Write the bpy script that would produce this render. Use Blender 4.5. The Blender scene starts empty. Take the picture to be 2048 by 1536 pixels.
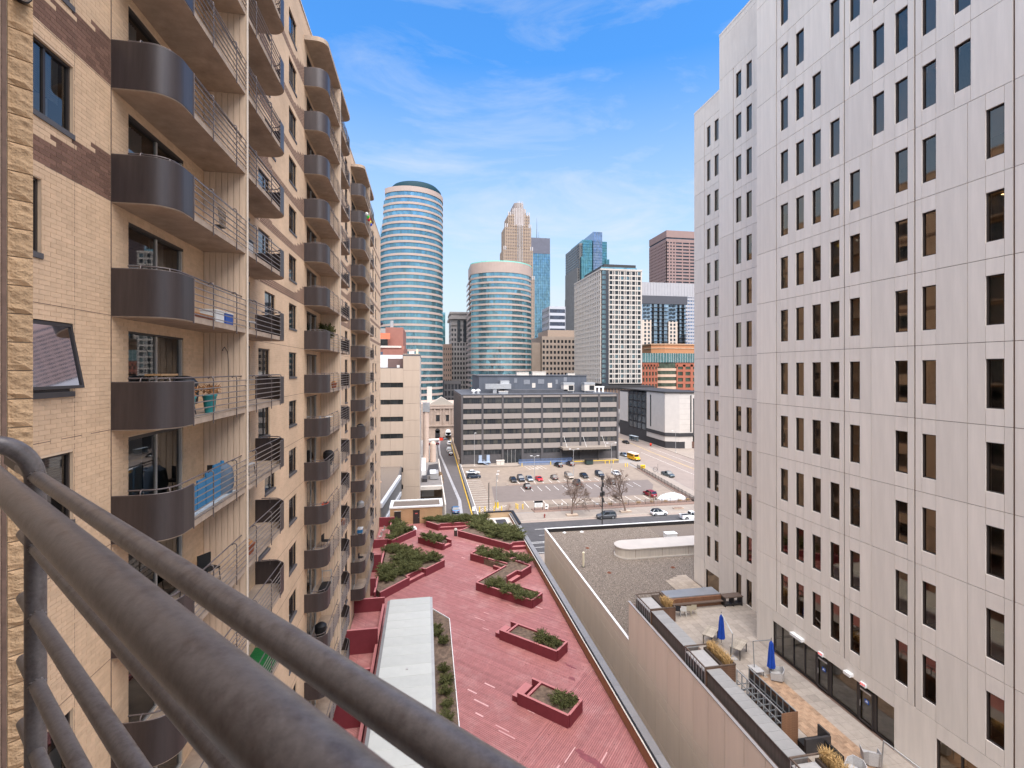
import bpy, bmesh, math, random
from mathutils import Vector, Matrix
random.seed(7)
R = math.radians
S = bpy.context.scene
COL = S.collection

# ---------------------------------------------------------------- camera
CAMZ = 36.0
cd = bpy.data.cameras.new('camera')
cd.sensor_width = 36.0
cd.lens = 976.0 / 2048.0 * 36.0
cd.shift_y = -28.0 / 2048.0
cd.clip_start = 0.02
cd.clip_end = 6000.0
cd.dof.use_dof = True
cd.dof.focus_distance = 28.0
cd.dof.aperture_fstop = 14.0
cam = bpy.data.objects.new('camera', cd)
cam.location = (0, 0, CAMZ)
cam.rotation_euler = (R(90), 0, R(-10.1))
COL.objects.link(cam)
S.camera = cam

# ---------------------------------------------------------------- sky, sun, exposure
SUN_EL, SUN_AZ = 64.0, 171.0          # azimuth clockwise from +Y: the veiled sun stands behind the camera
W = bpy.data.worlds.new('World'); S.world = W; W.use_nodes = True
nt = W.node_tree; nt.nodes.clear()
def wn(t, **k):
    n = nt.nodes.new(t)
    for a, b in k.items(): setattr(n, a, b)
    return n
wo = wn('ShaderNodeOutputWorld'); bg = wn('ShaderNodeBackground')
sky = wn('ShaderNodeTexSky', sky_type='NISHITA', sun_disc=False, sun_elevation=R(SUN_EL), sun_rotation=R(SUN_AZ),
         altitude=200, air_density=1.6, dust_density=0.0, ozone_density=8.0)
tc = wn('ShaderNodeTexCoord')
mp = wn('ShaderNodeMapping'); mp.inputs['Rotation'].default_value = (R(25), R(-35), R(20)); mp.inputs['Scale'].default_value = (1.3, 4.2, 6.0)
n1 = wn('ShaderNodeTexNoise'); n1.inputs['Scale'].default_value = 1.9; n1.inputs['Detail'].default_value = 9; n1.inputs['Roughness'].default_value = 0.62; n1.inputs['Distortion'].default_value = 0.6
r1 = wn('ShaderNodeValToRGB'); r1.color_ramp.elements[0].position = 0.50; r1.color_ramp.elements[1].position = 0.92
r1.color_ramp.elements[1].color = (0.55, 0.55, 0.55, 1)
sep = wn('ShaderNodeSeparateXYZ')
hz = wn('ShaderNodeMapRange'); hz.inputs['From Min'].default_value = 0.04; hz.inputs['From Max'].default_value = 0.53; hz.inputs['To Min'].default_value = 1.0; hz.inputs['To Max'].default_value = 0.0
mx = wn('ShaderNodeMath', operation='MAXIMUM'); ad = wn('ShaderNodeMath', operation='ADD', use_clamp=True)
mixc = wn('ShaderNodeMixRGB'); mixc.inputs['Color2'].default_value = (4.0, 4.25, 4.4, 1)
gm = wn('ShaderNodeMixRGB', blend_type='MULTIPLY'); gm.inputs['Fac'].default_value = 1.0; gm.inputs['Color2'].default_value = (0.44, 0.88, 1.2, 1)
L = nt.links.new
L(tc.outputs['Generated'], mp.inputs['Vector']); L(mp.outputs['Vector'], n1.inputs['Vector']); L(n1.outputs['Fac'], r1.inputs['Fac'])
L(tc.outputs['Generated'], sep.inputs[0]); L(sep.outputs['Z'], hz.inputs['Value'])
L(r1.outputs['Color'], ad.inputs[0]); L(hz.outputs['Result'], ad.inputs[1])
L(sky.outputs['Color'], gm.inputs['Color1']); L(gm.outputs['Color'], mixc.inputs['Color1']); L(ad.outputs[0], mixc.inputs['Fac'])
L(mixc.outputs['Color'], bg.inputs['Color']); bg.inputs['Strength'].default_value = 0.094
L(bg.outputs[0], wo.inputs['Surface'])
sd = bpy.data.lights.new('sun', 'SUN'); sd.energy = 5.0; sd.angle = R(80); sd.color = (1.0, 0.93, 0.85)
so = bpy.data.objects.new('sun', sd); COL.objects.link(so); so.location = (0, -40, 120)
_d = Vector((math.sin(R(SUN_AZ)) * math.cos(R(SUN_EL)), math.cos(R(SUN_AZ)) * math.cos(R(SUN_EL)), math.sin(R(SUN_EL))))
so.rotation_euler = _d.to_track_quat('Z', 'Y').to_euler()
S.view_settings.view_transform = 'Standard'
S.view_settings.look = 'None'
S.view_settings.gamma = 1.0
S.view_settings.use_curve_mapping = False
S.view_settings.exposure = 1.17
S.cycles.max_bounces = 6; S.cycles.diffuse_bounces = 4; S.cycles.glossy_bounces = 3; S.cycles.transparent_max_bounces = 8
S.cycles.use_denoising = True
S.cycles.sample_clamp_indirect = 6.0

# ---------------------------------------------------------------- materials
MATS = {}
def srgb(r, g, b):
    f = lambda c: ((c / 255 + 0.055) / 1.055) ** 2.4 if c / 255 > 0.04045 else c / 255 / 12.92
    return (f(r), f(g), f(b))
def mat(name, col, rough=0.8, metal=0.0, var=0.12, scale=1.5, bump=0.0, bscale=20.0, island=0.0, obj=0.0, spec=0.4, stain=0.0, stain_col=None, streak=False, col2=None):
    if name in MATS: return MATS[name]
    m = bpy.data.materials.new(name); m.use_nodes = True
    t = m.node_tree; N = t.nodes; p = N['Principled BSDF']; K = t.links.new
    p.inputs['Roughness'].default_value = rough; p.inputs['Metallic'].default_value = metal
    p.inputs['Specular IOR Level'].default_value = spec
    c = N.new('ShaderNodeTexCoord')
    src = c.outputs['Object']
    cur = None
    rgb = N.new('ShaderNodeRGB'); rgb.outputs[0].default_value = (*col, 1); cur = rgb.outputs[0]
    def mul(cur, sock):
        x = N.new('ShaderNodeMixRGB'); x.blend_type = 'MULTIPLY'; x.inputs['Fac'].default_value = 1.0
        K(cur, x.inputs['Color1']); K(sock, x.inputs['Color2']); return x.outputs[0]
    def rng(sock, lo, hi, f0=0.0, f1=1.0):
        x = N.new('ShaderNodeMapRange'); x.inputs['From Min'].default_value = f0; x.inputs['From Max'].default_value = f1
        x.inputs['To Min'].default_value = lo; x.inputs['To Max'].default_value = hi; K(sock, x.inputs['Value']); return x.outputs[0]
    if col2 is not None:
        n = N.new('ShaderNodeTexNoise'); n.inputs['Scale'].default_value = scale * 0.6; n.inputs['Detail'].default_value = 6; K(src, n.inputs['Vector'])
        x = N.new('ShaderNodeMixRGB'); K(rng(n.outputs['Fac'], 0, 1, 0.35, 0.65), x.inputs['Fac']); K(cur, x.inputs['Color1']); x.inputs['Color2'].default_value = (*col2, 1); cur = x.outputs[0]
    if var:
        n = N.new('ShaderNodeTexNoise'); n.inputs['Scale'].default_value = scale; n.inputs['Detail'].default_value = 8; n.inputs['Roughness'].default_value = 0.65
        if streak:
            mm = N.new('ShaderNodeMapping'); mm.inputs['Scale'].default_value = (3.0, 3.0, 0.25); K(src, mm.inputs['Vector']); K(mm.outputs[0], n.inputs['Vector'])
        else: K(src, n.inputs['Vector'])
        cur = mul(cur, rng(n.outputs['Fac'], 1 - var * 1.6, 1 + var * 1.6, 0.2, 0.8))
    if stain:
        n = N.new('ShaderNodeTexNoise'); n.inputs['Scale'].default_value = scale * 0.23; n.inputs['Detail'].default_value = 7; n.inputs['Roughness'].default_value = 0.7
        K(src, n.inputs['Vector'])
        x = N.new('ShaderNodeMixRGB'); K(rng(n.outputs['Fac'], 0, stain, 0.5, 0.72), x.inputs['Fac']); K(cur, x.inputs['Color1'])
        x.inputs['Color2'].default_value = (*(stain_col or tuple(q * 0.5 for q in col)), 1); cur = x.outputs[0]
    if island:
        g = N.new('ShaderNodeNewGeometry'); cur = mul(cur, rng(g.outputs['Random Per Island'], 1 - island, 1 + island))
    if obj:
        o = N.new('ShaderNodeObjectInfo'); cur = mul(cur, rng(o.outputs['Random'], 1 - obj, 1 + obj))
    K(cur, p.inputs['Base Color'])
    if bump:
        n = N.new('ShaderNodeTexNoise'); n.inputs['Scale'].default_value = bscale; n.inputs['Detail'].default_value = 5; K(src, n.inputs['Vector'])
        b = N.new('ShaderNodeBump'); b.inputs['Strength'].default_value = bump; b.inputs['Distance'].default_value = 0.02; K(n.outputs['Fac'], b.inputs['Height']); K(b.outputs[0], p.inputs['Normal'])
    MATS[name] = m
    return m
def glass(name, tint=(0.5, 0.5, 0.5), ior=1.9, rough=0.02, gl=(1, 1, 1), obj=0.0):
    """thin pane: what lies behind shows tinted, what is opposite is mirrored by Fresnel"""
    if name in MATS: return MATS[name]
    m = bpy.data.materials.new(name); m.use_nodes = True; t = m.node_tree; N = t.nodes; N.clear(); K = t.links.new
    o = N.new('ShaderNodeOutputMaterial'); mi = N.new('ShaderNodeMixShader'); fr = N.new('ShaderNodeFresnel'); fr.inputs['IOR'].default_value = ior
    tr = N.new('ShaderNodeBsdfTransparent'); tr.inputs['Color'].default_value = (*tint, 1)
    g = N.new('ShaderNodeBsdfGlossy'); g.inputs['Roughness'].default_value = rough; g.inputs['Color'].default_value = (*gl, 1)
    K(fr.outputs[0], mi.inputs[0]); K(tr.outputs[0], mi.inputs[1]); K(g.outputs[0], mi.inputs[2]); K(mi.outputs[0], o.inputs[0])
    MATS[name] = m; return m
def mirror_glass(name, col, rough=0.08, metal=0.75, var=0.15, scale=0.08, gx=0.0, gz=0.0):
    """opaque coated glazing with faint unevenness, broken reflections painted into its colour and thin mullion lines"""
    if name in MATS: return MATS[name]
    m = bpy.data.materials.new(name); m.use_nodes = True; t = m.node_tree; N = t.nodes; p = N['Principled BSDF']; K = t.links.new
    p.inputs['Roughness'].default_value = rough; p.inputs['Metallic'].default_value = metal
    c = N.new('ShaderNodeTexCoord'); n = N.new('ShaderNodeTexNoise'); n.inputs['Scale'].default_value = scale; n.inputs['Detail'].default_value = 3
    K(c.outputs['Object'], n.inputs['Vector'])
    v = N.new('ShaderNodeTexVoronoi'); v.inputs['Scale'].default_value = 1.0
    mm = N.new('ShaderNodeMapping'); mm.inputs['Scale'].default_value = (0.55, 0.55, 0.26); K(c.outputs['Object'], mm.inputs['Vector']); K(mm.outputs[0], v.inputs['Vector'])
    mr = N.new('ShaderNodeMapRange'); mr.inputs['To Min'].default_value = 1 - var; mr.inputs['To Max'].default_value = 1 + var; mr.inputs['From Min'].default_value = 0.3; mr.inputs['From Max'].default_value = 0.7
    K(n.outputs['Fac'], mr.inputs['Value'])
    x = N.new('ShaderNodeMixRGB'); x.blend_type = 'MULTIPLY'; x.inputs['Fac'].default_value = 1; x.inputs['Color1'].default_value = (*col, 1); K(mr.outputs[0], x.inputs['Color2'])
    x2 = N.new('ShaderNodeMixRGB'); x2.blend_type = 'MULTIPLY'; x2.inputs['Fac'].default_value = 0.34; K(x.outputs[0], x2.inputs['Color1']); sr = N.new('ShaderNodeSeparateColor'); K(v.outputs['Color'], sr.inputs[0]); K(sr.outputs[0], x2.inputs['Color2'])  # noise and cell tones paint broken reflections into the base colour
    K(x2.outputs[0], p.inputs['Base Color'])
    ge = N.new('ShaderNodeNewGeometry'); sb = N.new('ShaderNodeVectorMath'); sb.operation = 'SUBTRACT'; sb.inputs[1].default_value = (0.5, 0.5, 0.5); K(v.outputs['Color'], sb.inputs[0])
    sc = N.new('ShaderNodeVectorMath'); sc.operation = 'SCALE'; sc.inputs['Scale'].default_value = 0.07; K(sb.outputs[0], sc.inputs[0])
    an = N.new('ShaderNodeVectorMath'); an.operation = 'ADD'; K(ge.outputs['Normal'], an.inputs[0]); K(sc.outputs[0], an.inputs[1])
    nn = N.new('ShaderNodeVectorMath'); nn.operation = 'NORMALIZE'; K(an.outputs[0], nn.inputs[0]); K(nn.outputs[0], p.inputs['Normal'])
    MATS[name] = m; return m
def emit(name, col, s):
    if name in MATS: return MATS[name]
    m = bpy.data.materials.new(name); m.use_nodes = True; p = m.node_tree.nodes['Principled BSDF']
    p.inputs['Base Color'].default_value = (*col, 1); p.inputs['Emission Color'].default_value = (*col, 1); p.inputs['Emission Strength'].default_value = s
    MATS[name] = m; return m
def brick_mat(name, c1, c2, mortar, bw=0.305, rh=0.1, ms=0.012, axis='Y', bump=0.3):
    if name in MATS: return MATS[name]
    m = bpy.data.materials.new(name); m.use_nodes = True; t = m.node_tree; N = t.nodes; p = N['Principled BSDF']; K = t.links.new
    p.inputs['Roughness'].default_value = 0.88; p.inputs['Specular IOR Level'].default_value = 0.25
    c = N.new('ShaderNodeTexCoord'); s = N.new('ShaderNodeSeparateXYZ'); K(c.outputs['Object'], s.inputs[0])
    cb = N.new('ShaderNodeCombineXYZ'); K(s.outputs[axis], cb.inputs[0]); K(s.outputs['Z'], cb.inputs[1])
    b = N.new('ShaderNodeTexBrick'); b.inputs['Scale'].default_value = 1.0; b.inputs['Brick Width'].default_value = bw; b.inputs['Row Height'].default_value = rh
    b.inputs['Mortar Size'].default_value = ms; b.inputs['Mortar Smooth'].default_value = 0.2
    b.inputs['Color1'].default_value = (*c1, 1); b.inputs['Color2'].default_value = (*c2, 1); b.inputs['Mortar'].default_value = (*mortar, 1)
    K(cb.outputs[0], b.inputs['Vector'])
    n = N.new('ShaderNodeTexNoise'); n.inputs['Scale'].default_value = 0.5; n.inputs['Detail'].default_value = 8; K(c.outputs['Object'], n.inputs['Vector'])
    mr = N.new('ShaderNodeMapRange'); mr.inputs['From Min'].default_value = 0.3; mr.inputs['From Max'].default_value = 0.7; mr.inputs['To Min'].default_value = 0.86; mr.inputs['To Max'].default_value = 1.12; K(n.outputs['Fac'], mr.inputs['Value'])
    x = N.new('ShaderNodeMixRGB'); x.blend_type = 'MULTIPLY'; x.inputs['Fac'].default_value = 1; K(b.outputs['Color'], x.inputs['Color1']); K(mr.outputs[0], x.inputs['Color2'])
    K(x.outputs[0], p.inputs['Base Color'])
    bm = N.new('ShaderNodeBump'); bm.inputs['Strength'].default_value = bump; bm.inputs['Distance'].default_value = 0.01; bm.invert = True
    K(b.outputs['Fac'], bm.inputs['Height']); K(bm.outputs[0], p.inputs['Normal'])
    MATS[name] = m; return m

# ---------------------------------------------------------------- mesh helpers
class MB:
    def __init__(s): s.v = []; s.f = []
    def quad(s, *p):
        i = len(s.v); s.v += [tuple(q) for q in p]; s.f.append(tuple(range(i, i + len(p)))); return s
    def box(s, x0, y0, z0, x1, y1, z1):
        if x0 > x1: x0, x1 = x1, x0
        if y0 > y1: y0, y1 = y1, y0
        if z0 > z1: z0, z1 = z1, z0
        i = len(s.v)
        s.v += [(x0, y0, z0), (x1, y0, z0), (x1, y1, z0), (x0, y1, z0), (x0, y0, z1), (x1, y0, z1), (x1, y1, z1), (x0, y1, z1)]
        s.f += [(i, i + 3, i + 2, i + 1), (i + 4, i + 5, i + 6, i + 7), (i, i + 1, i + 5, i + 4), (i + 1, i + 2, i + 6, i + 5), (i + 2, i + 3, i + 7, i + 6), (i + 3, i, i + 4, i + 7)]
        return s
    def prism(s, poly, z0, z1):
        a = sum(poly[k][0] * poly[(k + 1) % len(poly)][1] - poly[(k + 1) % len(poly)][0] * poly[k][1] for k in range(len(poly)))
        if a < 0: poly = poly[::-1]
        n = len(poly); i = len(s.v)
        s.v += [(p[0], p[1], z0) for p in poly] + [(p[0], p[1], z1) for p in poly]
        s.f.append(tuple(i + k for k in range(n))[::-1]); s.f.append(tuple(i + n + k for k in range(n)))
        for k in range(n):
            k2 = (k + 1) % n; s.f.append((i + k, i + k2, i + n + k2, i + n + k))
        return s
    def wall(s, p, q, t, z0, z1, side=0):
        """upright slab from p to q, thickness t (side 0 centred, +1 left of p>q, -1 right)"""
        d = Vector((q[0] - p[0], q[1] - p[1])).normalized(); n = Vector((-d.y, d.x))
        a, b = {0: (-t / 2, t / 2), 1: (0, t), -1: (-t, 0)}[side]
        P = [(p[0] + n.x * a, p[1] + n.y * a), (q[0] + n.x * a, q[1] + n.y * a), (q[0] + n.x * b, q[1] + n.y * b), (p[0] + n.x * b, p[1] + n.y * b)]
        return s.prism(P, z0, z1)
    def bar(s, p, q, w, h):
        p = Vector(p); q = Vector(q); d = (q - p).normalized(); up = Vector((0, 0, 1)) if abs(d.z) < 0.95 else Vector((1, 0, 0))
        a = d.cross(up).normalized() * w / 2; b = a.cross(d).normalized() * h / 2; i = len(s.v)
        for c in (p, q): s.v += [tuple(c - a - b), tuple(c + a - b), tuple(c + a + b), tuple(c - a + b)]
        s.f += [(i, i + 3, i + 2, i + 1), (i + 4, i + 5, i + 6, i + 7)] + [(i + k, i + (k + 1) % 4, i + 4 + (k + 1) % 4, i + 4 + k) for k in range(4)]
        return s
    def tube(s, path, r, n=8, r2=None, cap=True):
        path = [Vector(p) for p in path]; m = len(path); i = len(s.v); u = None
        for k, p in enumerate(path):
            d = (path[min(k + 1, m - 1)] - path[max(k - 1, 0)]).normalized()
            if u is None:
                u = d.orthogonal().normalized()
            else:
                u = (u - d * u.dot(d)).normalized()
            w = d.cross(u); rr = r if r2 is None else r + (r2 - r) * k / max(1, m - 1)
            for j in range(n):
                a = 2 * math.pi * j / n; s.v.append(tuple(p + (u * math.cos(a) + w * math.sin(a)) * rr))
        for k in range(m - 1):
            for j in range(n):
                a = i + k * n + j; b = i + k * n + (j + 1) % n; s.f.append((a, b, b + n, a + n))
        if cap:
            s.f.append(tuple(i + j for j in range(n))[::-1]); s.f.append(tuple(i + (m - 1) * n + j for j in range(n)))
        return s
    def lathe(s, c, prof, n=16, ang=2 * math.pi):
        i = len(s.v); m = len(prof)
        for r, z in prof:
            for j in range(n):
                a = ang * j / n; s.v.append((c[0] + r * math.cos(a), c[1] + r * math.sin(a), c[2] + z))
        for k in range(m - 1):
            for j in range(n):
                a = i + k * n + j; b = i + k * n + (j + 1) % n; s.f.append((a, b, b + n, a + n))
        s.f.append(tuple(i + j for j in range(n))[::-1]); s.f.append(tuple(i + (m - 1) * n + j for j in range(n)))
        return s
    def xf(s, M, start=0):
        for k in range(start, len(s.v)): s.v[k] = tuple(M @ Vector(s.v[k]))
        return s
    def mesh(s, name, m=None, smooth=False):
        me = bpy.data.meshes.new(name); me.from_pydata(s.v, [], s.f); me.update()
        if m: me.materials.append(m)
        if smooth:
            me.polygons.foreach_set('use_smooth', [True] * len(me.polygons))
            try: me.set_sharp_from_angle(angle=R(40))
            except Exception: pass
        return me
    def build(s, name, m, parent=None, smooth=False):
        """one mesh object; vertices are given in world space, the object hangs on its thing's Empty"""
        off = ROOT.get(parent.name, Vector((0, 0, 0))) if parent else None
        if parent:
            if off.length: s.v = [(a - off.x, b - off.y, c - off.z) for a, b, c in s.v]
        return link(name, s.mesh(name, m, smooth), parent)
ROOT = {}
def link(name, me, parent=None, loc=None):
    o = bpy.data.objects.new(name, me); COL.objects.link(o)
    if parent:
        o.parent = parent; ROOT[o.name] = ROOT.get(parent.name, Vector((0, 0, 0)))
    else: ROOT[o.name] = Vector((0, 0, 0))
    if loc is not None: o.location = loc
    return o
def tag(o, label=None, cat=None, group=None, kind=None):
    if label: o['label'] = label
    if cat: o['category'] = cat
    if group: o['group'] = group
    if kind: o['kind'] = kind
    return o
def thing(name, label, cat, loc=(0, 0, 0), rz=0.0, group=None):
    o = bpy.data.objects.new(name, None); COL.objects.link(o); o.empty_display_size = 0.3
    o.location = loc; o.rotation_euler = (0, 0, rz); ROOT[o.name] = Vector(loc) if not rz else Vector((0, 0, 0))
    return tag(o, label, cat, group)
def copy_tree(o, parent=None):
    c = o.copy(); COL.objects.link(c); c.parent = parent
    for ch in list(o.children): copy_tree(ch, c)
    return c
def struct(name, mb, m, parent=None):
    o = mb.build(name, m, parent)
    if not parent: o['kind'] = 'structure'
    return o
def inst(name, me, parent, loc, rz=0.0, sc=None):
    """child sharing a mesh, placed at a world position"""
    o = bpy.data.objects.new(name, me); COL.objects.link(o); o.parent = parent; off = ROOT.get(parent.name, Vector((0, 0, 0)))
    o.location = Vector(loc) - off; o.rotation_euler = (0, 0, rz); ROOT[o.name] = Vector(loc)
    if sc: o.scale = sc
    return o
def arc(cx, cy, r, a0, a1, n=8): return [(cx + r * math.cos(R(a0 + (a1 - a0) * k / n)), cy + r * math.sin(R(a0 + (a1 - a0) * k / n))) for k in range(n + 1)]

# shared materials
concrete = mat('concrete', (0.36, 0.275, 0.205), 0.9, var=0.2, scale=1.6, bump=0.25, bscale=9, stain=0.7, stain_col=(0.16, 0.11, 0.08))
concrete_lt = mat('concrete_light', (0.52, 0.47, 0.41), 0.88, var=0.1, scale=1.2, bump=0.1, stain=0.2)
bronze = mat('bronze_panel', (0.050, 0.038, 0.036), 0.42, metal=0.2, var=0.2, scale=2.6, streak=True, stain=0.2, stain_col=(0.07, 0.055, 0.05), spec=0.5)
bronze_rail = mat('rail_paint', (0.115, 0.092, 0.086), 0.42, metal=0.15, var=0.15, scale=8, bump=0.05, bscale=60)
rail_fg = mat('rail_paint_weathered', (0.135, 0.115, 0.107), 0.36, metal=0.1, var=0.2, scale=120, bump=0.05, bscale=420, stain=0.75, stain_col=(0.05, 0.032, 0.028))
dark_frame = mat('dark_frame', (0.035, 0.028, 0.026), 0.45, var=0.05)
alu = mat('aluminium', (0.55, 0.54, 0.52), 0.4, metal=0.6, var=0.05)
black = mat('black_plastic', (0.012, 0.012, 0.013), 0.55, var=0.1)
white_paint = mat('white_paint', (0.74, 0.73, 0.70), 0.7, var=0.05, stain=0.1)
glass_dk = glass('window_glass', (0.55, 0.57, 0.58), 1.75)
glass_br = glass('bronze_glass', (0.78, 0.68, 0.58), 2.5, 0.03, (1.0, 0.83, 0.66))
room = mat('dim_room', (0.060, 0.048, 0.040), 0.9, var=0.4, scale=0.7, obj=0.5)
# ================================================================ the apartment building on the left
WX, FX = -7.5, -6.16                      # wall plane, balcony front
L0, FH = 34.65, 2.77                      # balcony floor level next to the camera, storey height
KS = range(-8, 8)
STACKS = (13.36, 32.55, 52.0)             # where each balcony stack leaves the wall
HALF = 5.11; BL = 2 * HALF
ROOF_Z = 58.4; DECK = 10.0
brick_tan = mat('tan_brick', (0.60, 0.42, 0.272), 0.88, var=0.08, scale=3, island=0.055, bump=0.15, bscale=60, spec=0.2, stain=0.12)
brick_brown = mat('brown_brick', (0.175, 0.098, 0.070), 0.85, var=0.14, scale=6, obj=0.22, bump=0.2, bscale=70, spec=0.2)
mortar = mat('mortar', (0.60, 0.445, 0.305), 0.95, var=0.1, scale=2)
brick_tex = brick_mat('tan_brick_wall', (0.60, 0.42, 0.272), (0.55, 0.38, 0.245), (0.60, 0.445, 0.305), ms=0.008, bump=0.2)
brown_tex = brick_mat('brown_brick_band', (0.20, 0.115, 0.082), (0.15, 0.085, 0.06), (0.42, 0.29, 0.19), ms=0.012)
caulk = mat('caulk', (0.13, 0.085, 0.06), 0.8, var=0.1)
apt = thing('apartment_building', 'tall tan brick apartment block with stacks of dark rounded balconies along its street side', 'building', (WX, 8.8, 0))

def wall_holes(mb, X, y0, y1, z0, z1, holes, depth=0.14):
    hs = [h for h in holes if h[1] > y0 and h[0] < y1 and h[3] > z0 and h[2] < z1]
    zs = sorted({z0, z1} | {c for h in hs for c in (h[2], h[3]) if z0 < c < z1})
    for a, b in zip(zs, zs[1:]):
        zc = (a + b) / 2; row = sorted((max(h[0], y0), min(h[1], y1)) for h in hs if h[2] < zc < h[3])
        y = y0
        for p, q in row:
            if p > y + 1e-6: mb.quad((X, y, a), (X, p, a), (X, p, b), (X, y, b))
            y = max(y, q)
        if y < y1 - 1e-6: mb.quad((X, y, a), (X, y1, a), (X, y1, b), (X, y, b))
    for p, q, a, b in hs:
        d = X - depth
        mb.quad((X, p, a), (X, p, b), (d, p, b), (d, p, a)); mb.quad((X, q, a), (d, q, a), (d, q, b), (X, q, b))
        mb.quad((X, p, b), (X, q, b), (d, q, b), (d, p, b)); mb.quad((X, p, a), (d, p, a), (d, q, a), (X, q, a))
# -- openings
WIN = []                                   # (y0, y1, z0, z1, open?)
DOOR = []
for k in KS:
    f = L0 + k * FH; B = (k % 3 == 1)
    WIN.append((9.3, 11.17, f + 0.88, f + 2.36) if B else (10.2, 12.06, f + 0.88, f + 2.36))
    for s in STACKS:
        a = (24.88 if B else 23.98) - 13.36 + s
        WIN.append((a, a + 1.66, f + 0.95, f + 2.36))
        if s < 50: WIN.append((s + 15.72 if s < 20 else s + 15.9, s + 17.36 if s < 20 else s + 17.55, f + 0.95, f + 2.36))
        DOOR.append((s + 0.69, s + 3.58, f + 0.04, f + 2.37)); DOOR.append((s + BL - 3.58, s + BL - 0.69, f + 0.04, f + 2.37))
    for a in (69.0, 73.2, 77.2): WIN.append((a, a + 1.65, f + 0.95, f + 2.36))
holes = WIN + DOOR
NEARY, NZ0, NZ1 = 18.36, 23.0, 46.2
m = MB(); wall_holes(m, WX, 8.8, NEARY, NZ0, NZ1, holes); m.build('wall', mortar, apt)
m = MB(); wall_holes(m, WX, 8.8, NEARY, DECK, NZ0, holes); wall_holes(m, WX, 8.8, NEARY, NZ1, ROOF_Z, holes); wall_holes(m, WX, NEARY, 86.0, DECK, ROOF_Z, holes)
m.quad((WX, 86, 0), (WX - 22, 86, 0), (WX - 22, 86, ROOF_Z), (WX, 86, ROOF_Z)); m.quad((WX, 8.8, 0), (WX, 8.8, DECK), (WX, 86, DECK), (WX, 86, 0))
m.quad((WX, 8.8, 0), (WX, 8.8, ROOF_Z), (WX - 22, 8.8, ROOF_Z), (WX - 22, 8.8, 0)); m.quad((WX - 22, 8.8, 0), (WX - 22, 86, 0), (WX - 22, 86, ROOF_Z), (WX - 22, 8.8, ROOF_Z))
m.build('wall', brick_tex, apt)
m = MB(); m.box(WX - 22, 8.8, ROOF_Z, WX + 0.05, 86.05, ROOF_Z + 0.12); m.build('roof', concrete_lt, apt)
# -- bricks of the near wall
def band_h(y, s0):                         # height of the brown band at distance before a stack start s0
    st = int((s0 - y) / 0.61); return max(0.4, 1.1 - 0.2 * st)
def brown(y, z):
    for k in (2, 3, 4):
        zb = L0 + k * FH - 0.09
        if zb <= z: 
            if y < 13.36 and z < zb + band_h(y, 13.36): return True
    return False
bm = MB(); brown_list = []
nz = int((NZ1 - NZ0) / 0.1)
for c in range(nz):
    z = NZ0 + c * 0.1; zc = z + 0.05
    row = [(h[0], h[1]) for h in holes if h[2] - 0.03 < zc < h[3] + 0.03 and h[0] < NEARY]
    y = 8.82 - (0.1525 if c % 2 else 0)
    while y < NEARY:
        for (ba, bb) in ((8.82, 13.33), (13.38, NEARY)):
            a, b = max(y, ba), min(y + 0.295, bb)
            if b - a < 0.03: continue
            segs = [(a, b)]
            for p, q in row:
                segs = [t for u, v in segs for t in ((u, min(v, p)), (max(u, q), v)) if t[1] - t[0] > 0.02]
            for u, v in segs:
                if brown((u + v) / 2, zc) and u < 13.36: brown_list.append((u, v, z))
                else: bm.box(WX - 0.002, u, z, WX + 0.007 + random.random() * 0.003, v, z + 0.0915)
        y += 0.305
o = bm.build('brick_courses', brick_tan, apt); o['kind'] = 'stuff'
bme = MB().box(-0.002, 0, 0, 0.009, 1, 0.0905).mesh('brick', brick_brown)
brown_list.sort(key=lambda t: -t[0] - (0 if t[2] < 45 else 100)); rest = MB()
for i, (u, v, z) in enumerate(brown_list):
    if i < 290: inst('brick', bme, apt, (WX, u, z), 0, (1, v - u, 1))
    else: rest.box(WX - 0.002, u, z, WX + 0.009, v, z + 0.0905)
if rest.v: o = rest.build('brick_course_rest', brick_brown, apt); o['kind'] = 'stuff'
# -- brown bands farther along, soft joints, vertical caulk lines
for k in range(2, 8):
    zb = L0 + k * FH - 0.09
    if zb + 1.1 > ROOF_Z: continue
    for s in STACKS:
        m = MB()
        ya, yb = s + BL, s + 19.2
        if s > 50: yb = 86.0
        y = ya
        while y < yb - 0.01:
            hh = max(0.4, 1.1 - 0.2 * int((y - ya) / 0.61 + 0.01), (1.1 - 0.2 * int((yb - y - 0.3) / 0.61)) if s < 50 else 0)
            e = min(y + 0.61, yb)
            cuts = [(y, e)]
            for p, q, a, b in WIN:
                if a < zb + hh and b > zb: cuts = [t for u, v in cuts for t in ((u, min(v, p)), (max(u, q), v)) if t[1] - t[0] > 0.02]
            for u, v in cuts: m.box(WX, u, zb, WX + 0.004, v, zb + hh)
            y = e
        m.build('brown_brick_band', brown_tex, apt)
m = MB()
for k in KS:
    zb = L0 + k * FH - 0.1
    m.box(WX, 8.82, zb - 0.004, WX + 0.0095, 13.33, zb + 0.011)
    for s in STACKS: m.box(WX, s + BL, zb - 0.006, WX + 0.004, min(s + 19.2, 86) if s < 50 else 86, zb + 0.012)
for y in (13.355, 12.1): m.box(WX, y - 0.012 if y > 13 else y - 0.004, DECK, WX + 0.0097, y + 0.012 if y > 13 else y + 0.004, ROOF_Z - 0.2)
m.build('soft_joint', caulk, apt)

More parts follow.
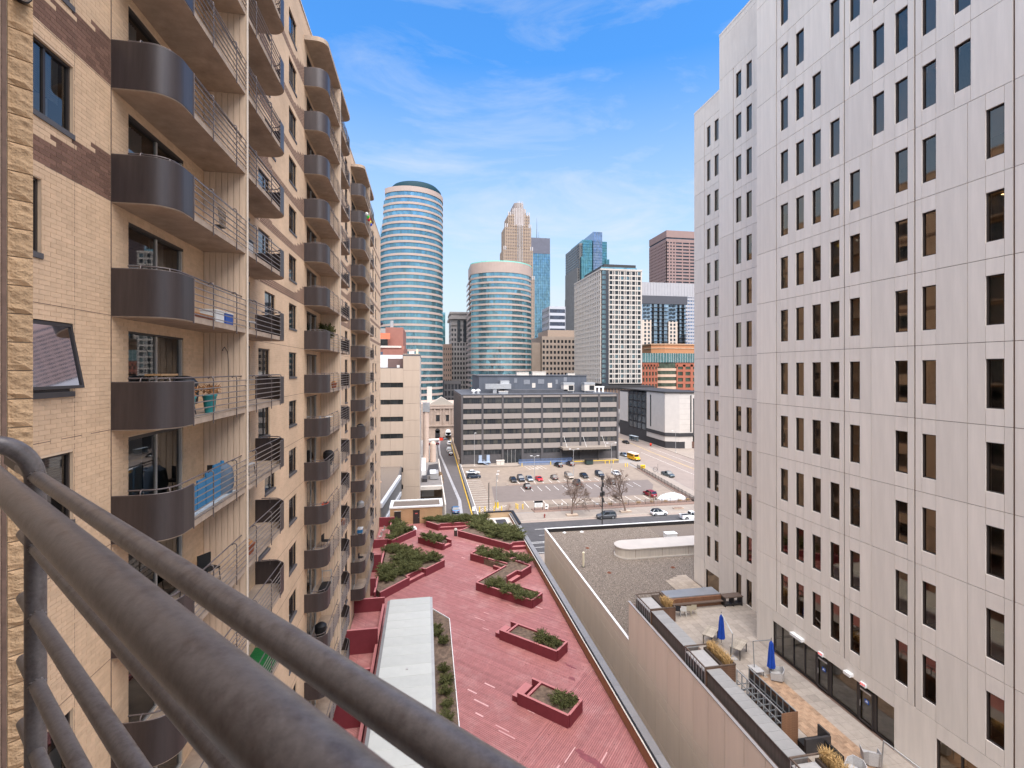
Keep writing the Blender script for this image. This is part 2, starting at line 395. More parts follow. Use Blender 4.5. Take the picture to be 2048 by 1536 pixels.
# -- windows
def window_meshes(w, h, tagname, split=0.62):
    fr = MB(); t = 0.055; x0, x1 = -0.13, -0.06
    fr.box(x0, 0, 0, x1, t, h); fr.box(x0, w - t, 0, x1, w, h); fr.box(x0, t, 0, x1, w - t, t); fr.box(x0, t, h - t, x1, w - t, h)
    fr.box(x0, w * split - 0.03, t, x1 - 0.01, w * split + 0.03, h - t)
    f = fr.mesh('window', dark_frame)
    p = MB().quad((-0.1, t, t), (-0.1, w - t, t), (-0.1, w - t, h - t), (-0.1, t, h - t)).mesh('pane', glass_dk)
    r = MB(); d = -0.75
    r.quad((d, 0, 0), (d, w, 0), (d, w, h), (d, 0, h)); r.quad((-0.14, 0, 0), (-0.14, 0, h), (d, 0, h), (d, 0, 0)); r.quad((-0.14, w, 0), (d, w, 0), (d, w, h), (-0.14, w, h))
    r.quad((-0.14, 0, h), (-0.14, w, h), (d, w, h), (d, 0, h)); r.quad((-0.14, 0, 0), (d, 0, 0), (d, w, 0), (-0.14, w, 0))
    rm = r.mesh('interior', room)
    s = MB().box(-0.12, -0.02, -0.1, 0.035, w + 0.02, 0.012).mesh('sill', mat('grey_sill', (0.085, 0.078, 0.078), 0.5, var=0.1))
    return f, p, rm, s
blind_m = mat('blind_slats', (0.42, 0.42, 0.40), 0.7, var=0.06, obj=0.35)
curtain_m = mat('curtain', (0.40, 0.38, 0.35), 0.9, var=0.1, obj=0.5)
def blind_mesh(w, h):
    b = MB(); n = int(h / 0.05)
    for i in range(n): b.box(-0.2, 0.05, i * 0.05, -0.185, w - 0.05, i * 0.05 + 0.042)
    return b.mesh('blind', blind_m)
WM = {}
BLD = blind_mesh(1.6, 1.0)
CUR = MB(); 
for i in range(16): CUR.quad((-0.25 - 0.05 * (i % 2), i * 0.05, 0), (-0.25 - 0.05 * ((i + 1) % 2), (i + 1) * 0.05, 0), (-0.25 - 0.05 * ((i + 1) % 2), (i + 1) * 0.05, 1), (-0.25 - 0.05 * (i % 2), i * 0.05, 1))
CUR = CUR.mesh('curtain', curtain_m)
rw = random.Random(3)
for i, (a, b, z0, z1) in enumerate(WIN):
    key = (round(b - a, 2), round(z1 - z0, 2))
    if key not in WM: WM[key] = window_meshes(b - a, z1 - z0, 'w')
    f, p, rm, s = WM[key]
    w = inst('window', f, apt, (WX, a, z0)); inst('interior', rm, w, (WX, a, z0)); inst('sill', s, w, (WX, a, z0))
    k = round((z0 - 0.9 - L0) / FH)
    if a < 13 and k == 0:                 # the sash next to the camera stands open, hinged at its top
        hgt = z1 - z0; sw = b - a
        sash = MB(); t = 0.06; ang = R(10); ca, sa = math.cos(ang), math.sin(ang)
        def T(y, zz, d=0.0): return (WX - 0.05 + sa * zz + d * ca, a + y, z1 - 0.04 - ca * zz + d * sa)
        H2 = hgt - 0.1
        for (y0_, y1_, q0, q1) in ((0.02, 0.02 + t, 0, H2), (sw - 0.02 - t, sw - 0.02, 0, H2), (0.02 + t, sw - 0.02 - t, 0, t), (0.02 + t, sw - 0.02 - t, H2 - t, H2)):
            base = len(sash.v); sash.box(0, y0_, q0, 0.05, y1_, q1)
            sash.v[base:] = [T(y, zz, x) for x, y, zz in sash.v[base:]]
        so_ = sash.build('open_sash', dark_frame, w)
        MB().quad(T(t, t, 0.02), T(sw - t, t, 0.02), T(sw - t, H2 - t, 0.02), T(t, H2 - t, 0.02)).build('pane', glass('sash_glass', (0.5, 0.52, 0.55), 1.42, 0.04, (0.55, 0.57, 0.62)), w)
    else: inst('pane', p, w, (WX, a, z0))
    if a < 13 and k == 2: inst('blind', BLD, w, (WX, a, z0 + 0.55), 0, (1, 1.1, 0.88)); inst('curtain', CUR, w, (WX + 0.05, a, z0 + 0.05), 0, (1, 1.8, 0.5))
    elif rw.random() < 0.5: inst('blind', BLD, w, (WX, a, z0 + rw.choice((0.4, 0.1, 0.7))), 0, (1, key[0] / 1.6, 1.0 if rw.random() < 0.5 else 0.7))
    elif rw.random() < 0.5: inst('curtain', CUR, w, (WX, a + 0.05, z0 + 0.05), 0, (1, rw.uniform(0.6, 1.5), 1.3))
# -- sliding doors
dw, dh = 2.89, 2.33
fr = MB(); t = 0.05
fr.box(-0.12, 0, 0, -0.03, t, dh); fr.box(-0.12, dw - t, 0, -0.03, dw, dh); fr.box(-0.12, t, dh - t, -0.03, dw - t, dh); fr.box(-0.12, t, 0, -0.03, dw - t, t)
fr.box(-0.1, dw * 0.5 - 0.03, t, -0.04, dw * 0.5 + 0.03, dh - t)
dfr = fr.mesh('sliding_door', mat('door_alu', (0.47, 0.44, 0.40), 0.45, metal=0.3, var=0.05))
dp = MB().quad((-0.08, 0, 0), (-0.08, dw / 2 - 0.08, 0), (-0.08, dw / 2 - 0.08, dh - 0.1), (-0.08, 0, dh - 0.1)).mesh('pane', glass_dk)
hd = MB().box(-0.14, 0, 0, 0.006, dw, 0.09).mesh('lintel', dark_frame)
r = MB(); d = -1.6
r.quad((d, 0, 0), (d, dw, 0), (d, dw, dh), (d, 0, dh)); r.quad((-0.14, 0, 0), (-0.14, 0, dh), (d, 0, dh), (d, 0, 0)); r.quad((-0.14, dw, 0), (d, dw, 0), (d, dw, dh), (-0.14, dw, dh))
r.quad((-0.14, 0, dh), (-0.14, dw, dh), (d, dw, dh), (d, 0, dh)); r.quad((-0.14, 0, 0), (d, 0, 0), (d, dw, 0), (-0.14, dw, 0))
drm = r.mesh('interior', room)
for (a, b, z0, z1) in DOOR:
    o = inst('sliding_door', dfr, apt, (WX, a, z0)); inst('pane', dp, o, (WX, a + 0.05, z0 + 0.05)); inst('pane', dp, o, (WX - 0.015, a + dw / 2 + 0.03, z0 + 0.05))
    inst('lintel', hd, o, (WX, a, z1 - 0.07)); inst('interior', drm, o, (WX, a, z0))
    q = rw.random()
    if q < 0.45: inst('curtain', CUR, o, (WX, a + 0.1, z0 + 0.06), 0, (1, rw.uniform(0.8, 1.7), 2.2))
    elif q < 0.75: inst('curtain', CUR, o, (WX, a + 1.5, z0 + 0.06), 0, (1, rw.uniform(0.8, 1.6), 2.2))

# -- balconies
FW = FX - WX; CR = 0.62
def outline(off=0.0):                      # plan of a balcony: wall > near end > rounded corner > front > far end
    rr = CR - off; P = [(0, off)] + arc(FW - CR, CR, rr, -90, 0, 10) + arc(FW - CR, BL - CR, rr, 0, 90, 10) + [(0, BL - off)]
    return P
slab_me = MB().prism(outline(), -0.13, 0.04).mesh('balcony', concrete)
can_me = MB().prism(outline(-0.02), -0.12, 0.16).mesh('canopy', concrete)
def panel_mesh():
    path = [(0, -0.012)] + arc(FW - CR, CR, CR + 0.012, -90, 0, 14) + [(FW + 0.012, 1.12)]
    inn = [(0, 0.018)] + arc(FW - CR, CR, CR - 0.015, -90, 0, 14) + [(FW - 0.015, 1.12)]
    b = MB(); n = len(path); i = 0; z0, z1 = -0.105, 1.05
    b.v = [(p[0], p[1], z) for z in (z0, z1) for p in path] + [(p[0], p[1], z) for z in (z0, z1) for p in inn]
    for k in range(n - 1):
        b.f += [(k, k + 1, n + k + 1, n + k), (2 * n + k + 1, 2 * n + k, 3 * n + k, 3 * n + k + 1), (n + k, n + k + 1, 3 * n + k + 1, 3 * n + k), (k + 1, k, 2 * n + k, 2 * n + k + 1)]
    b.f += [(n - 1, 3 * n - 1, 4 * n - 1, 2 * n - 1), (0, n, 3 * n, 2 * n)]
    return b.mesh('end_panel', bronze, True)
end_me = panel_mesh()
rim_me = MB()
pth = [(0, -0.004)] + arc(FW - CR, CR, CR, -90, 0, 14) + [(FW, 1.12)]
rim_me.tube([(p[0], p[1], 1.05) for p in pth], 0.014, 6); rim_me.tube([(FW + 0.012, 1.12, -0.16), (FW + 0.012, 1.12, 1.05)], 0.02, 6)
rim_me = rim_me.mesh('panel_trim', bronze_rail, True)
hr_path = [(0.3, 0.13)] + arc(FW - CR, CR, CR - 0.13, -90, 0, 8) + [(FW - 0.13, HALF - 0.1)]
hand_me = MB().tube([(p[0], p[1], 1.14) for p in hr_path], 0.021, 8).mesh('handrail', bronze_rail, True)
rail_me = MB().tube([(FW + 0.02, 1.12, 0), (FW + 0.02, HALF - 0.02, 0)], 0.0175, 6).mesh('rail', mat('rail_metal', (0.20, 0.168, 0.15), 0.35, metal=0.35, var=0.1, scale=6), True)
def goose(y, n=6, r=0.019):
    c = FW + 0.02; q = 0.075
    return [(c, y, -0.22), (c, y, 1.02)] + [(c - q + q * math.cos(R(a)), y, 1.07 + q * math.sin(R(a))) for a in (0, 30, 60, 90, 120, 150)] + [(c - 2 * q, y, 1.1)]
post_me = MB().tube(goose(0), 0.018, 6).mesh('post', bronze_rail, True)
sup_me = MB().tube([(0.62, 0.02, 0.9), (0.62, 0.02, 1.08), (0.62, 0.05, 1.14), (0.62, 0.13, 1.16)], 0.016, 6).tube([(1.17, 0.26, 0.9), (1.17, 0.26, 1.06), (1.14, 0.3, 1.13), (1.07, 0.36, 1.15)], 0.016, 6).mesh('handrail_support', bronze_rail, True)
half_rail = MB()
for q in range(6): half_rail.tube([(FW + 0.02, 1.12, 0.1 + 0.18 * q), (FW + 0.02, HALF - 0.02, 0.1 + 0.18 * q)], 0.017, 5)
half_rail.tube([(p[0], p[1], 1.14) for p in hr_path], 0.02, 6)
for y in (2.35, 4.15): half_rail.tube(goose(y), 0.017, 5)
half_rail = half_rail.mesh('railing', MATS['rail_metal'], True)
# board-formed fin: concrete core plus proud boards with open grooves
core_me = MB().box(0, -0.08, -0.2, FW + 0.03, 0.08, FH - 0.2).mesh('fin', mat('fin_concrete', (0.40, 0.30, 0.21), 0.9, var=0.14, scale=1.8, bump=0.2, bscale=14, streak=True))
brd_me = MB().box(0, -0.10, 0.042, 0.172, -0.078, FH - 0.132).mesh('board', mat('board_formed', (0.60, 0.455, 0.33), 0.9, var=0.2, scale=2.5, bump=0.35, bscale=12, streak=True, obj=0.06))
edge_me = MB().box(FW + 0.03, -0.085, -0.2, FW + 0.036, 0.085, FH - 0.2).mesh('fin_lit_edge', mat('fin_lit_edge', (0.62, 0.52, 0.41), 0.85, var=0.08))  # paler colour on the front edge paints in its sunlit look
for si, s in enumerate(STACKS):
    for k in KS:
        z = L0 + k * FH
        b = inst('balcony', slab_me, apt, (WX, s, z))
        for mir in (0, 1):
            base = (WX, s + (BL if mir else 0), z); sc = (1, -1 if mir else 1, 1)
            inst('end_panel', end_me, b, base, 0, sc)
            if si < 2:
                inst('panel_trim', rim_me, b, base, 0, sc); inst('handrail', hand_me, b, base, 0, sc); inst('handrail_support', sup_me, b, base, 0, sc)
                for q in range(6): inst('rail', rail_me, b, (base[0], base[1], z + 0.1 + 0.18 * q), 0, sc)
                for y in (2.35, 4.15): inst('post', post_me, b, (base[0], base[1] + (-y if mir else y), z), 0)
            else: inst('railing', half_rail, b, base, 0, sc)
        fi = inst('fin', core_me, apt, (WX, s + HALF, z)); inst('fin_lit_edge', edge_me, fi, (WX, s + HALF, z))
        if si < 2:
            for q in range(7): inst('board', brd_me, fi, (WX + 0.02 + q * 0.19, s + HALF, z))
    inst('canopy', can_me, apt, (WX, s, L0 + 7 * FH + 2.9))
    fi = inst('fin', core_me, apt, (WX, s + HALF, L0 - 9 * FH))

# ================================================================ the camera's own balcony and the block wall beside it
UA = R(42.4); U = Vector((-math.sin(UA), math.cos(UA))); NIN = Vector((-math.cos(UA), -math.sin(UA)))
Q0 = -NIN * 0.2605
def rp(lam, z, inn=0.0): return (Q0.x + U.x * lam + NIN.x * inn, Q0.y + U.y * lam + NIN.y * inn, z)
wing = thing('balcony_wing', 'rough tan block wall at the left edge beside the nearest balcony railing', 'wall', (-4, 3, 0))
E0 = Vector((-2.77, 4.05)); V = Vector((math.sin(R(47)), math.cos(R(47)))); VN = Vector((V.y, -V.x))   # along the wall, and out of its face
block_m = mat('split_block', (0.50, 0.335, 0.195), 0.95, var=0.28, scale=9, bump=0.9, bscale=38, obj=0.10, spec=0.15)
joint_m = mat('block_joint', (0.47, 0.37, 0.28), 0.95, var=0.15, scale=6, bump=0.4, bscale=50)
def ang_box(m, s0, s1, d0, d1, z0, z1):
    P = []
    for s_, d_ in ((s0, d0), (s1, d0), (s1, d1), (s0, d1)): p = E0 - V * s_ + VN * d_; P.append((p.x, p.y))
    return m.prism(P, z0, z1)
m = MB(); ang_box(m, 0.002, 2.2, -0.012, -0.3, 0.0, 60)
P = [E0 - VN * 0.3, E0 - VN * 6.6, Vector((-13.5, 8.6)), Vector((-13.5, -6)), Vector((-6.2, -3.4)), E0 - V * 2.2 - VN * 0.3]
m.prism([(p.x, p.y) for p in P], 0, 60); m.build('wall', joint_m, wing)
def block_mesh(w, seed):
    rr = random.Random(seed); b = MB(); nx, nzz = max(2, int(w / 0.035)), 6; h = 0.192
    idx = {}
    for i in range(nx + 1):
        for j in range(nzz + 1):
            e = i in (0, nx) or j in (0, nzz); s_ = w * i / nx; zz = h * j / nzz
            dd = 0.002 if e else 0.012 + rr.random() * 0.012
            if not e: s_ += rr.uniform(-0.004, 0.004); zz += rr.uniform(-0.004, 0.004)
            p = -V * s_ + VN * dd; idx[i, j] = len(b.v); b.v.append((p.x, p.y, zz))
    for i in range(nx):
        for j in range(nzz): b.f.append((idx[i, j], idx[i, j + 1], idx[i + 1, j + 1], idx[i + 1, j]))
    r0 = len(b.v)
    for i, j in ((0, 0), (nx, 0), (nx, nzz), (0, nzz)):
        x, y, zz = b.v[idx[i, j]]; b.v.append((x - VN.x * 0.03, y - VN.y * 0.03, zz))
    b.f += [(idx[0, 0], r0, r0 + 3, idx[0, nzz]), (idx[0, nzz], r0 + 3, r0 + 2, idx[nx, nzz]), (idx[nx, 0], idx[nx, nzz], r0 + 2, r0 + 1), (idx[0, 0], idx[nx, 0], r0 + 1, r0)]
    return b.mesh('block', block_m, False)
NB = [block_mesh(0.128, q) for q in range(5)]; WB = [block_mesh(0.39, 20 + q) for q in range(4)]
for j in range(34):
    z = 32.2 + j * 0.2
    inst('block', NB[(j * 3 + j // 5) % 5], wing, (E0.x, E0.y, z))
    p = E0 - V * 0.165; inst('block', WB[j % 4], wing, (p.x, p.y, z)); p = E0 - V * 0.565; inst('block', WB[(j + 2) % 4], wing, (p.x, p.y, z))
m = MB(); ang_box(m, 0.134, 0.156, 0.004, -0.02, 25, 45); m.build('joint_strip', mat('caulk_dark', (0.16, 0.10, 0.075), 0.8, var=0.25, scale=10), wing)
# slab under the camera
P = [rp(1.95, 0, -0.03), rp(-4, 0, -0.03), rp(-4, 0, 2.2), rp(1.95, 0, 2.2)]
m = MB().prism([(p[0], p[1]) for p in P], L0 - 0.16, L0 + 0.03); m.build('balcony_floor', concrete_lt, wing)
P = [rp(1.7, 0, 0.035), rp(-6, 0, 0.035), rp(-6, 0, 3.0), rp(1.7, 0, 3.0)]
m = MB().prism([(p[0], p[1]) for p in P], L0 + FH - 0.13, L0 + FH + 0.04); m.build('balcony_above', concrete, wing)
P = [rp(2.6, 0, 1.75), rp(-9, 0, 1.75), rp(-9, 0, 4.0), rp(2.6, 0, 4.0)]
m = MB().prism([(p[0], p[1]) for p in P], 0, 60); m.build('rear_wall', joint_m, wing)
# wall lamp at the very top of the block wall
wl = thing('wall_lamp', 'small dark wall lamp at the top left corner of the picture', 'lamp', (E0.x, E0.y, 38.4))
p = E0 - V * 0.06 + VN * 0.02; z = 36 + (740 - 10) / 976 * 3.45
m = MB().tube([(p.x, p.y, z + 0.05), (p.x + VN.x * 0.07, p.y + VN.y * 0.07, z + 0.03)], 0.045, 12); m.build('housing', black, wl, True)
m = MB().tube([(p.x + VN.x * 0.07, p.y + VN.y * 0.07, z + 0.03), (p.x + VN.x * 0.12, p.y + VN.y * 0.12, z + 0.005)], 0.04, 12, 0.025); m.build('lens', mat('lamp_lens', (0.5, 0.5, 0.48), 0.2, var=0.02), wl, True)
# railing in front of the camera
rg = thing('balcony_railing', 'weathered grey brown pipe railing crossing the lower left corner in the foreground', 'railing', rp(1.81, L0))
ROOT[rg.name] = Vector(rp(1.81, L0))
def pipe(name, pts, r, n=20): return MB().tube(pts, r, n).build(name, rail_fg, rg, True)
LP = 1.81
pipe('handrail', [rp(3.2 - 0.5 * q, 35.7886, 0.12) for q in range(14)], 0.0214, 32)
pipe('rail', [rp(LP + 0.2 - 0.4 * q, 35.715) for q in range(16)], 0.0167, 28)
for zz in (35.526, 35.343, 35.163, 34.98, 34.80): pipe('rail', [rp(LP + 0.17 - 0.4 * q, zz) for q in range(16)], 0.0167)
g = 0.062
for lam in (LP, -0.45):
    pts = [rp(lam, 34.45), rp(lam, 34.9), rp(lam, 35.3), rp(lam, 35.68)] + [rp(lam, 35.70 + 0.11 * math.sin(R(a)), 0.085 - 0.085 * math.cos(R(a))) for a in (8, 18, 28, 38, 48, 58, 68, 78, 88)] + [rp(lam, 35.808, 0.1), rp(lam, 35.80, 0.12)]
    pipe('post', pts, 0.023)
m = MB()
m.bar(rp(LP + 0.18, 35.715), rp(LP + 0.42, 35.715), 0.026, 0.026); m.build('rail_insert', dark_frame, rg)
wld = MB()
for zz in (35.715, 35.526, 35.343, 35.163):
    c = rp(LP - 0.022, zz)
    for q in range(9):
        a = q * 0.7; wld.lathe((c[0] + NIN.x * 0.016 * math.cos(a), c[1] + NIN.y * 0.016 * math.cos(a), c[2] + 0.016 * math.sin(a)), [(0.001, -0.004), (0.004, -0.002), (0.004, 0.002), (0.001, 0.004)], 6)
wld.build('weld', rail_fg, rg, True)
# ================================================================ the white office tower on the right
Z0, OH = 37.23, 3.66
precast = mat('precast_panel', (0.70, 0.635, 0.56), 0.75, var=0.06, scale=1.1, bump=0.06, bscale=40, obj=0.045, streak=True, stain=0.35, stain_col=(0.52, 0.46, 0.40))
precast_st = mat('precast_streaked', (0.65, 0.575, 0.495), 0.78, var=0.11, scale=2.2, bump=0.05, bscale=40, obj=0.06, streak=True, stain=0.35, stain_col=(0.42, 0.36, 0.31))
joint = mat('panel_joint', (0.15, 0.095, 0.07), 0.9, var=0.1)
tower = thing('office_tower', 'white precast office tower with narrow dark slot windows filling the right side', 'building', (24.4, 20, 0))
SEG = [(24.4, 2.0, 32.70, -6, 9), (27.0, 32.70, 41.40, -6, 8), (29.9, 41.40, 50.62, -7, 7)]   # plane, near end, far end, first and last storey
C3 = {'c1': (29.52, 30.23), 'c2': (28.10, 28.80), 'c3': (26.71, 27.40), 'c4': (25.31, 25.99), 'c5': (23.92, 24.59), 'c5b': (22.43, 23.10), 'c6': (21.12, 21.80), 'c7': (19.71, 20.38), 'c7b': (18.18, 18.87), 'c8': (16.87, 17.57),
      'd1': (15.1, 15.8), 'd2': (13.7, 14.4), 'd3': (11.2, 11.9), 'd4': (9.7, 10.4), 'd5': (6.9, 7.6), 'd6': (5.4, 6.1)}
def has(c, k):
    if c == 'c2': return k <= 5
    if c == 'c3': return k <= 4
    if c == 'c4': return k != 4
    if c == 'c5': return k != 3
    if c == 'c5b': return k >= 3
    if c == 'c7b': return k >= 3
    if c == 'c8': return k <= 2
    return True
REV3 = (30.63, 24.97, 20.75, 16.52, 12.3, 8.1); FIX3 = (23.20, 18.30, 13.0, 9.0, 4.0)
pm = {}
panels = []
wins = []
grooves = MB()
def cells(X, ya, yb, k, wl, revs, fix, k1):
    z0 = Z0 + k * OH; z1 = z0 + OH; g = 0.013
    ys = sorted({ya, yb} | {w for p in wl for w in p} | set(r for r in revs if ya < r < yb) | set(f for f in fix if ya < f < yb and not any(p[0] - 0.2 < f < p[1] + 0.2 for p in wl)))
    for a, b in zip(ys, ys[1:]):
        ga = 0.045 if any(abs(a - r) < 1e-4 for r in revs) else g; gb = 0.045 if any(abs(b - r) < 1e-4 for r in revs) else g
        if any(abs(a - p[0]) < 1e-4 for p in wl):
            panels.append((X, a + 0.005, b - 0.005, z0 + g, z0 + 0.74)); panels.append((X, a + 0.005, b - 0.005, z0 + 2.92, z1 - g)); wins.append((X, a, b, z0 + 0.74, z0 + 2.92))
        else: panels.append((X, a + ga, b - gb, z0 + g, z1 - g))
for si, (X, ya, yb, k0, k1) in enumerate(SEG):
    for k in range(k0, k1):
        if si == 0:
            wl = [v for c, v in C3.items() if has(c, k)]
            if k == -6:
                g = 0.009; z1 = Z0 - 5 * OH
                for a, b in ((30.98, 32.7), (19.7, 21.85)): panels.append((X, a + g, b - g, 15.6, z1 - 0.009))
                for a, b in ((26.5, 30.98), (21.85, 26.5), (2.0, 10.0), (10.0, 19.7)): panels.append((X, a + g, b - g, 18.16, z1 - 0.009))
                continue
            cells(X, ya, yb, k, wl, REV3, FIX3, k1)
        elif si == 1:
            wl = [(36.81, 37.51), (38.20, 38.94), (33.6, 34.3)]
            if k > 6: wl = []
            cells(X, ya, yb, k, wl, (39.29,) if k <= 6 else (), (), k1)
        else:
            wl = [(45.98, 46.69), (47.45, 48.10)] if -7 < k <= 6 else []
            if k == -7: wl = [(45.9, 48.3)]
            cells(X, ya, yb, k, wl, (48.55,) if k <= 6 else (), (44.0,), k1)
TOP = {24.4: Z0 + 9 * OH, 27.0: Z0 + 8 * OH, 29.9: Z0 + 7 * OH + 1.9}
panels.append((29.9, 41.41, 44.0, Z0 + 7 * OH + 0.01, TOP[29.9])); panels.append((29.9, 44.01, 50.61, Z0 + 7 * OH + 0.01, TOP[29.9]))
panels.append((27.0, 32.71, 41.39, Z0 + 8 * OH + 0.01, Z0 + 8 * OH + 0.5))
# body behind the panels, with the window openings left out
m = MB()
def body_wall(X, ya, yb, z0, z1, extra=()):
    hs = [(w[1], w[2], w[3], w[4]) for w in wins if w[0] == X] + list(extra)
    b = MB(); wall_holes(b, 0, ya, yb, z0, z1, hs, 0.25)
    for (x, y, z) in b.v: m.v.append((X + 0.06 - x, y, z))
    o = len(m.v) - len(b.v); m.f += [tuple(i + o for i in f) for f in b.f]
body_wall(24.4, 2.0, 32.70, 0, TOP[24.4], [(21.85, 30.98, 15.9, 18.16), (3.0, 19.7, 15.9, 18.16)])
body_wall(27.0, 32.70, 41.40, 0, TOP[27.0] + 0.5); body_wall(29.9, 41.40, 50.62, 0, TOP[29.9])
m.build('wall', joint, tower)
m = MB()
m.box(24.47, 32.64, 12, 46, 32.70, TOP[24.4]); m.box(27.07, 41.34, 12, 46, 41.40, TOP[27.0] + 0.5); m.box(29.97, 50.56, 12, 46, 50.62, TOP[29.9])
m.box(24.47, 2.0, 12, 46, 2.06, TOP[24.4]); m.box(46, 2.0, 0, 46.1, 50.62, TOP[29.9])
m.box(24.38, 2.0, TOP[24.4], 46, 32.7, TOP[24.4] + 0.3); m.box(26.98, 32.7, TOP[27.0] + 0.5, 46, 41.41, TOP[27.0] + 0.7); m.box(29.88, 41.4, TOP[29.9], 46, 50.63, TOP[29.9] + 0.2)
m.build('side_wall', precast, tower)
panels.sort(key=lambda p: -((p[2] - p[1]) * (p[4] - p[3]) / (p[0] ** 2 + ((p[1] + p[2]) / 2) ** 2 + ((p[3] + p[4]) / 2 - 36) ** 2) if p[1] > 14 else 0))
rest = MB(); unit = {}
for i, (X, a, b, z0, z1) in enumerate(panels):
    if i < 298:
        key = (round(b - a, 2), round(z1 - z0, 2))
        if key not in unit: unit[key] = MB().box(0, 0, 0, 0.06, b - a, z1 - z0).mesh('panel', precast_st if z1 - z0 < 0.8 and b - a < 0.8 else precast)
        inst('panel', unit[key], tower, (X - 0.003 * random.random(), a, z0))
    else: rest.box(X, a, z0, X + 0.06, b, z1)
o = rest.build('panel_rest', precast, tower); o['kind'] = 'stuff'
# windows: frame, pane, blind or painted sky tone and the room behind
ww, wh = 0.70, 2.18
shade_m = mat('roller_shade', (0.40, 0.345, 0.27), 0.85, var=0.06, obj=0.12)
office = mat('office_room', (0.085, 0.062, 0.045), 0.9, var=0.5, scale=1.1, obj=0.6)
lit = emit('ceiling_light', (1.0, 0.72, 0.36), 2.2)
def owin(w, h):
    f = MB(); t = 0.045
    f.box(0.06, 0, 0, 0.20, t, h); f.box(0.06, w - t, 0, 0.20, w, h); f.box(0.06, t, 0, 0.20, w - t, t); f.box(0.06, t, h - t, 0.20, w - t, h)
    p = MB().quad((0.13, t, t), (0.13, t, h - t), (0.13, w - t, h - t), (0.13, w - t, t))
    r = MB(); d = 2.0
    r.quad((d, -0.5, -0.4), (d, -0.5, h + 0.3), (d, w + 0.5, h + 0.3), (d, w + 0.5, -0.4)); r.quad((0.32, 0, 0), (d, -0.5, -0.4), (d, -0.5, h + 0.3), (0.32, 0, h)); r.quad((0.32, w, 0), (0.32, w, h), (d, w + 0.5, h + 0.3), (d, w + 0.5, -0.4))
    r.quad((0.32, 0, h), (0.32, w, h), (d, w + 0.5, h + 0.3), (d, -0.5, h + 0.3)); r.quad((0.32, 0, 0), (d, -0.5, -0.4), (d, w + 0.5, -0.4), (0.32, w, 0))
    sh = MB().quad((0.24, 0.0, 0), (0.24, w, 0), (0.24, w, 1), (0.24, 0.0, 1))
    lt = MB().box(0.7, 0.12, h - 0.05, 0.85, w - 0.1, h - 0.03)
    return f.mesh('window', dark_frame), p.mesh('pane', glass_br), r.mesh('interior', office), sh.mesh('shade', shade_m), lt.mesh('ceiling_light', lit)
OM = {}; SKY_TONE = {}
ro = random.Random(11)
for (X, a, b, z0, z1) in wins:
    key = round(b - a, 2)
    if key not in OM: OM[key] = owin(b - a, z1 - z0)
    f, p, r, sh, lt = OM[key]
    w = inst('window', f, tower, (X, a, z0)); inst('pane', p, w, (X, a, z0)); inst('interior', r, w, (X, a, z0))
    q = ro.random()
    hgt = 2.18 if q < (0.8 if z0 > 46 else 0.28) else ro.choice((0.7, 0.9, 1.2)) if q < 0.66 else 0
    if hgt:
        s_o = inst('shade', sh if z0 < 46 else SKY_TONE.setdefault(key, MB().quad((0.215, 0.0, 0), (0.215, b - a, 0), (0.215, b - a, 1), (0.215, 0.0, 1)).mesh('shade', mat('sky_tone_sheet', (0.62, 0.58, 0.54), 0.85, var=0.06, obj=0.18))), w, (X, a, z1 - hgt), 0, (1, 1, hgt))  # upper floors: grey sheet behind the pane, painted as pale sky reflection
    if q > 0.93: inst('ceiling_light', lt, w, (X, a, z0))
# storefront on the terrace
SF0, SF1, TZ = 21.85, 30.98, 15.98
m = MB(); m.box(24.5, SF0, TZ, 24.56, SF1, TZ + 0.08); m.box(24.5, SF0, 18.08, 24.56, SF1, 18.16)
mull = (30.98, 30.15, 29.1, 28.11, 27.13, 26.07, 24.11, 23.05, 21.85)
sfr = m.build('storefront', dark_frame, tower)
mu_me = MB().box(0, -0.035, 0, 0.1, 0.035, 2.0).mesh('mullion', dark_frame); mu_th = MB().box(0, -0.09, 0, 0.1, 0.09, 2.0).mesh('mullion', dark_frame)
for y in mull: inst('mullion', mu_th if y in (27.13, 26.07, 24.11, 23.05) else mu_me, sfr, (24.48, y, TZ + 0.08))
glass_sf = glass('storefront_glass', (0.85, 0.83, 0.72), 2.1)
for a, b in zip(mull[1:], mull[:-1]):
    MB().quad((24.53, a, TZ + 0.08), (24.53, a, 18.08), (24.53, b, 18.08), (24.53, b, TZ + 0.08)).build('pane', glass_sf, sfr)
m = MB()
m.quad((27.5, 20.5, TZ), (27.5, 20.5, 18.3), (27.5, 31.5, 18.3), (27.5, 31.5, TZ)); m.quad((24.6, 20.5, TZ - 0.02), (27.5, 20.5, TZ - 0.02), (27.5, 31.5, TZ - 0.02), (24.6, 31.5, TZ - 0.02)); m.quad((24.6, 20.5, 18.3), (24.6, 31.5, 18.3), (27.5, 31.5, 18.3), (27.5, 20.5, 18.3))
m.build('interior', mat('lobby', (0.58, 0.51, 0.37), 0.8, var=0.4, scale=0.8), sfr)
sf2 = MB().box(24.5, 3.0, TZ, 24.56, 19.7, TZ + 0.08).box(24.5, 3.0, 18.08, 24.56, 19.7, 18.16).build('storefront', dark_frame, tower)
for y in (19.68, 18.6, 17.5, 16.4, 13, 10, 6, 3.02): inst('mullion', mu_me, sf2, (24.48, y, TZ + 0.08))
MB().quad((24.53, 3.0, TZ + 0.08), (24.53, 3.0, 18.08), (24.53, 19.7, 18.08), (24.53, 19.7, TZ + 0.08)).build('pane', glass_br, sf2)
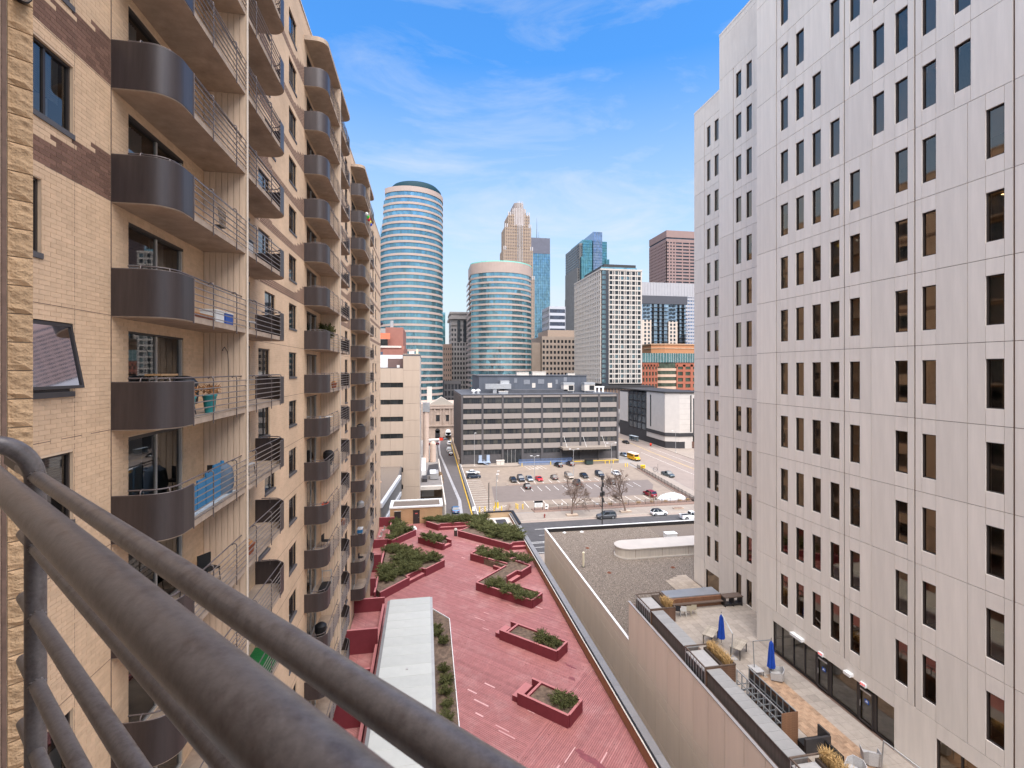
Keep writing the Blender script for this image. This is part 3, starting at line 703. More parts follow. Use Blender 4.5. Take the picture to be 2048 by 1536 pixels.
MB().quad((27.0, 2.5, TZ), (27.0, 2.5, 18.3), (27.0, 20.3, 18.3), (27.0, 20.3, TZ)).quad((24.6, 2.5, TZ - 0.02), (27, 2.5, TZ - 0.02), (27, 20.3, TZ - 0.02), (24.6, 20.3, TZ - 0.02)).build('interior', mat('orange_room', (0.34, 0.20, 0.085), 0.8, var=0.3), sf2)
blue = mat('sign_blue', (0.02, 0.10, 0.42), 0.5, var=0.02); whitep = mat('sign_white', (0.8, 0.8, 0.8), 0.5, var=0.01); red_s = emit('exit_red', (0.75, 0.06, 0.05), 0.5)
def text(body, size, m_, loc, rot, parent, name, ext=0.003):
    c = bpy.data.curves.new(name, 'FONT'); c.body = body; c.size = size; c.extrude = ext; c.align_x = 'CENTER'; c.align_y = 'CENTER'
    t = bpy.data.objects.new('t', c); COL.objects.link(t); dg = bpy.context.evaluated_depsgraph_get(); me = bpy.data.meshes.new_from_object(t.evaluated_get(dg))
    bpy.data.objects.remove(t); me.materials.clear(); me.materials.append(m_)
    o = link(name, me, parent); o.location = Vector(loc) - (ROOT.get(parent.name, Vector((0, 0, 0))) if parent else Vector((0, 0, 0))); o.rotation_euler = rot; return o
for (a, b) in ((26.16, 27.04), (23.14, 24.02)):          # two glass doors with blue stickers and red EXIT signs over them
    d = MB()
    d.box(24.44, a, TZ + 0.05, 24.5, a + 0.07, 18.0); d.box(24.44, b - 0.07, TZ + 0.05, 24.5, b, 18.0); d.box(24.44, a + 0.07, TZ + 0.05, 24.5, b - 0.07, TZ + 0.17); d.box(24.44, a + 0.07, 17.9, 24.5, b - 0.07, 18.0)
    do = d.build('door', dark_frame, tower)
    MB().tube([(24.4, b - 0.12, TZ + 0.9), (24.4, b - 0.12, TZ + 1.25)], 0.014, 8).build('handle', alu, do, True)
    MB().box(24.42, a + 0.1, 17.82, 24.45, b - 0.1, 17.9).build('door_closer', alu, do)
    c = (a + b) / 2
    MB().box(24.52, c - 0.14, TZ + 1.2, 24.525, c + 0.14, TZ + 1.42).build('sticker', blue, do); MB().box(24.512, c - 0.08, TZ + 1.27, 24.517, c + 0.08, TZ + 1.31).box(24.512, c - 0.05, TZ + 1.33, 24.517, c + 0.05, TZ + 1.37).build('sticker_print', whitep, do)
for y in (26.62, 23.62):
    e = thing('exit_sign', 'small white EXIT sign with red letters over the %s terrace door' % ('farther' if y > 25 else 'nearer'), 'sign', (24.3, y, 18.22), 0, 'exit signs over the terrace doors')
    MB().box(24.28, y - 0.17, 18.16, 24.38, y + 0.17, 18.36).build('housing', whitep, e); text('EXIT', 0.15, red_s, (24.272, y, 18.26), (R(90), 0, R(-90)), e, 'lettering')
for y0, y1 in ((28.0, 29.0), (24.3, 24.75)):
    tag(MB().box(24.1, y0, 18.25, 24.385, y1, 18.42).build('wall_light', white_paint), 'long white wall light above the terrace glass' if y0 > 26 else 'short white wall light between the two terrace doors', 'light')

# ================================================================ podium: gravel roof, terrace, panelled side wall
PX = 17.2; PY = 69.4; TE = 39.5
pod_m = mat('podium_panel', (0.74, 0.63, 0.515), 0.62, var=0.05, scale=0.5, streak=True, obj=0.03, stain=0.12, stain_col=(0.40, 0.33, 0.27))
pod = thing('podium_building', 'low podium with tan panelled side wall, gravel roof and paved terrace below the white tower', 'building', (PX, 40, 0))
m = MB(); m.box(PX + 0.04, 0, 0, 24.5, TE - 0.05, 15.7); m.box(PX + 0.04, TE - 0.05, 0, 60, PY - 0.05, 12.0); m.box(24.5, 0, 0, 27.2, TE, 12)
m.build('core', joint, pod)
ys = [69.4, 67.7, 66.0, 64.3, 62.7, 61.1, 59.4, 57.75, 56.1, 54.5, 53.05, 51.34, 49.71, 47.95, 46.26, 44.6, 42.91, 41.2, 39.5, 37.8, 36.11, 34.45, 32.71, 31.0, 29.26, 27.55, 25.83, 24.1, 22.4, 20.7, 19, 17.3, 15.6, 13.9, 12.2, 10.5, 8.8, 7.1, 5.4]
pu = {}
for b, a in zip(ys, ys[1:]):
    top = 12.78 if a >= TE - 0.01 else 16.08
    for z0, z1 in ((4.0, 8.2), (8.2, 11.1), (11.1, 11.95), (11.95, top)):
        key = (round(b - a, 2), round(z1 - z0, 2))
        if key not in pu: pu[key] = MB().box(0, 0.024, 0.02, 0.05, b - a - 0.024, z1 - z0 - 0.02).mesh('panel', pod_m)
        inst('panel', pu[key], pod, (PX, a, z0))
m = MB(); m.box(PX - 0.03, TE, 12.78, PX + 0.2, PY + 0.03, 12.86); m.box(PX + 0.2, PY - 0.2, 12.78, 60, PY + 0.03, 12.86); m.build('coping', white_paint, pod)
m = MB(); m.box(PX - 0.02, 0, 16.08, PX + 0.16, TE + 0.1, 16.13); m.box(PX + 0.05, TE, 12.0, PX + 0.22, TE + 0.12, 16.08); m.build('coping', mat('grey_flashing', (0.36, 0.34, 0.33), 0.5, metal=0.2, var=0.08), pod)
m = MB(); m.box(PX + 0.055, TE + 0.1, 11.9, PX + 0.18, PY - 0.19, 12.779); m.box(PX + 0.18, PY - 0.19, 11.9, 60, PY, 12.779); m.build('parapet', mat('black_membrane', (0.022, 0.019, 0.018), 0.7, var=0.15), pod)
m = MB(); m.box(PX + 0.05, TE, 12.1, 24.5, TE + 0.02, 15.9); m.build('terrace_end_wall', pod_m, pod)
# gravel: sheet plus loose stones
gravel_m = mat('roof_gravel', (0.15, 0.118, 0.093), 0.95, var=0.5, scale=28, bump=0.8, bscale=40)
MB().box(PX + 0.18, TE + 0.12, 12.0, 60, PY - 0.19, 12.28).build('gravel_bed', gravel_m, pod)
rg_ = random.Random(5); st = MB()
def stone(mb, x, y, z, r):
    a = rg_.random() * 6.28; i = len(mb.v); h = r * 0.6
    for q in range(4):
        aa = a + q * 1.5708 + rg_.uniform(-0.3, 0.3); mb.v.append((x + r * math.cos(aa), y + r * math.sin(aa), z))
    mb.v.append((x + rg_.uniform(-0.3, 0.3) * r, y + rg_.uniform(-0.3, 0.3) * r, z + h))
    mb.f += [(i, i + 1, i + 4), (i + 1, i + 2, i + 4), (i + 2, i + 3, i + 4), (i + 3, i, i + 4)]
for _ in range(80000):
    x = rg_.uniform(PX + 0.25, 33); y = rg_.uniform(TE + 0.2, PY - 0.25)
    if x > 29.6 and y < 50.7: continue
    stone(st, x, y, 12.272, rg_.uniform(0.028, 0.075))
o = st.build('gravel', mat('gravel_stone', (0.20, 0.165, 0.133), 0.9, var=0.1, scale=3, island=0.7), pod); o['kind'] = 'stuff'
# rounded concrete monitor on the gravel, pipes, vents
k_ = 0.983
mon = thing('roof_monitor', 'long low concrete roof box with rounded end on the gravel', 'roof box', (25, 59, 12.28))
def stadium(x0, y0, y1, off): 
    rr = (y1 - y0) / 2 + off; yc = (y0 + y1) / 2
    return [(60, y0 - off)] + [(x0 + (y1 - y0) / 2 + rr * math.cos(R(a)), yc + rr * math.sin(R(a))) for a in range(270, 89, -15)] + [(60, y1 + off)]
MB().prism(stadium(24.0, 57.6, 60.7, 0.12), 12.28, 12.42).build('base', concrete_lt, mon)
MB().prism(stadium(24.0, 57.6, 60.7, 0.0), 12.42, 13.45).build('body', mat('monitor_wall', (0.50, 0.44, 0.37), 0.85, var=0.12, scale=2, streak=True), mon)
MB().prism(stadium(24.0, 57.6, 60.7, 0.1), 13.45, 13.58).build('roof', mat('monitor_roof', (0.45, 0.40, 0.35), 0.8, var=0.07, scale=0.6), mon)
for q in range(9): MB().box(26.0 + q * 3.6, 57.585, 12.45, 26.03 + q * 3.6, 57.6, 13.44).build('joint', joint, mon)
vp = thing('vent_stack', 'slim cream vent pipe standing on the gravel roof', 'vent', (18.8, 56.4, 12.28))
MB().tube([(18.8, 56.4, 12.28), (18.8, 56.4, 14.0)], 0.13, 12).build('pipe', mat('cream_paint', (0.66, 0.58, 0.42), 0.6, var=0.05), vp, True); MB().tube([(18.8, 56.4, 14.0), (18.8, 56.4, 14.12)], 0.17, 12, 0.05).build('cap', MATS['cream_paint'], vp, True)
MB().box(18.6, 56.2, 12.28, 19.0, 56.6, 12.33).build('flashing', black, vp)
for i, (x, y) in enumerate(((21.2, 54.2), (21.3, 62.2), (29.3, 54.3), (22.6, 68.6), (20.0, 68.7))):
    dr = thing('roof_drain', ['rusty round roof drain in the middle of the gravel', 'small rusty roof drain beyond the vent pipe', 'rusty roof drain close to the white tower', 'small pale roof hood by the far parapet, farther right', 'small pale roof hood at the far corner of the gravel'][i], 'drain', (x, y, 12.28))
    c_ = mat('rust', (0.16, 0.055, 0.03), 0.9, var=0.3, scale=8) if i < 3 else white_paint
    MB().lathe((x, y, 12.28), [(0.2, 0), (0.18, 0.09), (0.07, 0.14)], 12).build('dome', c_, dr, True); MB().lathe((x, y, 12.27), [(0.28, 0), (0.27, 0.03)], 12).build('ring', c_, dr, True)
hv = thing('roof_unit', 'small white roof unit beside the long concrete roof box', 'vent', (34.2, 64, 12.28)); MB().box(33.4, 63.6, 12.28, 35, 64.6, 12.9).build('housing', white_paint, hv); MB().box(33.35, 63.55, 12.9, 35.05, 64.65, 12.98).build('lid', white_paint, hv)
# concrete pavers on the gravel near the tower
pav = mat('roof_paver', (0.36, 0.29, 0.22), 0.9, var=0.12, scale=2, obj=0.1)
pme = MB().box(0, 0, 0, 0.6, 0.6, 0.05).mesh('paver', pav)
for i in range(7):
    for j in range(9):
        x, y = 26.6 + 0.615 * i, 46.5 + 0.615 * j - 0.35 * max(0, 3 - i)
        if x < 29.2: inst('paver', pme, pod, (x, y, 12.29))
# terrace paving
tp = mat('terrace_paver', (0.32, 0.272, 0.225), 0.85, var=0.12, scale=2.5, obj=0.13, stain=0.25)
MB().box(PX + 0.2, 0, 15.7, 24.46, TE - 0.001, 15.9).box(24.46, 32.72, 15.7, 29.9, TE - 0.001, 15.9).build('terrace_bed', joint, pod)
tme = MB().box(0, 0, 0, 0.592, 0.592, 0.06).mesh('terrace_paver', tp); cnt = 0; rest = MB()
for j in range(50, 5, -1):
    for i in range(17):
        x, y = 19.5 + i * 0.6, 9.0 + j * 0.6
        if y > TE - 0.6 or (x > 23.9 and y < 32.3) or x > 29.2 or (x > 26.6 and y > 40.6): continue
        if cnt < 290 and y > 20: inst('terrace_paver', tme, pod, (x, y, 15.905)); cnt += 1
        else: rest.box(x, y, 15.905, x + 0.592, y + 0.592, 15.965)
if rest.v: o = rest.build('terrace_paver_rest', tp, pod); o['kind'] = 'stuff'
# timber decking strip
dk = mat('deck_tile', (0.33, 0.205, 0.125), 0.75, var=0.28, scale=4, obj=0.2, col2=(0.39, 0.26, 0.165))
dme = MB().box(0, 0, 0, 0.297, 0.6, 0.025).mesh('deck_board', dk)
for j in range(16):
    for i in range(8):
        x, y = 20.55 + 0.3 * i, 19.3 + 0.6025 * j + 0.3 * (i % 2)
        if x + 0.3 > 22.95: continue
        if y > 28.3 + (22.95 - x) * 0.0: continue
        if x < 21.0 and y > 26.5: continue
        inst('deck_board', dme, pod, (x, y, 15.968))
slat_w = mat('brown_cladding', (0.145, 0.078, 0.048), 0.7, var=0.25, scale=5, streak=False)
steel = mat('galvanised', (0.42, 0.43, 0.43), 0.4, metal=0.7, var=0.1, scale=4)
dk_steel = mat('dark_steel', (0.055, 0.05, 0.05), 0.5, metal=0.3, var=0.15)
cop_m = mat('grey_coping', (0.27, 0.262, 0.25), 0.6, var=0.08, obj=0.06)
grass_m = mat('dry_grass', (0.42, 0.27, 0.115), 0.9, var=0.15, scale=3, island=0.35, spec=0.1)
def grass_clump(name, label, x0, x1, y0, y1, z, n, hh, group=None):
    rr = random.Random(sum(map(ord, label))); b = MB()
    for _ in range(n):
        x, y = rr.uniform(x0, x1), rr.uniform(y0, y1); a = rr.random() * 6.28; l = hh * rr.uniform(0.6, 1.1); o = rr.uniform(0.2, 0.65) * l; w = 0.012
        px, py = -math.sin(a) * w, math.cos(a) * w; c, s_ = math.cos(a), math.sin(a)
        p0 = (x, y, z); p1 = (x + c * o * 0.35, y + s_ * o * 0.35, z + l * 0.7); p2 = (x + c * o, y + s_ * o, z + l * 0.85)
        b.quad((p0[0] - px, p0[1] - py, z), (p0[0] + px, p0[1] + py, z), (p1[0] + px, p1[1] + py, p1[2]), (p1[0] - px, p1[1] - py, p1[2]))
        b.quad((p1[0] - px, p1[1] - py, p1[2]), (p1[0] + px, p1[1] + py, p1[2]), p2)
    t = thing(name, label, 'grass', ((x0 + x1) / 2, (y0 + y1) / 2, z), 0, group); b.build('blades', grass_m, t); return t
lb = ['farthest clad planter box on the terrace edge, at the corner by the gravel', 'middle clad planter box on the terrace edge with a long row of dry grass', 'nearest clad planter box on the terrace edge at the bottom of the picture']
for i, (ya, yb) in enumerate(((35.95, 38.65), (28.3, 30.8), (18.6, 21.05))):
    x0, x1, zt = 17.45, 19.65, 17.15
    t = thing('planter_box', lb[i], 'planter', (x0, ya, 15.9), 0, 'clad planter boxes along the terrace edge')
    MB().box(x0 + 0.06, ya + 0.06, 15.9, x1 - 0.06, yb - 0.06, 16.75).build('core', dk_steel, t)
    MB().box(x0, ya, zt - 0.07, x1, ya + 0.07, zt).box(x0, yb - 0.07, zt - 0.07, x1, yb, zt).box(x0, ya + 0.07, zt - 0.07, x0 + 0.07, yb - 0.07, zt).box(x1 - 0.07, ya + 0.07, zt - 0.07, x1, yb - 0.07, zt).build('rim', mat('rim_wood', (0.115, 0.08, 0.06), 0.7, var=0.2, scale=6), t)
    MB().box(x0 + 0.07, ya + 0.07, 16.72, x0 + 1.4, yb - 0.07, 16.78).build('gravel_tray', mat('tray_stone', (0.36, 0.345, 0.33), 0.85, var=0.1, scale=3), t)
    MB().box(x0 + 1.4, ya + 0.07, 16.72, x1 - 0.07, yb - 0.07, 16.95).build('soil', mat('soil_dark', (0.06, 0.04, 0.028), 0.95, var=0.3, scale=6), t)
    n = 7; zz = 15.95
    sm = MB().box(0, 0, 0, x1 - x0 - 0.02, 0.03, 0.105).mesh('slat', slat_w); sm2 = MB().box(0, 0, 0, 0.03, yb - ya - 0.02, 0.105).mesh('slat', slat_w)
    for q in range(10): inst('slat', sm, t, (x0 + 0.01, ya + 0.03, 15.95 + 0.113 * q)); inst('slat', sm2, t, (x1 - 0.05, ya + 0.01, 15.95 + 0.113 * q))
    fm = MB().box(0, 0, 0, 0.03, 0.045, 1.05).mesh('picket', steel)
    for q in range(int((yb - ya) / 0.33) + 1): inst('picket', fm, t, (x0 + 0.01, ya + 0.02 + q * 0.33, 16.0))
gl = ['dry grass tuft in the farthest terrace planter', 'long row of dry grass in the middle terrace planter', 'dry grass in the nearest terrace planter at the bottom']
grass_clump('dry_grass', gl[0], 18.95, 19.5, 36.1, 37.2, 16.9, 420, 0.75); grass_clump('dry_grass', gl[1], 19.0, 19.5, 28.45, 30.7, 16.9, 900, 0.65); grass_clump('dry_grass', gl[2], 19.0, 19.5, 18.8, 20.9, 16.9, 900, 0.7)
for i, (ya, yb) in enumerate(((30.8, 35.95), (21.05, 28.3))):
    t = thing('coped_wall', ['farther low terrace wall with grey slab coping', 'nearer low terrace wall with grey slab coping'][i], 'wall', (17.6, ya, 15.9), 0, 'low coped walls of the terrace')
    MB().box(17.62, ya, 15.9, 18.5, yb, 16.94).build('core', mat('weathered_cladding', (0.11, 0.09, 0.08), 0.8, var=0.25, scale=2, streak=True), t)
    n = round((yb - ya) / 0.62); st_ = (yb - ya) / n; cm = MB().box(0, 0.006, 0, 1.0, st_ - 0.006, 0.05).mesh('coping_slab', cop_m)
    for q in range(n): inst('coping_slab', cm, t, (17.55, ya + q * st_, 16.945))
t = thing('metal_frame', 'open galvanised frame like a row of empty shelves beside the terrace wall', 'frame', (18.6, 22.8, 15.9))
ya, yb, x0, x1, zt = 22.95, 26.75, 18.62, 19.45, 17.85
for x in (x0, x1):
    MB().box(x - 0.03, ya, zt - 0.05, x + 0.03, yb, zt).build('beam', steel, t); MB().box(x - 0.02, ya, 17.2, x + 0.02, yb, 17.25).build('beam', steel, t)
um = MB().box(-0.025, -0.025, 0, 0.025, 0.025, 1.9).mesh('upright', steel); cm = MB().box(0, -0.02, 0, x1 - x0, 0.02, 0.05).mesh('crossbar', steel); sh = MB().box(0, 0.04, 0, 0.04, 0.42, 1.1).mesh('side_board', dk_steel)
for q in range(9):
    y = ya + q * (yb - ya) / 8
    inst('upright', um, t, (x0, y, 15.92)); inst('upright', um, t, (x1, y, 15.92)); inst('crossbar', cm, t, (x0, y, 16.5)); inst('crossbar', cm, t, (x0, y, 16.9))
    if q < 8: inst('side_board', sh, t, (x1 + 0.03, y, 16.45))
MB().box(x0 + 0.05, ya, 16.1, x1 - 0.05, yb, 16.14).build('tray', black, t); MB().box(x1 + 0.035, ya, 16.0, x1 + 0.06, yb, 17.8).build('back_panel', slat_w, t); MB().box(x0 - 0.02, ya, 16.0, x0 + 0.0, yb, 16.45).build('front_panel', dk_steel, t)
sm = MB().box(0, 0, 0, x1 - x0 + 0.15, 0.03, 0.12).mesh('end_slat', mat('end_cladding', (0.19, 0.095, 0.05), 0.65, var=0.25, scale=6))
for q in range(15): inst('end_slat', sm, t, (x0 - 0.06, ya - 0.06, 15.93 + 0.127 * q))
t = thing('terrace_stage', 'low wooden platform with grey top at the far end of the terrace', 'platform', (22.5, 38.6, 15.9))
MB().box(20.2, 37.9, 15.96, 24.9, 39.4, 16.75).build('base', mat('stage_wood', (0.17, 0.078, 0.04), 0.65, var=0.25, scale=3), t)
MB().box(20.15, 38.1, 16.75, 24.95, 39.42, 16.83).build('top', mat('stage_top', (0.20, 0.205, 0.215), 0.35, var=0.1, scale=1), t); MB().box(19.8, 37.6, 16.35, 24.9, 38.09, 16.43).build('step', MATS['rim_wood'], t)
t = thing('dark_bench', 'dark wooden box bench against the white tower at the terrace end', 'bench', (25.6, 37.6, 15.96))
MB().box(24.9, 37.35, 16.72, 26.6, 38.1, 16.8).build('seat', MATS['rim_wood'], t)
for x in (24.95, 25.72, 26.5): MB().box(x, 37.4, 15.96, x + 0.07, 38.05, 16.72).build('leg', dk_steel, t)
MB().box(24.95, 37.45, 16.1, 26.55, 38.0, 16.16).build('stretcher', dk_steel, t)
t = thing('lounge_box', 'dark high backed outdoor seat beside the end of the metal frame', 'seat', (20.3, 22.5, 15.96))
MB().box(19.5, 22.3, 16.0, 21.0, 22.42, 16.75).build('backrest', dk_steel, t); MB().box(19.5, 22.42, 16.0, 20.9, 22.95, 16.35).build('seat', black, t); MB().box(20.9, 22.35, 16.0, 21.0, 23.1, 16.85).build('armrest', dk_steel, t); MB().box(20.6, 21.2, 16.0, 20.72, 22.3, 16.6).build('side_wall', black, t)
# chairs
def shell_chair(label, x, y, rz, col, s=1.0, cat='chair'):
    t = thing('terrace_chair', label, cat, (x, y, 15.965), rz)
    MB().prism([(-0.24, -0.22), (0.24, -0.22), (0.21, 0.22), (-0.21, 0.22)], 0.42 * s, 0.46 * s).build('seat', col, t)
    b = MB(); pr = [(-0.23, 0.22, 0.46), (0.23, 0.22, 0.46), (0.21, 0.33, 0.9), (-0.21, 0.33, 0.9)]
    b.quad(*pr); b.quad(*[(p[0], p[1] + 0.03, p[2]) for p in pr][::-1]); b.build('backrest', col, t)
    for sx in (-1, 1):
        for sy in (-1, 1): MB().tube([(sx * 0.2, sy * 0.19, 0.44), (sx * 0.24, sy * 0.23, 0)], 0.02, 6).build('leg', col, t)
    return t
wc = mat('white_plastic', (0.68, 0.67, 0.64), 0.5, var=0.04); tc_ = mat('tan_plastic', (0.50, 0.44, 0.32), 0.5, var=0.05); bc = mat('black_chair', (0.03, 0.03, 0.035), 0.5, var=0.05)
shell_chair('black plastic chair, first of the four in front of the wooden platform', 20.3, 36.9, R(150), bc); shell_chair('white plastic chair second of the four in front of the wooden platform', 20.75, 36.8, R(160), wc); shell_chair('tan plastic chair third of the four in front of the wooden platform', 21.2, 36.8, R(165), tc_); shell_chair('tan plastic chair last of the four in front of the wooden platform', 21.65, 36.9, R(170), tc_)
gw = mat('grey_wicker', (0.40, 0.385, 0.37), 0.8, var=0.15, scale=20)
def tub_chair(label, x, y, rz):
    t = thing('wicker_chair', label, 'armchair', (x, y, 15.97), rz)
    MB().box(-0.3, -0.3, 0.28, 0.3, 0.3, 0.4).build('seat', gw, t)
    b = MB(); 
    pts = [(-0.36, -0.34), (-0.38, 0.3), (-0.2, 0.42), (0.2, 0.42), (0.38, 0.3), (0.36, -0.34)]; hs = [0.58, 0.66, 0.82, 0.82, 0.66, 0.58]
    for k in range(5):
        p, q = pts[k], pts[k + 1]; b.quad((p[0], p[1], 0.12), (q[0], q[1], 0.12), (q[0] * 1.12, q[1] * 1.12, hs[k + 1]), (p[0] * 1.12, p[1] * 1.12, hs[k]))
        b.quad((p[0] * 0.9, p[1] * 0.9, 0.12), (p[0] * 1.03, p[1] * 1.03, hs[k]), (q[0] * 1.03, q[1] * 1.03, hs[k + 1]), (q[0] * 0.9, q[1] * 0.9, 0.12)); b.quad((p[0] * 1.12, p[1] * 1.12, hs[k]), (q[0] * 1.12, q[1] * 1.12, hs[k + 1]), (q[0] * 1.03, q[1] * 1.03, hs[k + 1]), (p[0] * 1.03, p[1] * 1.03, hs[k]))
    b.build('backrest', gw, t)
    for sx in (-0.26, 0.26):
        for sy in (-0.26, 0.28): MB().tube([(sx, sy, 0.3), (sx, sy, 0)], 0.025, 6).build('leg', dk_steel, t)
tub_chair('grey wicker tub chair beneath the nearer blue umbrella', 22.35, 28.1, R(-120)); tub_chair('grey wicker tub chair on the paving beside the wooden strip, at the bottom right', 22.4, 21.3, R(150)); tub_chair('grey wicker tub chair behind the nearest dry grass planter', 20.75, 20.6, R(-60))
t = thing('side_table', 'small low grey table on the terrace behind the metal frame', 'table', (21.5, 28.7, 15.97)); MB().box(21.2, 28.45, 16.3, 21.8, 28.95, 16.34).build('tabletop', gw, t)
for sx in (21.25, 21.75):
    for sy in (28.5, 28.9): MB().tube([(sx, sy, 15.97), (sx, sy, 16.3)], 0.02, 6).build('leg', dk_steel, t)
# slatted tables
tw = mat('grey_timber', (0.36, 0.31, 0.245), 0.85, var=0.25, scale=4, obj=0.14)
def table(label, c, rz):
    t = thing('picnic_table', label, 'table', c, rz); me = MB().box(-0.8, -0.062, 0, 0.8, 0.062, 0.04).mesh('plank', tw)
    for q in range(6): inst('plank', me, t, (0, -0.325 + q * 0.13, 0.72)); 
    for sx in (-0.7, 0.7):
        for sy in (-0.3, 0.3): MB().box(sx - 0.03, sy - 0.03, 0, sx + 0.03, sy + 0.03, 0.72).build('leg', dk_steel, t)
        MB().box(sx - 0.025, -0.27, 0.66, sx + 0.025, 0.27, 0.72).build('apron', dk_steel, t)
table('weathered slatted table left of the farther blue umbrella', (20.75, 32.9, 15.965), R(42)); table('weathered slatted table between the two blue umbrellas', (21.75, 31.05, 15.965), R(38))
# folded umbrellas on cantilever arms
uc = mat('blue_canvas', (0.006, 0.05, 0.32), 0.8, var=0.15, scale=3)
def umbrella(label, foot, tip):
    t = thing('folded_umbrella', label, 'umbrella', (foot[0], foot[1], 15.965))
    fx, fy = foot; x, y = tip; z0 = 15.965
    MB().tube([(fx, fy, z0), (fx + (x - fx) * -0.08, fy + (y - fy) * -0.08, z0 + 1.75)], 0.035, 8).build('pole', steel, t, True)
    MB().tube([(fx + (x - fx) * -0.08, fy + (y - fy) * -0.08, z0 + 1.75), (x, y, z0 + 2.42)], 0.03, 8).build('arm', steel, t, True); MB().tube([(x, y, z0 + 0.3), (x, y, z0 + 2.55)], 0.02, 6).build('stem', dk_steel, t, True)
    MB().box(fx - 0.3, fy - 0.3, z0, fx + 0.3, fy + 0.3, z0 + 0.05).build('base', gw, t)
    b = MB(); n = 16; rows = [(0.03, 2.36), (0.13, 2.2), (0.19, 1.6), (0.23, 1.0), (0.27, 0.62)]
    for r_, h in rows:
        for j in range(n):
            a = 2 * math.pi * j / n; q = r_ * (1.0 if j % 2 else 0.72); b.v.append((x + q * math.cos(a), y + q * math.sin(a), z0 + h + (0.05 if j % 2 and h < 0.7 else 0)))
    for k in range(len(rows) - 1):
        for j in range(n): a = k * n + j; c = k * n + (j + 1) % n; b.f.append((a, a + n, c + n, c))
    b.build('canopy', uc, t)
umbrella('farther folded blue umbrella on a slanted arm', (21.0, 30.75), (21.1, 32.1)); umbrella('nearer folded blue umbrella by the terrace glass', (21.8, 29.45), (22.25, 28.4))
t = thing('umbrella_frame', 'bare slanted umbrella pole at the bottom right corner of the terrace', 'umbrella', (22.4, 20.6, 15.965)); MB().tube([(22.35, 20.7, 15.97), (22.4, 20.6, 17.6)], 0.035, 8).build('pole', steel, t, True); MB().tube([(22.4, 20.6, 17.6), (22.9, 18.9, 17.3)], 0.03, 8).build('arm', steel, t, True)
# ================================================================ ground, streets, red deck
asphalt = mat('asphalt', (0.058, 0.054, 0.054), 0.9, var=0.2, scale=0.8, bump=0.1, bscale=30, stain=0.35, stain_col=(0.085, 0.08, 0.077))
asphalt_old = mat('asphalt_old', (0.235, 0.195, 0.17), 0.92, var=0.12, scale=0.5, stain=0.45, stain_col=(0.17, 0.145, 0.13), bump=0.1)
asphalt_lot = mat('asphalt_lot', (0.135, 0.109, 0.096), 0.92, var=0.08, scale=0.5, stain=0.25, bump=0.1)
walk = mat('sidewalk', (0.245, 0.203, 0.168), 0.9, var=0.1, scale=0.9, stain=0.3, bump=0.1)
lot_conc = mat('lot_concrete', (0.205, 0.162, 0.126), 0.92, var=0.14, scale=0.6, stain=0.6, stain_col=(0.15, 0.118, 0.096))
paint_w = mat('road_paint', (0.62, 0.60, 0.56), 0.8, var=0.15, scale=3); paint_y = mat('road_paint_yellow', (0.55, 0.36, 0.07), 0.8, var=0.2, scale=3)
mulch = mat('mulch', (0.175, 0.112, 0.085), 0.95, var=0.3, scale=4, bump=0.6, bscale=12)
struct('ground', MB().quad((-1500, -300, -0.02), (2500, -300, -0.02), (2500, 4000, -0.02), (-1500, 4000, -0.02)), mat('city_ground', (0.22, 0.20, 0.185), 0.95, var=0.15, scale=0.05))
struct('street', MB().box(-120, 93.0, -0.015, 82, 113.9, 0.004), asphalt)
struct('near_sidewalk', MB().box(14.6, 80, -0.01, 82, 92.8, 0.13), walk)
st = struct('street_gutter', MB().box(14, 112.5, -0.01, 82, 113.88, 0.012), mat('gutter', (0.245, 0.195, 0.16), 0.9, var=0.1))
sw = struct('sidewalk', MB().box(15, 113.9, -0.01, 80, 114.1, 0.14), mat('kerb', (0.36, 0.31, 0.26), 0.9, var=0.15))
fl = MB().box(0.008, 0.008, 0, 1.77, 1.94, 0.14).mesh('flag', mat('flagstone', (0.225, 0.187, 0.153), 0.9, var=0.08, scale=1.2, obj=0.07, stain=0.15))
for i in range(35):
    for j in range(3): inst('flag', fl, sw, (16 + 1.78 * i, 114.1 + 1.95 * j, -0.005))
ave = struct('avenue', MB().prism([(77.5, 120), (82, 92), (106, 92), (107.5, 200), (112, 340), (88, 340), (84.5, 190)], -0.012, 0.006), mat('avenue_asphalt', (0.215, 0.172, 0.145), 0.92, var=0.1, scale=0.4, stain=0.35))
# street markings
mk = MB()
def mark(parent, x0, y0, x1, y1, m_=paint_w, z=0.008): MB().box(x0, y0, z - 0.003, x1, y1, z + 0.001).build('marking', m_, parent)
S_ = bpy.data.objects['street']
for x in range(12, 80, 12): mark(S_, x + 0.4, 107.5, x + 3.7, 107.65); mark(S_, x + 0.4, 103.5, x + 2.9, 103.62)
for y in (99.55, 98.9, 96.55, 93.65): mark(S_, -60, y, 80, y + 0.14)
A_ = bpy.data.objects['avenue']
for k, xo in ((0, 0), (1, 0.35)):
    MB().prism([(95.6 + xo, 150), (95.72 + xo, 150), (97.6 + xo, 200), (103 + xo, 280), (102.9 + xo, 280), (97.5 + xo, 200)], 0.007, 0.011).build('centre_line', paint_y, A_)
MB().prism([(90.5, 140), (90.62, 140), (93, 200), (92.9, 200)], 0.007, 0.011).build('lane_line', paint_w, A_); MB().prism([(100.6, 160), (100.72, 160), (103, 215), (102.9, 215)], 0.007, 0.011).build('lane_line', paint_w, A_)
struct('corner_walk', MB().prism([(104, 120), (130, 120), (130, 240), (108.5, 240), (106.6, 190)], -0.01, 0.14), walk)
struct('avenue_walk', MB().prism([(73.6, 120.0), (77.3, 120.0), (82.5, 178), (78, 178)], -0.01, 0.13), walk)
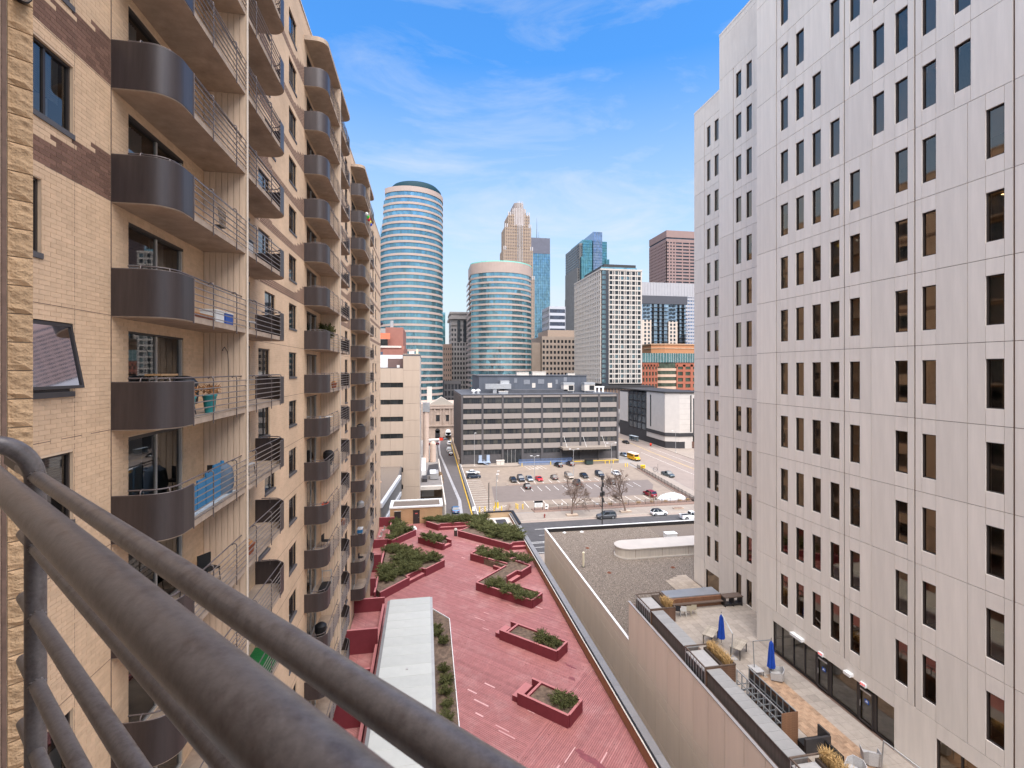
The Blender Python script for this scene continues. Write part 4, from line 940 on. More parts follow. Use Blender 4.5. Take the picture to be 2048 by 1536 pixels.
# parking lot
lot = struct('parking_lot', MB().prism([(12.6, 121.0), (73.0, 121.0), (76.6, 178), (13.2, 183)], -0.012, 0.01), lot_conc)
MB().prism([(18.6, 131.2), (64.5, 132.0), (70.5, 143), (72, 150), (20.2, 149.5)], 0.011, 0.016).build('asphalt_patch', asphalt_lot, lot)
def line(p, q, w=0.11, m_=paint_w, nm='stall_line'): MB().wall(p, q, w, 0.013, 0.022).build(nm, m_, lot)
for i in range(17):
    x = 26.6 + 2.68 * i; line((x, 131.0), (x + 0.15, 125.0))
for i in range(17):
    x = 29.0 + 2.62 * i
    if x < 68: line((x, 141.5), (x - 0.1, 147.0))
for i in range(15):
    x = 29.4 + 2.62 * i
    if x < 68: line((x, 150.6), (x, 155.6))
for i in range(13): line((13.1, 128.0 + 2.55 * i), (17.9, 128.0 + 2.55 * i))
for i in range(5): line((37.5 + 1.5 * i, 172.5), (36.6 + 1.5 * i, 178.5))
for i in range(4): line((36.8 + i * 1.3, 173.2 + i * 1.2), (40.5 + i * 0.6, 173 + i * 1.2))
for i in range(7): line((12.9 + 1.0 * i, 123.0 + 0.4 * i), (15.0 + 1.1 * i, 126.5 + 0.3 * i))
MB().prism([(25.5, 149.3), (55, 149.3), (56.2, 150.6), (24.8, 150.6)], 0.0, 0.14).build('island_kerb', walk, lot); MB().prism([(25.9, 149.5), (54.8, 149.5), (55.7, 150.45), (25.4, 150.45)], 0.13, 0.17).build('island_mulch', mulch, lot)
MB().prism([(12.8, 179.0), (34, 178.0), (37, 184), (12.9, 184)], 0.0, 0.55).build('loading_kerb', walk, lot)
MB().prism([(27.3, 119.9), (72.5, 120.2), (72.9, 124.3), (46, 124.3), (27.0, 123.4)], 0.0, 0.17).build('front_bed', mulch, lot)
MB().prism([(72.0, 122.5), (73.4, 122.5), (77.3, 168), (76.0, 168)], 0.0, 0.17).build('side_bed', mulch, lot)
MB().prism([(71.4, 124.5), (71.7, 124.5), (75.8, 168), (75.5, 168)], 0.0, 0.2).build('side_kerb', walk, lot)
# alley between the tan office and the dark office
al = struct('alley', MB().prism([(4.6, 114.2), (11.2, 114.2), (12.0, 185), (12.9, 270), (5.6, 270), (5.2, 170)], -0.01, 0.012), mat('alley_asphalt', (0.092, 0.08, 0.076), 0.85, var=0.12, scale=0.6, stain=0.3))
rr = random.Random(4); P = []
ctr = [(8.6, 116), (9.3, 135), (8.4, 160), (7.3, 185), (6.3, 210), (6.6, 232), (7.6, 255)]
lft = [(x - rr.uniform(0.3, 0.8), y) for x, y in ctr]; rgt = [(x + rr.uniform(0.2, 0.6), y) for x, y in ctr][::-1]
MB().prism(lft + rgt, 0.013, 0.017).build('wet_streak', mat('meltwater', (0.33, 0.32, 0.32), 0.35, var=0.35, scale=1.2), al)
MB().prism([(11.3, 114.3), (11.55, 114.3), (12.2, 185), (12.9, 262), (12.7, 262), (11.95, 185)], 0.0, 0.2).build('yellow_kerb', mat('kerb_yellow', (0.62, 0.38, 0.03), 0.8, var=0.2), al)
wl_ = thing('alley_barrier', 'long low concrete barrier between the alley and the parking lot', 'wall', (12.3, 118, 0))
MB().prism([(11.75, 116), (12.5, 116), (13.0, 183), (12.45, 183)], 0, 0.85).build('wall', mat('barrier_dark', (0.13, 0.125, 0.125), 0.9, var=0.15), wl_); MB().prism([(12.62, 118), (12.72, 118), (13.16, 183), (13.06, 183)], 0.85, 0.93).build('edge', white_paint, wl_)
MB().prism([(12.25, 186), (13.0, 186), (13.9, 245), (13.1, 245)], 0, 2.2).build('wall', mat('barrier_tan', (0.34, 0.25, 0.17), 0.9, var=0.15), wl_)

# ---- the red deck
deck_red = mat('deck_plank', (0.33, 0.130, 0.120), 0.58, var=0.13, scale=1.8, island=0.12, spec=0.4, stain=0.75, stain_col=(0.44, 0.235, 0.215))
deck_pale = mat('deck_plank_pale', (0.58, 0.33, 0.31), 0.6, var=0.12, scale=2)
red_wall = mat('red_stucco', (0.16, 0.026, 0.034), 0.75, var=0.1, scale=1.5, bump=0.1, bscale=30, spec=0.3)
red_cap = mat('red_cap', (0.43, 0.16, 0.155), 0.65, var=0.08, scale=2)
soil = mat('planter_soil', (0.10, 0.066, 0.046), 0.95, var=0.4, scale=3.5, bump=0.9, bscale=18, col2=(0.155, 0.105, 0.072))
deck = struct('roof_deck', MB().box(-7.4, -5, 0, 14.5, 86, DECK - 0.03), mat('deck_gap', (0.08, 0.02, 0.02), 0.8, var=0.1))
def clip(poly, a, b, c):                   # keep a*x+b*y <= c
    out = []
    for i, p in enumerate(poly):
        q = poly[(i + 1) % len(poly)]; dp = a * p[0] + b * p[1] - c; dq = a * q[0] + b * q[1] - c
        if dp <= 0: out.append(p)
        if dp * dq < 0: t = dp / (dp - dq); out.append((p[0] + (q[0] - p[0]) * t, p[1] + (q[1] - p[1]) * t))
    return out
def planks(poly, ang, w, z0, z1, name, m_, parent, gap=0.022):
    d = (-math.sin(R(ang)), math.cos(R(ang)))   # across the planks
    vs = [p[0] * d[0] + p[1] * d[1] for p in poly]; b = MB(); t = math.floor(min(vs) / w) * w
    while t < max(vs):
        q = clip(clip(poly, d[0], d[1], t + w - gap), -d[0], -d[1], -t)
        if len(q) >= 3: b.prism(q, z0, z1 + random.uniform(-0.002, 0.002))
        t += w
    o = b.build(name, m_, parent); o['kind'] = 'stuff'; return o
# main field: planks at 45 degrees; a second field of planks turned the other way beyond a seam board
SA, SB = (14.36, 41.36), (4.2, 29.7)
planks([(-6.0, 26.0), (1.0, 26.0), SB, SA, (14.4, 85.9), (-7.4, 85.9), (-7.4, 60), (-6.0, 56)], -45, 0.15, DECK - 0.03, DECK, 'plank', deck_red, deck)
planks([(1.1, 25.9), (14.4, 25.9), (14.4, 41.3), (4.25, 29.55)], 47, 0.15, DECK - 0.03, DECK, 'plank', deck_red, deck)
planks([(-7.4, 26), (-6.02, 26), (-6.02, 56), (-7.4, 59.9)], -45, 0.15, DECK - 0.03, DECK, 'plank', deck_red, deck)
MB().wall(SA, (4.2, 29.7), 0.2, DECK - 0.02, DECK + 0.004).build('seam_board', deck_red, deck)
pr = random.Random(8)
for i in range(34):
    x = pr.uniform(3, 12.5); y = pr.uniform(34, 76); w = pr.choice((0.06, 0.07, 0.14)); l = pr.uniform(0.6, 2.2)
    if y < 40 and x > 10: continue
    MB().wall((x, y), (x + l * 0.7071, y - l * 0.7071), w, DECK, DECK + 0.004).build('pale_board', deck_pale, deck)
for (x, y, l) in ((9.1, 31.2, 1.6), (7.9, 30.2, 1.2), (6.3, 28.6, 1.5), (11.3, 30.6, 1.3)): MB().wall((x, y), (x + l * 0.682, y + l * 0.731), 0.08, DECK, DECK + 0.004).build('pale_board', deck_pale, deck)
def patch(name, cx, cy, rx, ry, rot, m_, n=26, z=DECK + 0.006, seed=1):
    q = random.Random(seed); P = []
    for k in range(n):
        a = 2 * math.pi * k / n; f = q.uniform(0.65, 1.15); x, y = rx * f * math.cos(a), ry * f * math.sin(a); c, s_ = math.cos(rot), math.sin(rot); P.append((cx + x * c - y * s_, cy + x * s_ + y * c))
    MB().prism(P, z - 0.003, z).build(name, m_, deck)
wet = mat('damp_stain', (0.22, 0.062, 0.062), 0.35, var=0.2, scale=4)
for i, (x, y, rx, ry) in enumerate(((10.9, 31.1, 1.1, 0.28), (11.4, 30.2, 0.7, 0.16), (10.4, 31.9, 0.35, 0.2), (12.6, 41.2, 0.7, 0.12), (12.2, 39.6, 0.35, 0.15), (12.3, 29.2, 0.35, 0.1))): patch('stain', x, y, rx, ry, R(-50), wet, z=DECK + 0.006 + 0.004 * i, seed=i)
dbr = MB()
for i in range(260):
    x, y = pr.uniform(2.5, 13.8), pr.uniform(27, 78); stone(dbr, x, y, DECK + 0.002, pr.uniform(0.012, 0.05))
o = dbr.build('leaf_litter', mat('leaf_litter', (0.13, 0.05, 0.04), 0.9, var=0.3, island=0.5), deck); o['kind'] = 'stuff'
# parapet on the street side
pa = thing('deck_parapet', 'brown clad parapet with grey metal coping along the right edge of the red deck', 'parapet', (14.7, 50, DECK))
MB().box(14.42, 5, DECK - 0.02, 14.6, 84.8, 10.96).build('inner_face', mat('brown_face', (0.30, 0.15, 0.075), 0.75, var=0.15, scale=1.2, streak=True), pa)
MB().box(14.6, 5, 0, 15.12, 84.8, 10.78).build('wall', mat('parapet_wall', (0.36, 0.27, 0.19), 0.85, var=0.1), pa); MB().box(14.36, 5, 10.96, 14.46, 84.8, 10.99).build('trim', concrete_lt, pa); MB().box(14.47, 5, 10.97, 14.62, 84.8, 11.0).build('gap_strip', black, pa)
cm = MB().box(0, 0.004, 0, 0.58, 3.49, 0.07).mesh('coping', mat('coping_metal', (0.235, 0.225, 0.22), 0.5, metal=0.2, var=0.06, scale=1, obj=0.05))
MB().box(14.64, 5, 10.78, 15.1, 84.8, 11.0).build('coping_core', black, pa)
for q in range(23): inst('coping', cm, pa, (14.6, 5 + 3.5 * q, 11.0))
# far light well with tan walls and black coping
lw = thing('light_well', 'tan walled roof light well with black coping at the far right corner of the deck', 'roof', (12.5, 82, DECK))
tanw = mat('tan_wall', (0.48, 0.34, 0.205), 0.85, var=0.08, scale=1)
MB().box(10.3, 84.0, DECK, 15.15, 84.3, 11.25).box(14.85, 77.5, DECK, 15.15, 84.0, 11.25).build('wall', tanw, lw); MB().box(10.0, 83.95, 11.25, 15.25, 84.4, 11.38).box(14.8, 77, 11.25, 15.25, 83.95, 11.38).build('coping', black, lw)
MB().box(10.5, 78.2, DECK + 0.3, 14.8, 83.9, DECK + 0.36).build('ledge', concrete_lt, lw); MB().box(11.4, 78.6, DECK + 0.37, 13.9, 82.8, DECK + 0.48).build('kerb', concrete_lt, lw); MB().box(11.75, 78.95, DECK + 0.44, 13.5, 82.4, DECK + 0.5).build('grate', dk_steel, lw)

# ---- planters
class Planter:
    def __init__(s, label, ref): s.t = thing('planter', label, 'planter', (ref[0], ref[1], DECK), 0, 'red walled planters on the deck')
    def wall(s, p, q, h=0.93, t=0.17, z=DECK):
        MB().wall(p, q, t, z - 0.02, z + h).build('wall', red_wall, s.t); d = (Vector(q) - Vector(p)).normalized() * 0.012
        MB().wall((p[0] - d.x, p[1] - d.y), (q[0] + d.x, q[1] + d.y), t + 0.024, z + h, z + h + 0.02).build('wall_cap', red_cap, s.t); return s
    def soil(s, poly, h=0.78): MB().prism(poly, DECK, DECK + h).build('soil', soil, s.t); return s
    def bench(s, p, q, w, h=0.42, side=1):
        MB().wall(p, q, w, DECK, DECK + h, side).build('bench', red_wall, s.t); MB().wall(p, q, w + 0.02, DECK + h, DECK + h + 0.02, side).build('bench_seat', red_cap, s.t); return s
def rectplan(a, L_, W_):                  # a: near-left corner; length runs along (1,-1), width along (1,1)
    e = 0.70711
    return lambda u, v: (a[0] + e * (u + v), a[1] + e * (-u + v))
# nearest
f = rectplan((7.1, 37.3), 4.45, 2.1)
p = Planter('nearest short planter on the red deck, at the bottom centre', f(2, 1))
p.wall(f(0, 0), f(4.45, 0)).wall(f(4.45, 0.1), f(4.45, 2.1)).wall(f(0.85, 0.1), f(0.85, 2.0)).wall(f(0.0, 2.1), f(4.35, 2.1)).soil([f(0.9, 0.05), f(4.4, 0.05), f(4.4, 2.05), f(0.9, 2.05)]).bench(f(0.1, 0.1), f(0.1, 2.0), 0.7, 0.42, 1)
f2 = f
f = rectplan((7.1, 46.6), 6.3, 1.9); f1 = f
p = Planter('long planter with a bare left half, second nearest on the red deck', f(3, 1))
p.wall(f(0, 0), f(6.3, 0)).wall(f(6.3, 0.1), f(6.3, 1.9)).wall(f(0.85, 0.1), f(0.85, 1.8)).wall(f(0.0, 1.9), f(6.2, 1.9)).soil([f(0.9, 0.05), f(6.25, 0.05), f(6.25, 1.85), f(0.9, 1.85)]).bench(f(0.1, 0.1), f(0.1, 1.8), 0.7, 0.42, 1)
f = rectplan((5.95, 57.5), 7.8, 2.1); f3 = f
p = Planter('long planter full of juniper at the right middle of the red deck', f(4, 1))
p.wall(f(0, 0), f(7.8, 0)).wall(f(7.8, 0.1), f(7.8, 2.1)).wall(f(0, 0.1), f(0, 2.1)).wall(f(3.4, 2.1), f(7.7, 2.1)).soil([f(0.05, 0.05), f(7.75, 0.05), f(7.75, 2.05), f(0.05, 2.05)])
# its cross arm and the upper arm form one zigzag
p = Planter('zigzag planter with a bench niche, behind the long juniper planter', (9.5, 63)); PL2 = p
p.wall((9.2, 63.75), (10.5, 62.4)).bench((9.05, 63.5), (10.2, 62.3), 0.45, 0.42, -1)
p.wall(f(0, 2.1), f(0, 6.0)).wall(f(2.0, 3.4), f(2.0, 5.6)).wall(f(2.0, 5.6), f(2.6, 5.6)).wall(f(2.6, 5.6), f(2.6, 7.9)).wall((6.13, 66.7), (9.2, 63.6)).wall((6.13, 66.7), (7.5, 68.2)).wall((7.5, 68.2), f(2.6, 7.9))
p.soil([f(0, 2.2), f(2.0, 2.2), f(2.0, 5.6), f(2.55, 5.6), f(2.55, 7.8), (7.6, 68.0), (6.3, 66.75), f(0.02, 6.1)]).bench(f(2.1, 3.5), f(2.1, 5.5), 0.5, 0.42, -1)
p = Planter('small triangular planter with a bench step in the middle of the far deck', (1.5, 73))
p.wall((-1.0, 74.7), (2.5, 71.05)).wall((2.5, 71.05), (2.75, 71.3)).wall((-1.0, 74.7), (0.5, 76.2), 0.6).wall((0.5, 76.2), (3.8, 72.5)).soil([(-0.95, 74.7), (2.0, 71.7), (3.2, 72.9), (0.5, 76.1)]).bench((2.55, 71.15), (3.8, 72.45), 0.55, 0.42, 1)
p = Planter('big left planter crowded with juniper beside the apartment patios', (-1, 64))
PLB = [(-5.0, 56.9), (-1.9, 60.4), (-2.3, 60.85), (-0.4, 63.0), (0.05, 62.55), (2.45, 65.1), (-2.0, 69.6), (-4.9, 72.6), (-5.3, 72.0), (-5.5, 58.0)]
p.wall((-5.0, 56.8), (-1.9, 60.3)).wall((-1.9, 60.3), (-2.3, 60.75)).wall((-2.3, 60.75), (-0.4, 62.9)).wall((-0.4, 62.9), (0.05, 62.45)).wall((0.05, 62.45), (2.5, 65.05)).wall((2.5, 65.05), (-2.2, 69.7), 0.6).wall((-5.6, 56.9), (-5.6, 72.2)).soil(PLB).bench((-1.95, 60.3), (-0.05, 62.4), 0.45, 0.42, 1)
p = Planter('far left planter overflowing with juniper near the brick shed', (-3.5, 79))
p.wall((-4.8, 73.9), (-1.45, 78.1)).wall((-1.45, 78.1), (-2.2, 79.0), 0.6).wall((-4.8, 73.9), (-5.5, 74.5)).wall((-5.5, 74.5), (-5.5, 84)).soil([(-4.75, 74.0), (-1.5, 78.1), (-3.6, 80.5), (-3.8, 84), (-5.5, 84), (-5.5, 74.6)])
p = Planter('far planter with a long bench niche below the alley', (4, 82))
p.wall((0.2, 82.2), (2.1, 79.9)).wall((2.1, 79.9), (2.4, 80.25)).wall((2.4, 80.5), (7.9, 80.5)).wall((7.9, 80.5), (7.9, 79.2)).wall((0.2, 82.2), (0.3, 83.6), 0.6).soil([(0.3, 82.3), (2.3, 80.5), (9.5, 80.5), (10.2, 84), (0.3, 84)]).bench((2.2, 80.0), (7.85, 80.0), 0.5, 0.42, 1)
p = Planter('largest far right planter, a juniper thicket behind a long slanted wall', (10, 74))
p.wall((5.1, 76.5), (12.05, 69.2)).wall((12.05, 69.2), (12.5, 69.7)).wall((12.5, 69.95), (14.4, 69.95)).wall((5.1, 76.5), (7.9, 79.2), 0.85).soil([(5.2, 76.5), (12.0, 69.4), (12.5, 69.9), (14.4, 69.95), (14.4, 77.5), (10.5, 78.2), (10.2, 83.9), (8.0, 80.4), (7.9, 79.1)]).bench((12.3, 69.35), (14.4, 69.35), 0.5, 0.42, 1)
# ---- translucent white canopy along the deck with its narrow bed
cn = thing('white_canopy', 'long flat white panelled canopy roof on the red deck beside the balconies', 'canopy', (-1.5, 40, DECK))
cw = mat('white_panel', (0.45, 0.455, 0.42), 0.45, var=0.06, scale=0.8, obj=0.06, stain=0.12, stain_col=(0.52, 0.53, 0.52)); cz = 12.55
MB().box(-3.55, 8, DECK, 0.55, 51.2, cz - 0.1).build('body', mat('canopy_side', (0.40, 0.385, 0.37), 0.6, var=0.1), cn)
cme = MB().box(0, 0.006, 0, 4.0, 1.434, 0.06).mesh('roof_panel', cw)
for q in range(30): inst('roof_panel', cme, cn, (-3.5, 8.0 + 1.44 * q, cz - 0.06))
MB().box(-3.75, 8, cz - 0.25, -3.5, 51.2, cz - 0.08).build('gutter', mat('gutter_grey', (0.20, 0.195, 0.19), 0.5, var=0.1), cn); MB().box(0.5, 8, cz - 0.3, 0.74, 51.2, cz - 0.05).build('gutter', mat('gutter_light', (0.36, 0.355, 0.35), 0.5, var=0.12), cn)
for q in range(29): MB().box(-3.48, 8 + 1.44 * (q + 1) - 0.012, cz, 0.48, 8 + 1.44 * (q + 1) + 0.012, cz + 0.012).build('seam', cw, cn)
MB().box(-1.5, 39.0, cz, -1.3, 39.2, cz + 0.05).box(-1.9, 33.3, cz, -1.5, 33.5, cz + 0.05).build('hatch', gw, cn)
nb = thing('garden_bed', 'narrow brown planting bed with low shrubs beside the white canopy', 'garden bed', (1.6, 44, DECK))
MB().prism([(0.75, 12), (2.0, 12), (2.35, 31), (2.45, 47), (2.4, 51.0), (0.6, 53.6), (-1.2, 52.6), (-2.3, 51.5), (0.75, 51.3)], DECK, DECK + 0.16).build('soil', soil, nb)
MB().wall((2.05, 12), (2.42, 31), 0.06, DECK, DECK + 0.22).wall((2.42, 31), (2.5, 51.0), 0.06, DECK, DECK + 0.22).wall((2.5, 51.0), (0.6, 53.75), 0.06, DECK, DECK + 0.22).wall((0.6, 53.75), (-1.0, 52.7), 0.06, DECK, DECK + 0.22).build('edging', white_paint, nb)
# ---- patio partitions along the foot of the apartments
for i, (y, x1, h) in enumerate(((58.2, -5.6, 2.0), (54.4, -4.3, 1.4), (46.5, -4.3, 2.2), (42.0, -4.5, 1.2), (37.0, -4.3, 2.0), (73.7, -5.5, 1.2), (65.0, -5.6, 2.2), (83.5, -5.0, 1.5), (28.5, -4.4, 2.0))):
    t = thing('patio_partition', 'dark red stucco partition between ground patios, number %s along the building' % ('one two three four five six seven eight nine'.split()[i]), 'wall', ((WX + x1) / 2, y, DECK), 0, 'red partitions between the patios')
    t['label'] = ['low', 'short', 'tall', 'squat', 'broad', 'far', 'high', 'farthest', 'near'][i] + ' dark red stucco partition ' + ['below the third balcony stack, beside the big left planter', 'at the foot of the third balcony stack fin', 'between patios in the middle of the long white canopy', 'beside the white canopy just under the second balcony stack end', 'hidden mostly by the foreground railing', 'between the two far left juniper planters', 'beside the bare end of the big left planter', 'in front of the brick shed by the building corner', 'under the foreground handrail'][i]
    MB().wall((WX + 0.02, y), (x1, y), 0.18, DECK, DECK + h).build('wall', red_wall, t); MB().wall((WX + 0.02, y), (x1 + 0.01, y), 0.2, DECK + h, DECK + h + 0.025).build('wall_cap', red_cap, t)
t = thing('patio_kerb', 'long low red wall separating the patios from the canopy walk', 'wall', (-4.3, 45, DECK))
MB().wall((-4.4, 24), (-4.4, 54.3), 0.2, DECK, DECK + 0.75).build('wall', red_wall, t); MB().wall((-4.4, 24), (-4.4, 54.4), 0.24, DECK + 0.75, DECK + 0.78).build('wall_cap', red_cap, t)
# ---- litter bin on the deck, white dome
t = thing('litter_bin', 'dark litter bin beside the corner of the far right planter', 'bin', (4.75, 77.0, DECK)); MB().lathe((4.72, 76.9, DECK), [(0.24, 0), (0.26, 0.9)], 14).build('body', mat('bin_brown', (0.05, 0.035, 0.03), 0.6), t, True); MB().lathe((4.72, 76.9, DECK + 0.9), [(0.27, 0), (0.27, 0.06), (0.16, 0.28), (0.05, 0.32)], 14).build('lid', concrete_lt, t, True)
t = thing('white_dome', 'small white covered mound behind the far left planter corner', 'cover', (-1.7, 79.0, DECK)); MB().lathe((-1.9, 79.2, DECK + 0.6), [(0.62, 0), (0.6, 0.22), (0.42, 0.45), (0.1, 0.55)], 14).build('cover', white_paint, t, True); MB().lathe((-1.9, 79.2, DECK), [(0.5, 0), (0.5, 0.6)], 14).build('base', concrete_lt, t)
# ---- brick shed at the end of the deck
sh = thing('brick_shed', 'low tan brick shed with two dark doors at the far deck end', 'shed', (-1.5, 86, DECK))
shb = brick_mat('shed_brick', (0.47, 0.285, 0.15), (0.42, 0.25, 0.13), (0.42, 0.28, 0.17), axis='X')
MB().box(-5.8, 84.2, DECK - 3, 2.9, 88.6, 12.7).build('wall', shb, sh); MB().box(-5.9, 84.1, 12.7, 3.0, 84.5, 12.95).box(-5.9, 88.3, 12.7, 3.0, 88.7, 12.95).box(-5.9, 84.5, 12.7, -5.4, 88.3, 12.95).box(2.5, 84.5, 12.7, 3.0, 88.3, 12.95).build('coping', white_paint, sh)
MB().box(-5.4, 84.5, 12.7, 2.5, 88.3, 12.78).build('gravel', gravel_m, sh)
for x in (-5.1, -2.0): 
    d_ = MB().box(x, 84.15, DECK, x + 1.1, 84.21, DECK + 2.2).build('door', dark_frame, sh); MB().box(x - 0.05, 84.12, DECK + 2.2, x + 1.15, 84.21, DECK + 2.3).build('lintel', concrete_lt if x < -4 else dark_frame, d_); MB().box(x + 0.95, 84.11, DECK + 1.0, x + 1.0, 84.15, DECK + 1.1).build('handle', alu, d_)
    if x > -4: MB().box(x + 0.35, 84.13, DECK + 1.65, x + 0.75, 84.15, DECK + 1.8).build('notice', mat('notice_red', (0.6, 0.12, 0.1), 0.6), d_)
# ---- skyway over the street
sk = thing('skyway', 'slanted gravel roofed skyway with ribbed grey side leaving the apartment building', 'bridge', (-8, 95, 6))
MB().prism([(-7.6, 85.9), (-5.5, 108.5), (-5.5, 119.9), (-20, 119.9), (-20, 86.1)], 6.5, 12.85).build('body', mat('skyway_dark', (0.085, 0.08, 0.08), 0.6, var=0.1), sk)
MB().prism([(-7.9, 86.2), (-5.8, 108.5), (-5.8, 119.9), (-20, 119.9), (-20, 86.2)], 12.85, 12.9).build('gravel', gravel_m, sk)
MB().wall((-7.45, 86), (-5.35, 108.5), 0.5, 12.4, 13.2).wall((-7.35, 86), (-5.25, 108.5), 0.42, 8.8, 9.6).build('parapet', mat('pale_metal', (0.52, 0.525, 0.53), 0.5, var=0.06), sk)
rib = MB().box(-0.04, -0.05, 0, 0.06, 0.05, 2.8).mesh('rib', mat('rib_grey', (0.24, 0.235, 0.235), 0.5, var=0.1))
for q in range(24): f_ = q / 23; inst('rib', rib, sk, (-7.38 + 2.1 * f_, 86.3 + 22 * f_, 9.6))
tag(MB().lathe((-9.3, 103.5, 12.9), [(0.5, 0), (0.5, 0.12), (0.3, 0.3), (0.05, 0.35)], 14).build('roof_vent', mat('vent_tan', (0.45, 0.27, 0.18), 0.7), None, True), 'tan round vent on the skyway roof', 'vent')
# ================================================================ junipers
jun_m = mat('juniper_needles', (0.088, 0.092, 0.034), 0.85, var=0.3, scale=1.2, island=0.45, obj=0.12, spec=0.15, stain=0.65, stain_col=(0.135, 0.09, 0.042))
bark_m = mat('bark', (0.10, 0.068, 0.05), 0.95, var=0.3, scale=8, bump=0.5, bscale=30)
def juniper_mesh(seed):
    q = random.Random(seed); b = MB(); st = MB()
    for a in range(24):
        an = a * 2.399 + q.uniform(-0.3, 0.3); ln = q.uniform(0.55, 1.0); up = q.uniform(0.15, 0.95) * (1.35 - ln * 0.7)
        pts = []
        for k in range(8):
            f = k / 7; pts.append(Vector((math.cos(an + 0.3 * f) * ln * f, math.sin(an + 0.3 * f) * ln * f, 0.03 + up * (f ** 0.6) + 0.04 * q.random())))
        st.tube(pts[:6], 0.018, 4, 0.006, cap=False)
        for k in range(2, 8):
            for _ in range(22):
                c = pts[k] + Vector((q.gauss(0, 0.085), q.gauss(0, 0.085), q.gauss(0, 0.05)))
                d = Vector((math.cos(an + q.gauss(0, 0.8)), math.sin(an + q.gauss(0, 0.8)), q.uniform(0.0, 0.9))).normalized(); l = q.uniform(0.06, 0.15); w = l * 0.34
                s_ = d.cross(Vector((q.gauss(0, 1), q.gauss(0, 1), q.gauss(0, 1)))).normalized() * w
                i = len(b.v); b.v += [tuple(c - s_ * 0.5), tuple(c + s_ * 0.5), tuple(c + d * l + s_ * 0.15), tuple(c + d * l * 0.6 - s_)]; b.f += [(i, i + 1, i + 2), (i, i + 2, i + 3)]
    return b.mesh('foliage', jun_m), st.mesh('stem', bark_m)
JV = [juniper_mesh(s) for s in range(6)]
jr = random.Random(21)
def juniper(x, y, z, r, h, label, group):
    t = thing('juniper_shrub', label, 'shrub', (x, y, z), 0, group); f, s_ = JV[jr.randrange(6)]; a = jr.random() * 6.28
    inst('foliage', f, t, (x, y, z), a, (r, r, h)); inst('stem', s_, t, (x, y, z), a, (r, r, h))
def inside(p, poly):
    c = False; n = len(poly)
    for i in range(n):
        (x1, y1), (x2, y2) = poly[i], poly[(i + 1) % n]
        if (y1 > p[1]) != (y2 > p[1]) and p[0] < (x2 - x1) * (p[1] - y1) / (y2 - y1) + x1: c = not c
    return c
mat('leaf_litter_brown', (0.16, 0.10, 0.06), 0.95, var=0.2, island=0.6)
def fill(poly, n, r, h, label, group, z=DECK + 0.72, md=0.9):
    xs = [p[0] for p in poly]; ys = [p[1] for p in poly]; got = []; tr = 0
    while len(got) < n and tr < 4000:
        tr += 1; p = (jr.uniform(min(xs), max(xs)), jr.uniform(min(ys), max(ys)))
        if inside(p, poly) and all((p[0] - q[0]) ** 2 + (p[1] - q[1]) ** 2 > md * md for q in got): got.append(p)
    got.sort()
    lt = MB()
    for _ in range(30 * n):
        p = (jr.uniform(min(xs) - 0.4, max(xs) + 0.4), jr.uniform(min(ys) - 0.4, max(ys) + 0.4))
        if inside(p, poly): stone(lt, p[0], p[1], z + 0.055, jr.uniform(0.02, 0.08))
    if lt.v and z > DECK + 0.5: tag(lt.build('leaf_litter', MATS['leaf_litter_brown']), 'dead leaves scattered on the soil under the ' + group, 'leaf litter', None, 'stuff')
    ordn = 'first second third fourth fifth sixth seventh eighth ninth tenth eleventh twelfth thirteenth fourteenth fifteenth sixteenth seventeenth eighteenth'.split()
    for i, p in enumerate(got):
        k = jr.uniform(0.85, 1.15); lab = label if len(got) > 18 else label.replace('juniper', ordn[i] + ' juniper from the left', 1)
        juniper(p[0], p[1], z, r * k, h * jr.uniform(0.8, 1.15), lab, group)
c = f2(3.3, 1.05); juniper(c[0], c[1], DECK + 0.75, 0.95, 0.75, 'bright green juniper at the right end of the nearest deck planter', 'junipers of the nearest planter')
c = f2(3.9, 1.5); juniper(c[0], c[1], DECK + 0.75, 0.6, 0.6, 'small pale juniper in the far corner of the nearest deck planter', 'junipers of the nearest planter')
c = f1(4.3, 0.95); juniper(c[0], c[1], DECK + 0.75, 0.95, 0.95, 'dark juniper in the middle of the half bare planter', 'junipers of the half bare planter')
c = f1(5.5, 0.95); juniper(c[0], c[1], DECK + 0.75, 0.8, 0.7, 'paler juniper at the right end of the half bare planter', 'junipers of the half bare planter')
fill([f3(1.6, 0.2), f3(7.5, 0.2), f3(7.5, 1.9), f3(1.6, 1.9)], 9, 0.98, 0.72, 'juniper in the long planter at the right middle', 'junipers of the long right planter', md=0.7)
fill([(6.7, 67.0), (10, 63.6), (11.6, 62.9), (13.2, 62.6), (12.0, 64.8), (8.2, 67.8)], 9, 1.1, 0.85, 'juniper spilling over the zigzag planter', 'junipers of the zigzag planter', md=0.8)
fill([(-0.7, 74.8), (1.8, 72.2), (2.9, 73.0), (0.5, 75.8)], 6, 1.05, 0.8, 'juniper in the small triangular planter of the far deck', 'junipers of the triangular planter', md=0.7)
fill([(-5.2, 59.5), (-0.5, 63.5), (2.0, 65.4), (-1.5, 68.6), (-3.0, 66.5), (-5.3, 64.5)], 17, 1.3, 0.95, 'juniper in the thick of the big left planter', 'junipers of the big left planter', md=0.75)
fill([(-5.0, 69.2), (-3, 68.6), (-1.6, 69.0), (-4.0, 71.5), (-5.2, 72)], 7, 1.05, 0.8, 'juniper at the bare end of the big left planter', 'junipers at the far end of the big left planter', md=0.7)
fill([(-5.0, 75.0), (-2.2, 78.4), (-3.9, 81), (-4.3, 83.6), (-5.3, 83.5)], 12, 1.1, 0.9, 'juniper in the far left planter near the brick shed', 'junipers near the brick shed', md=0.7)
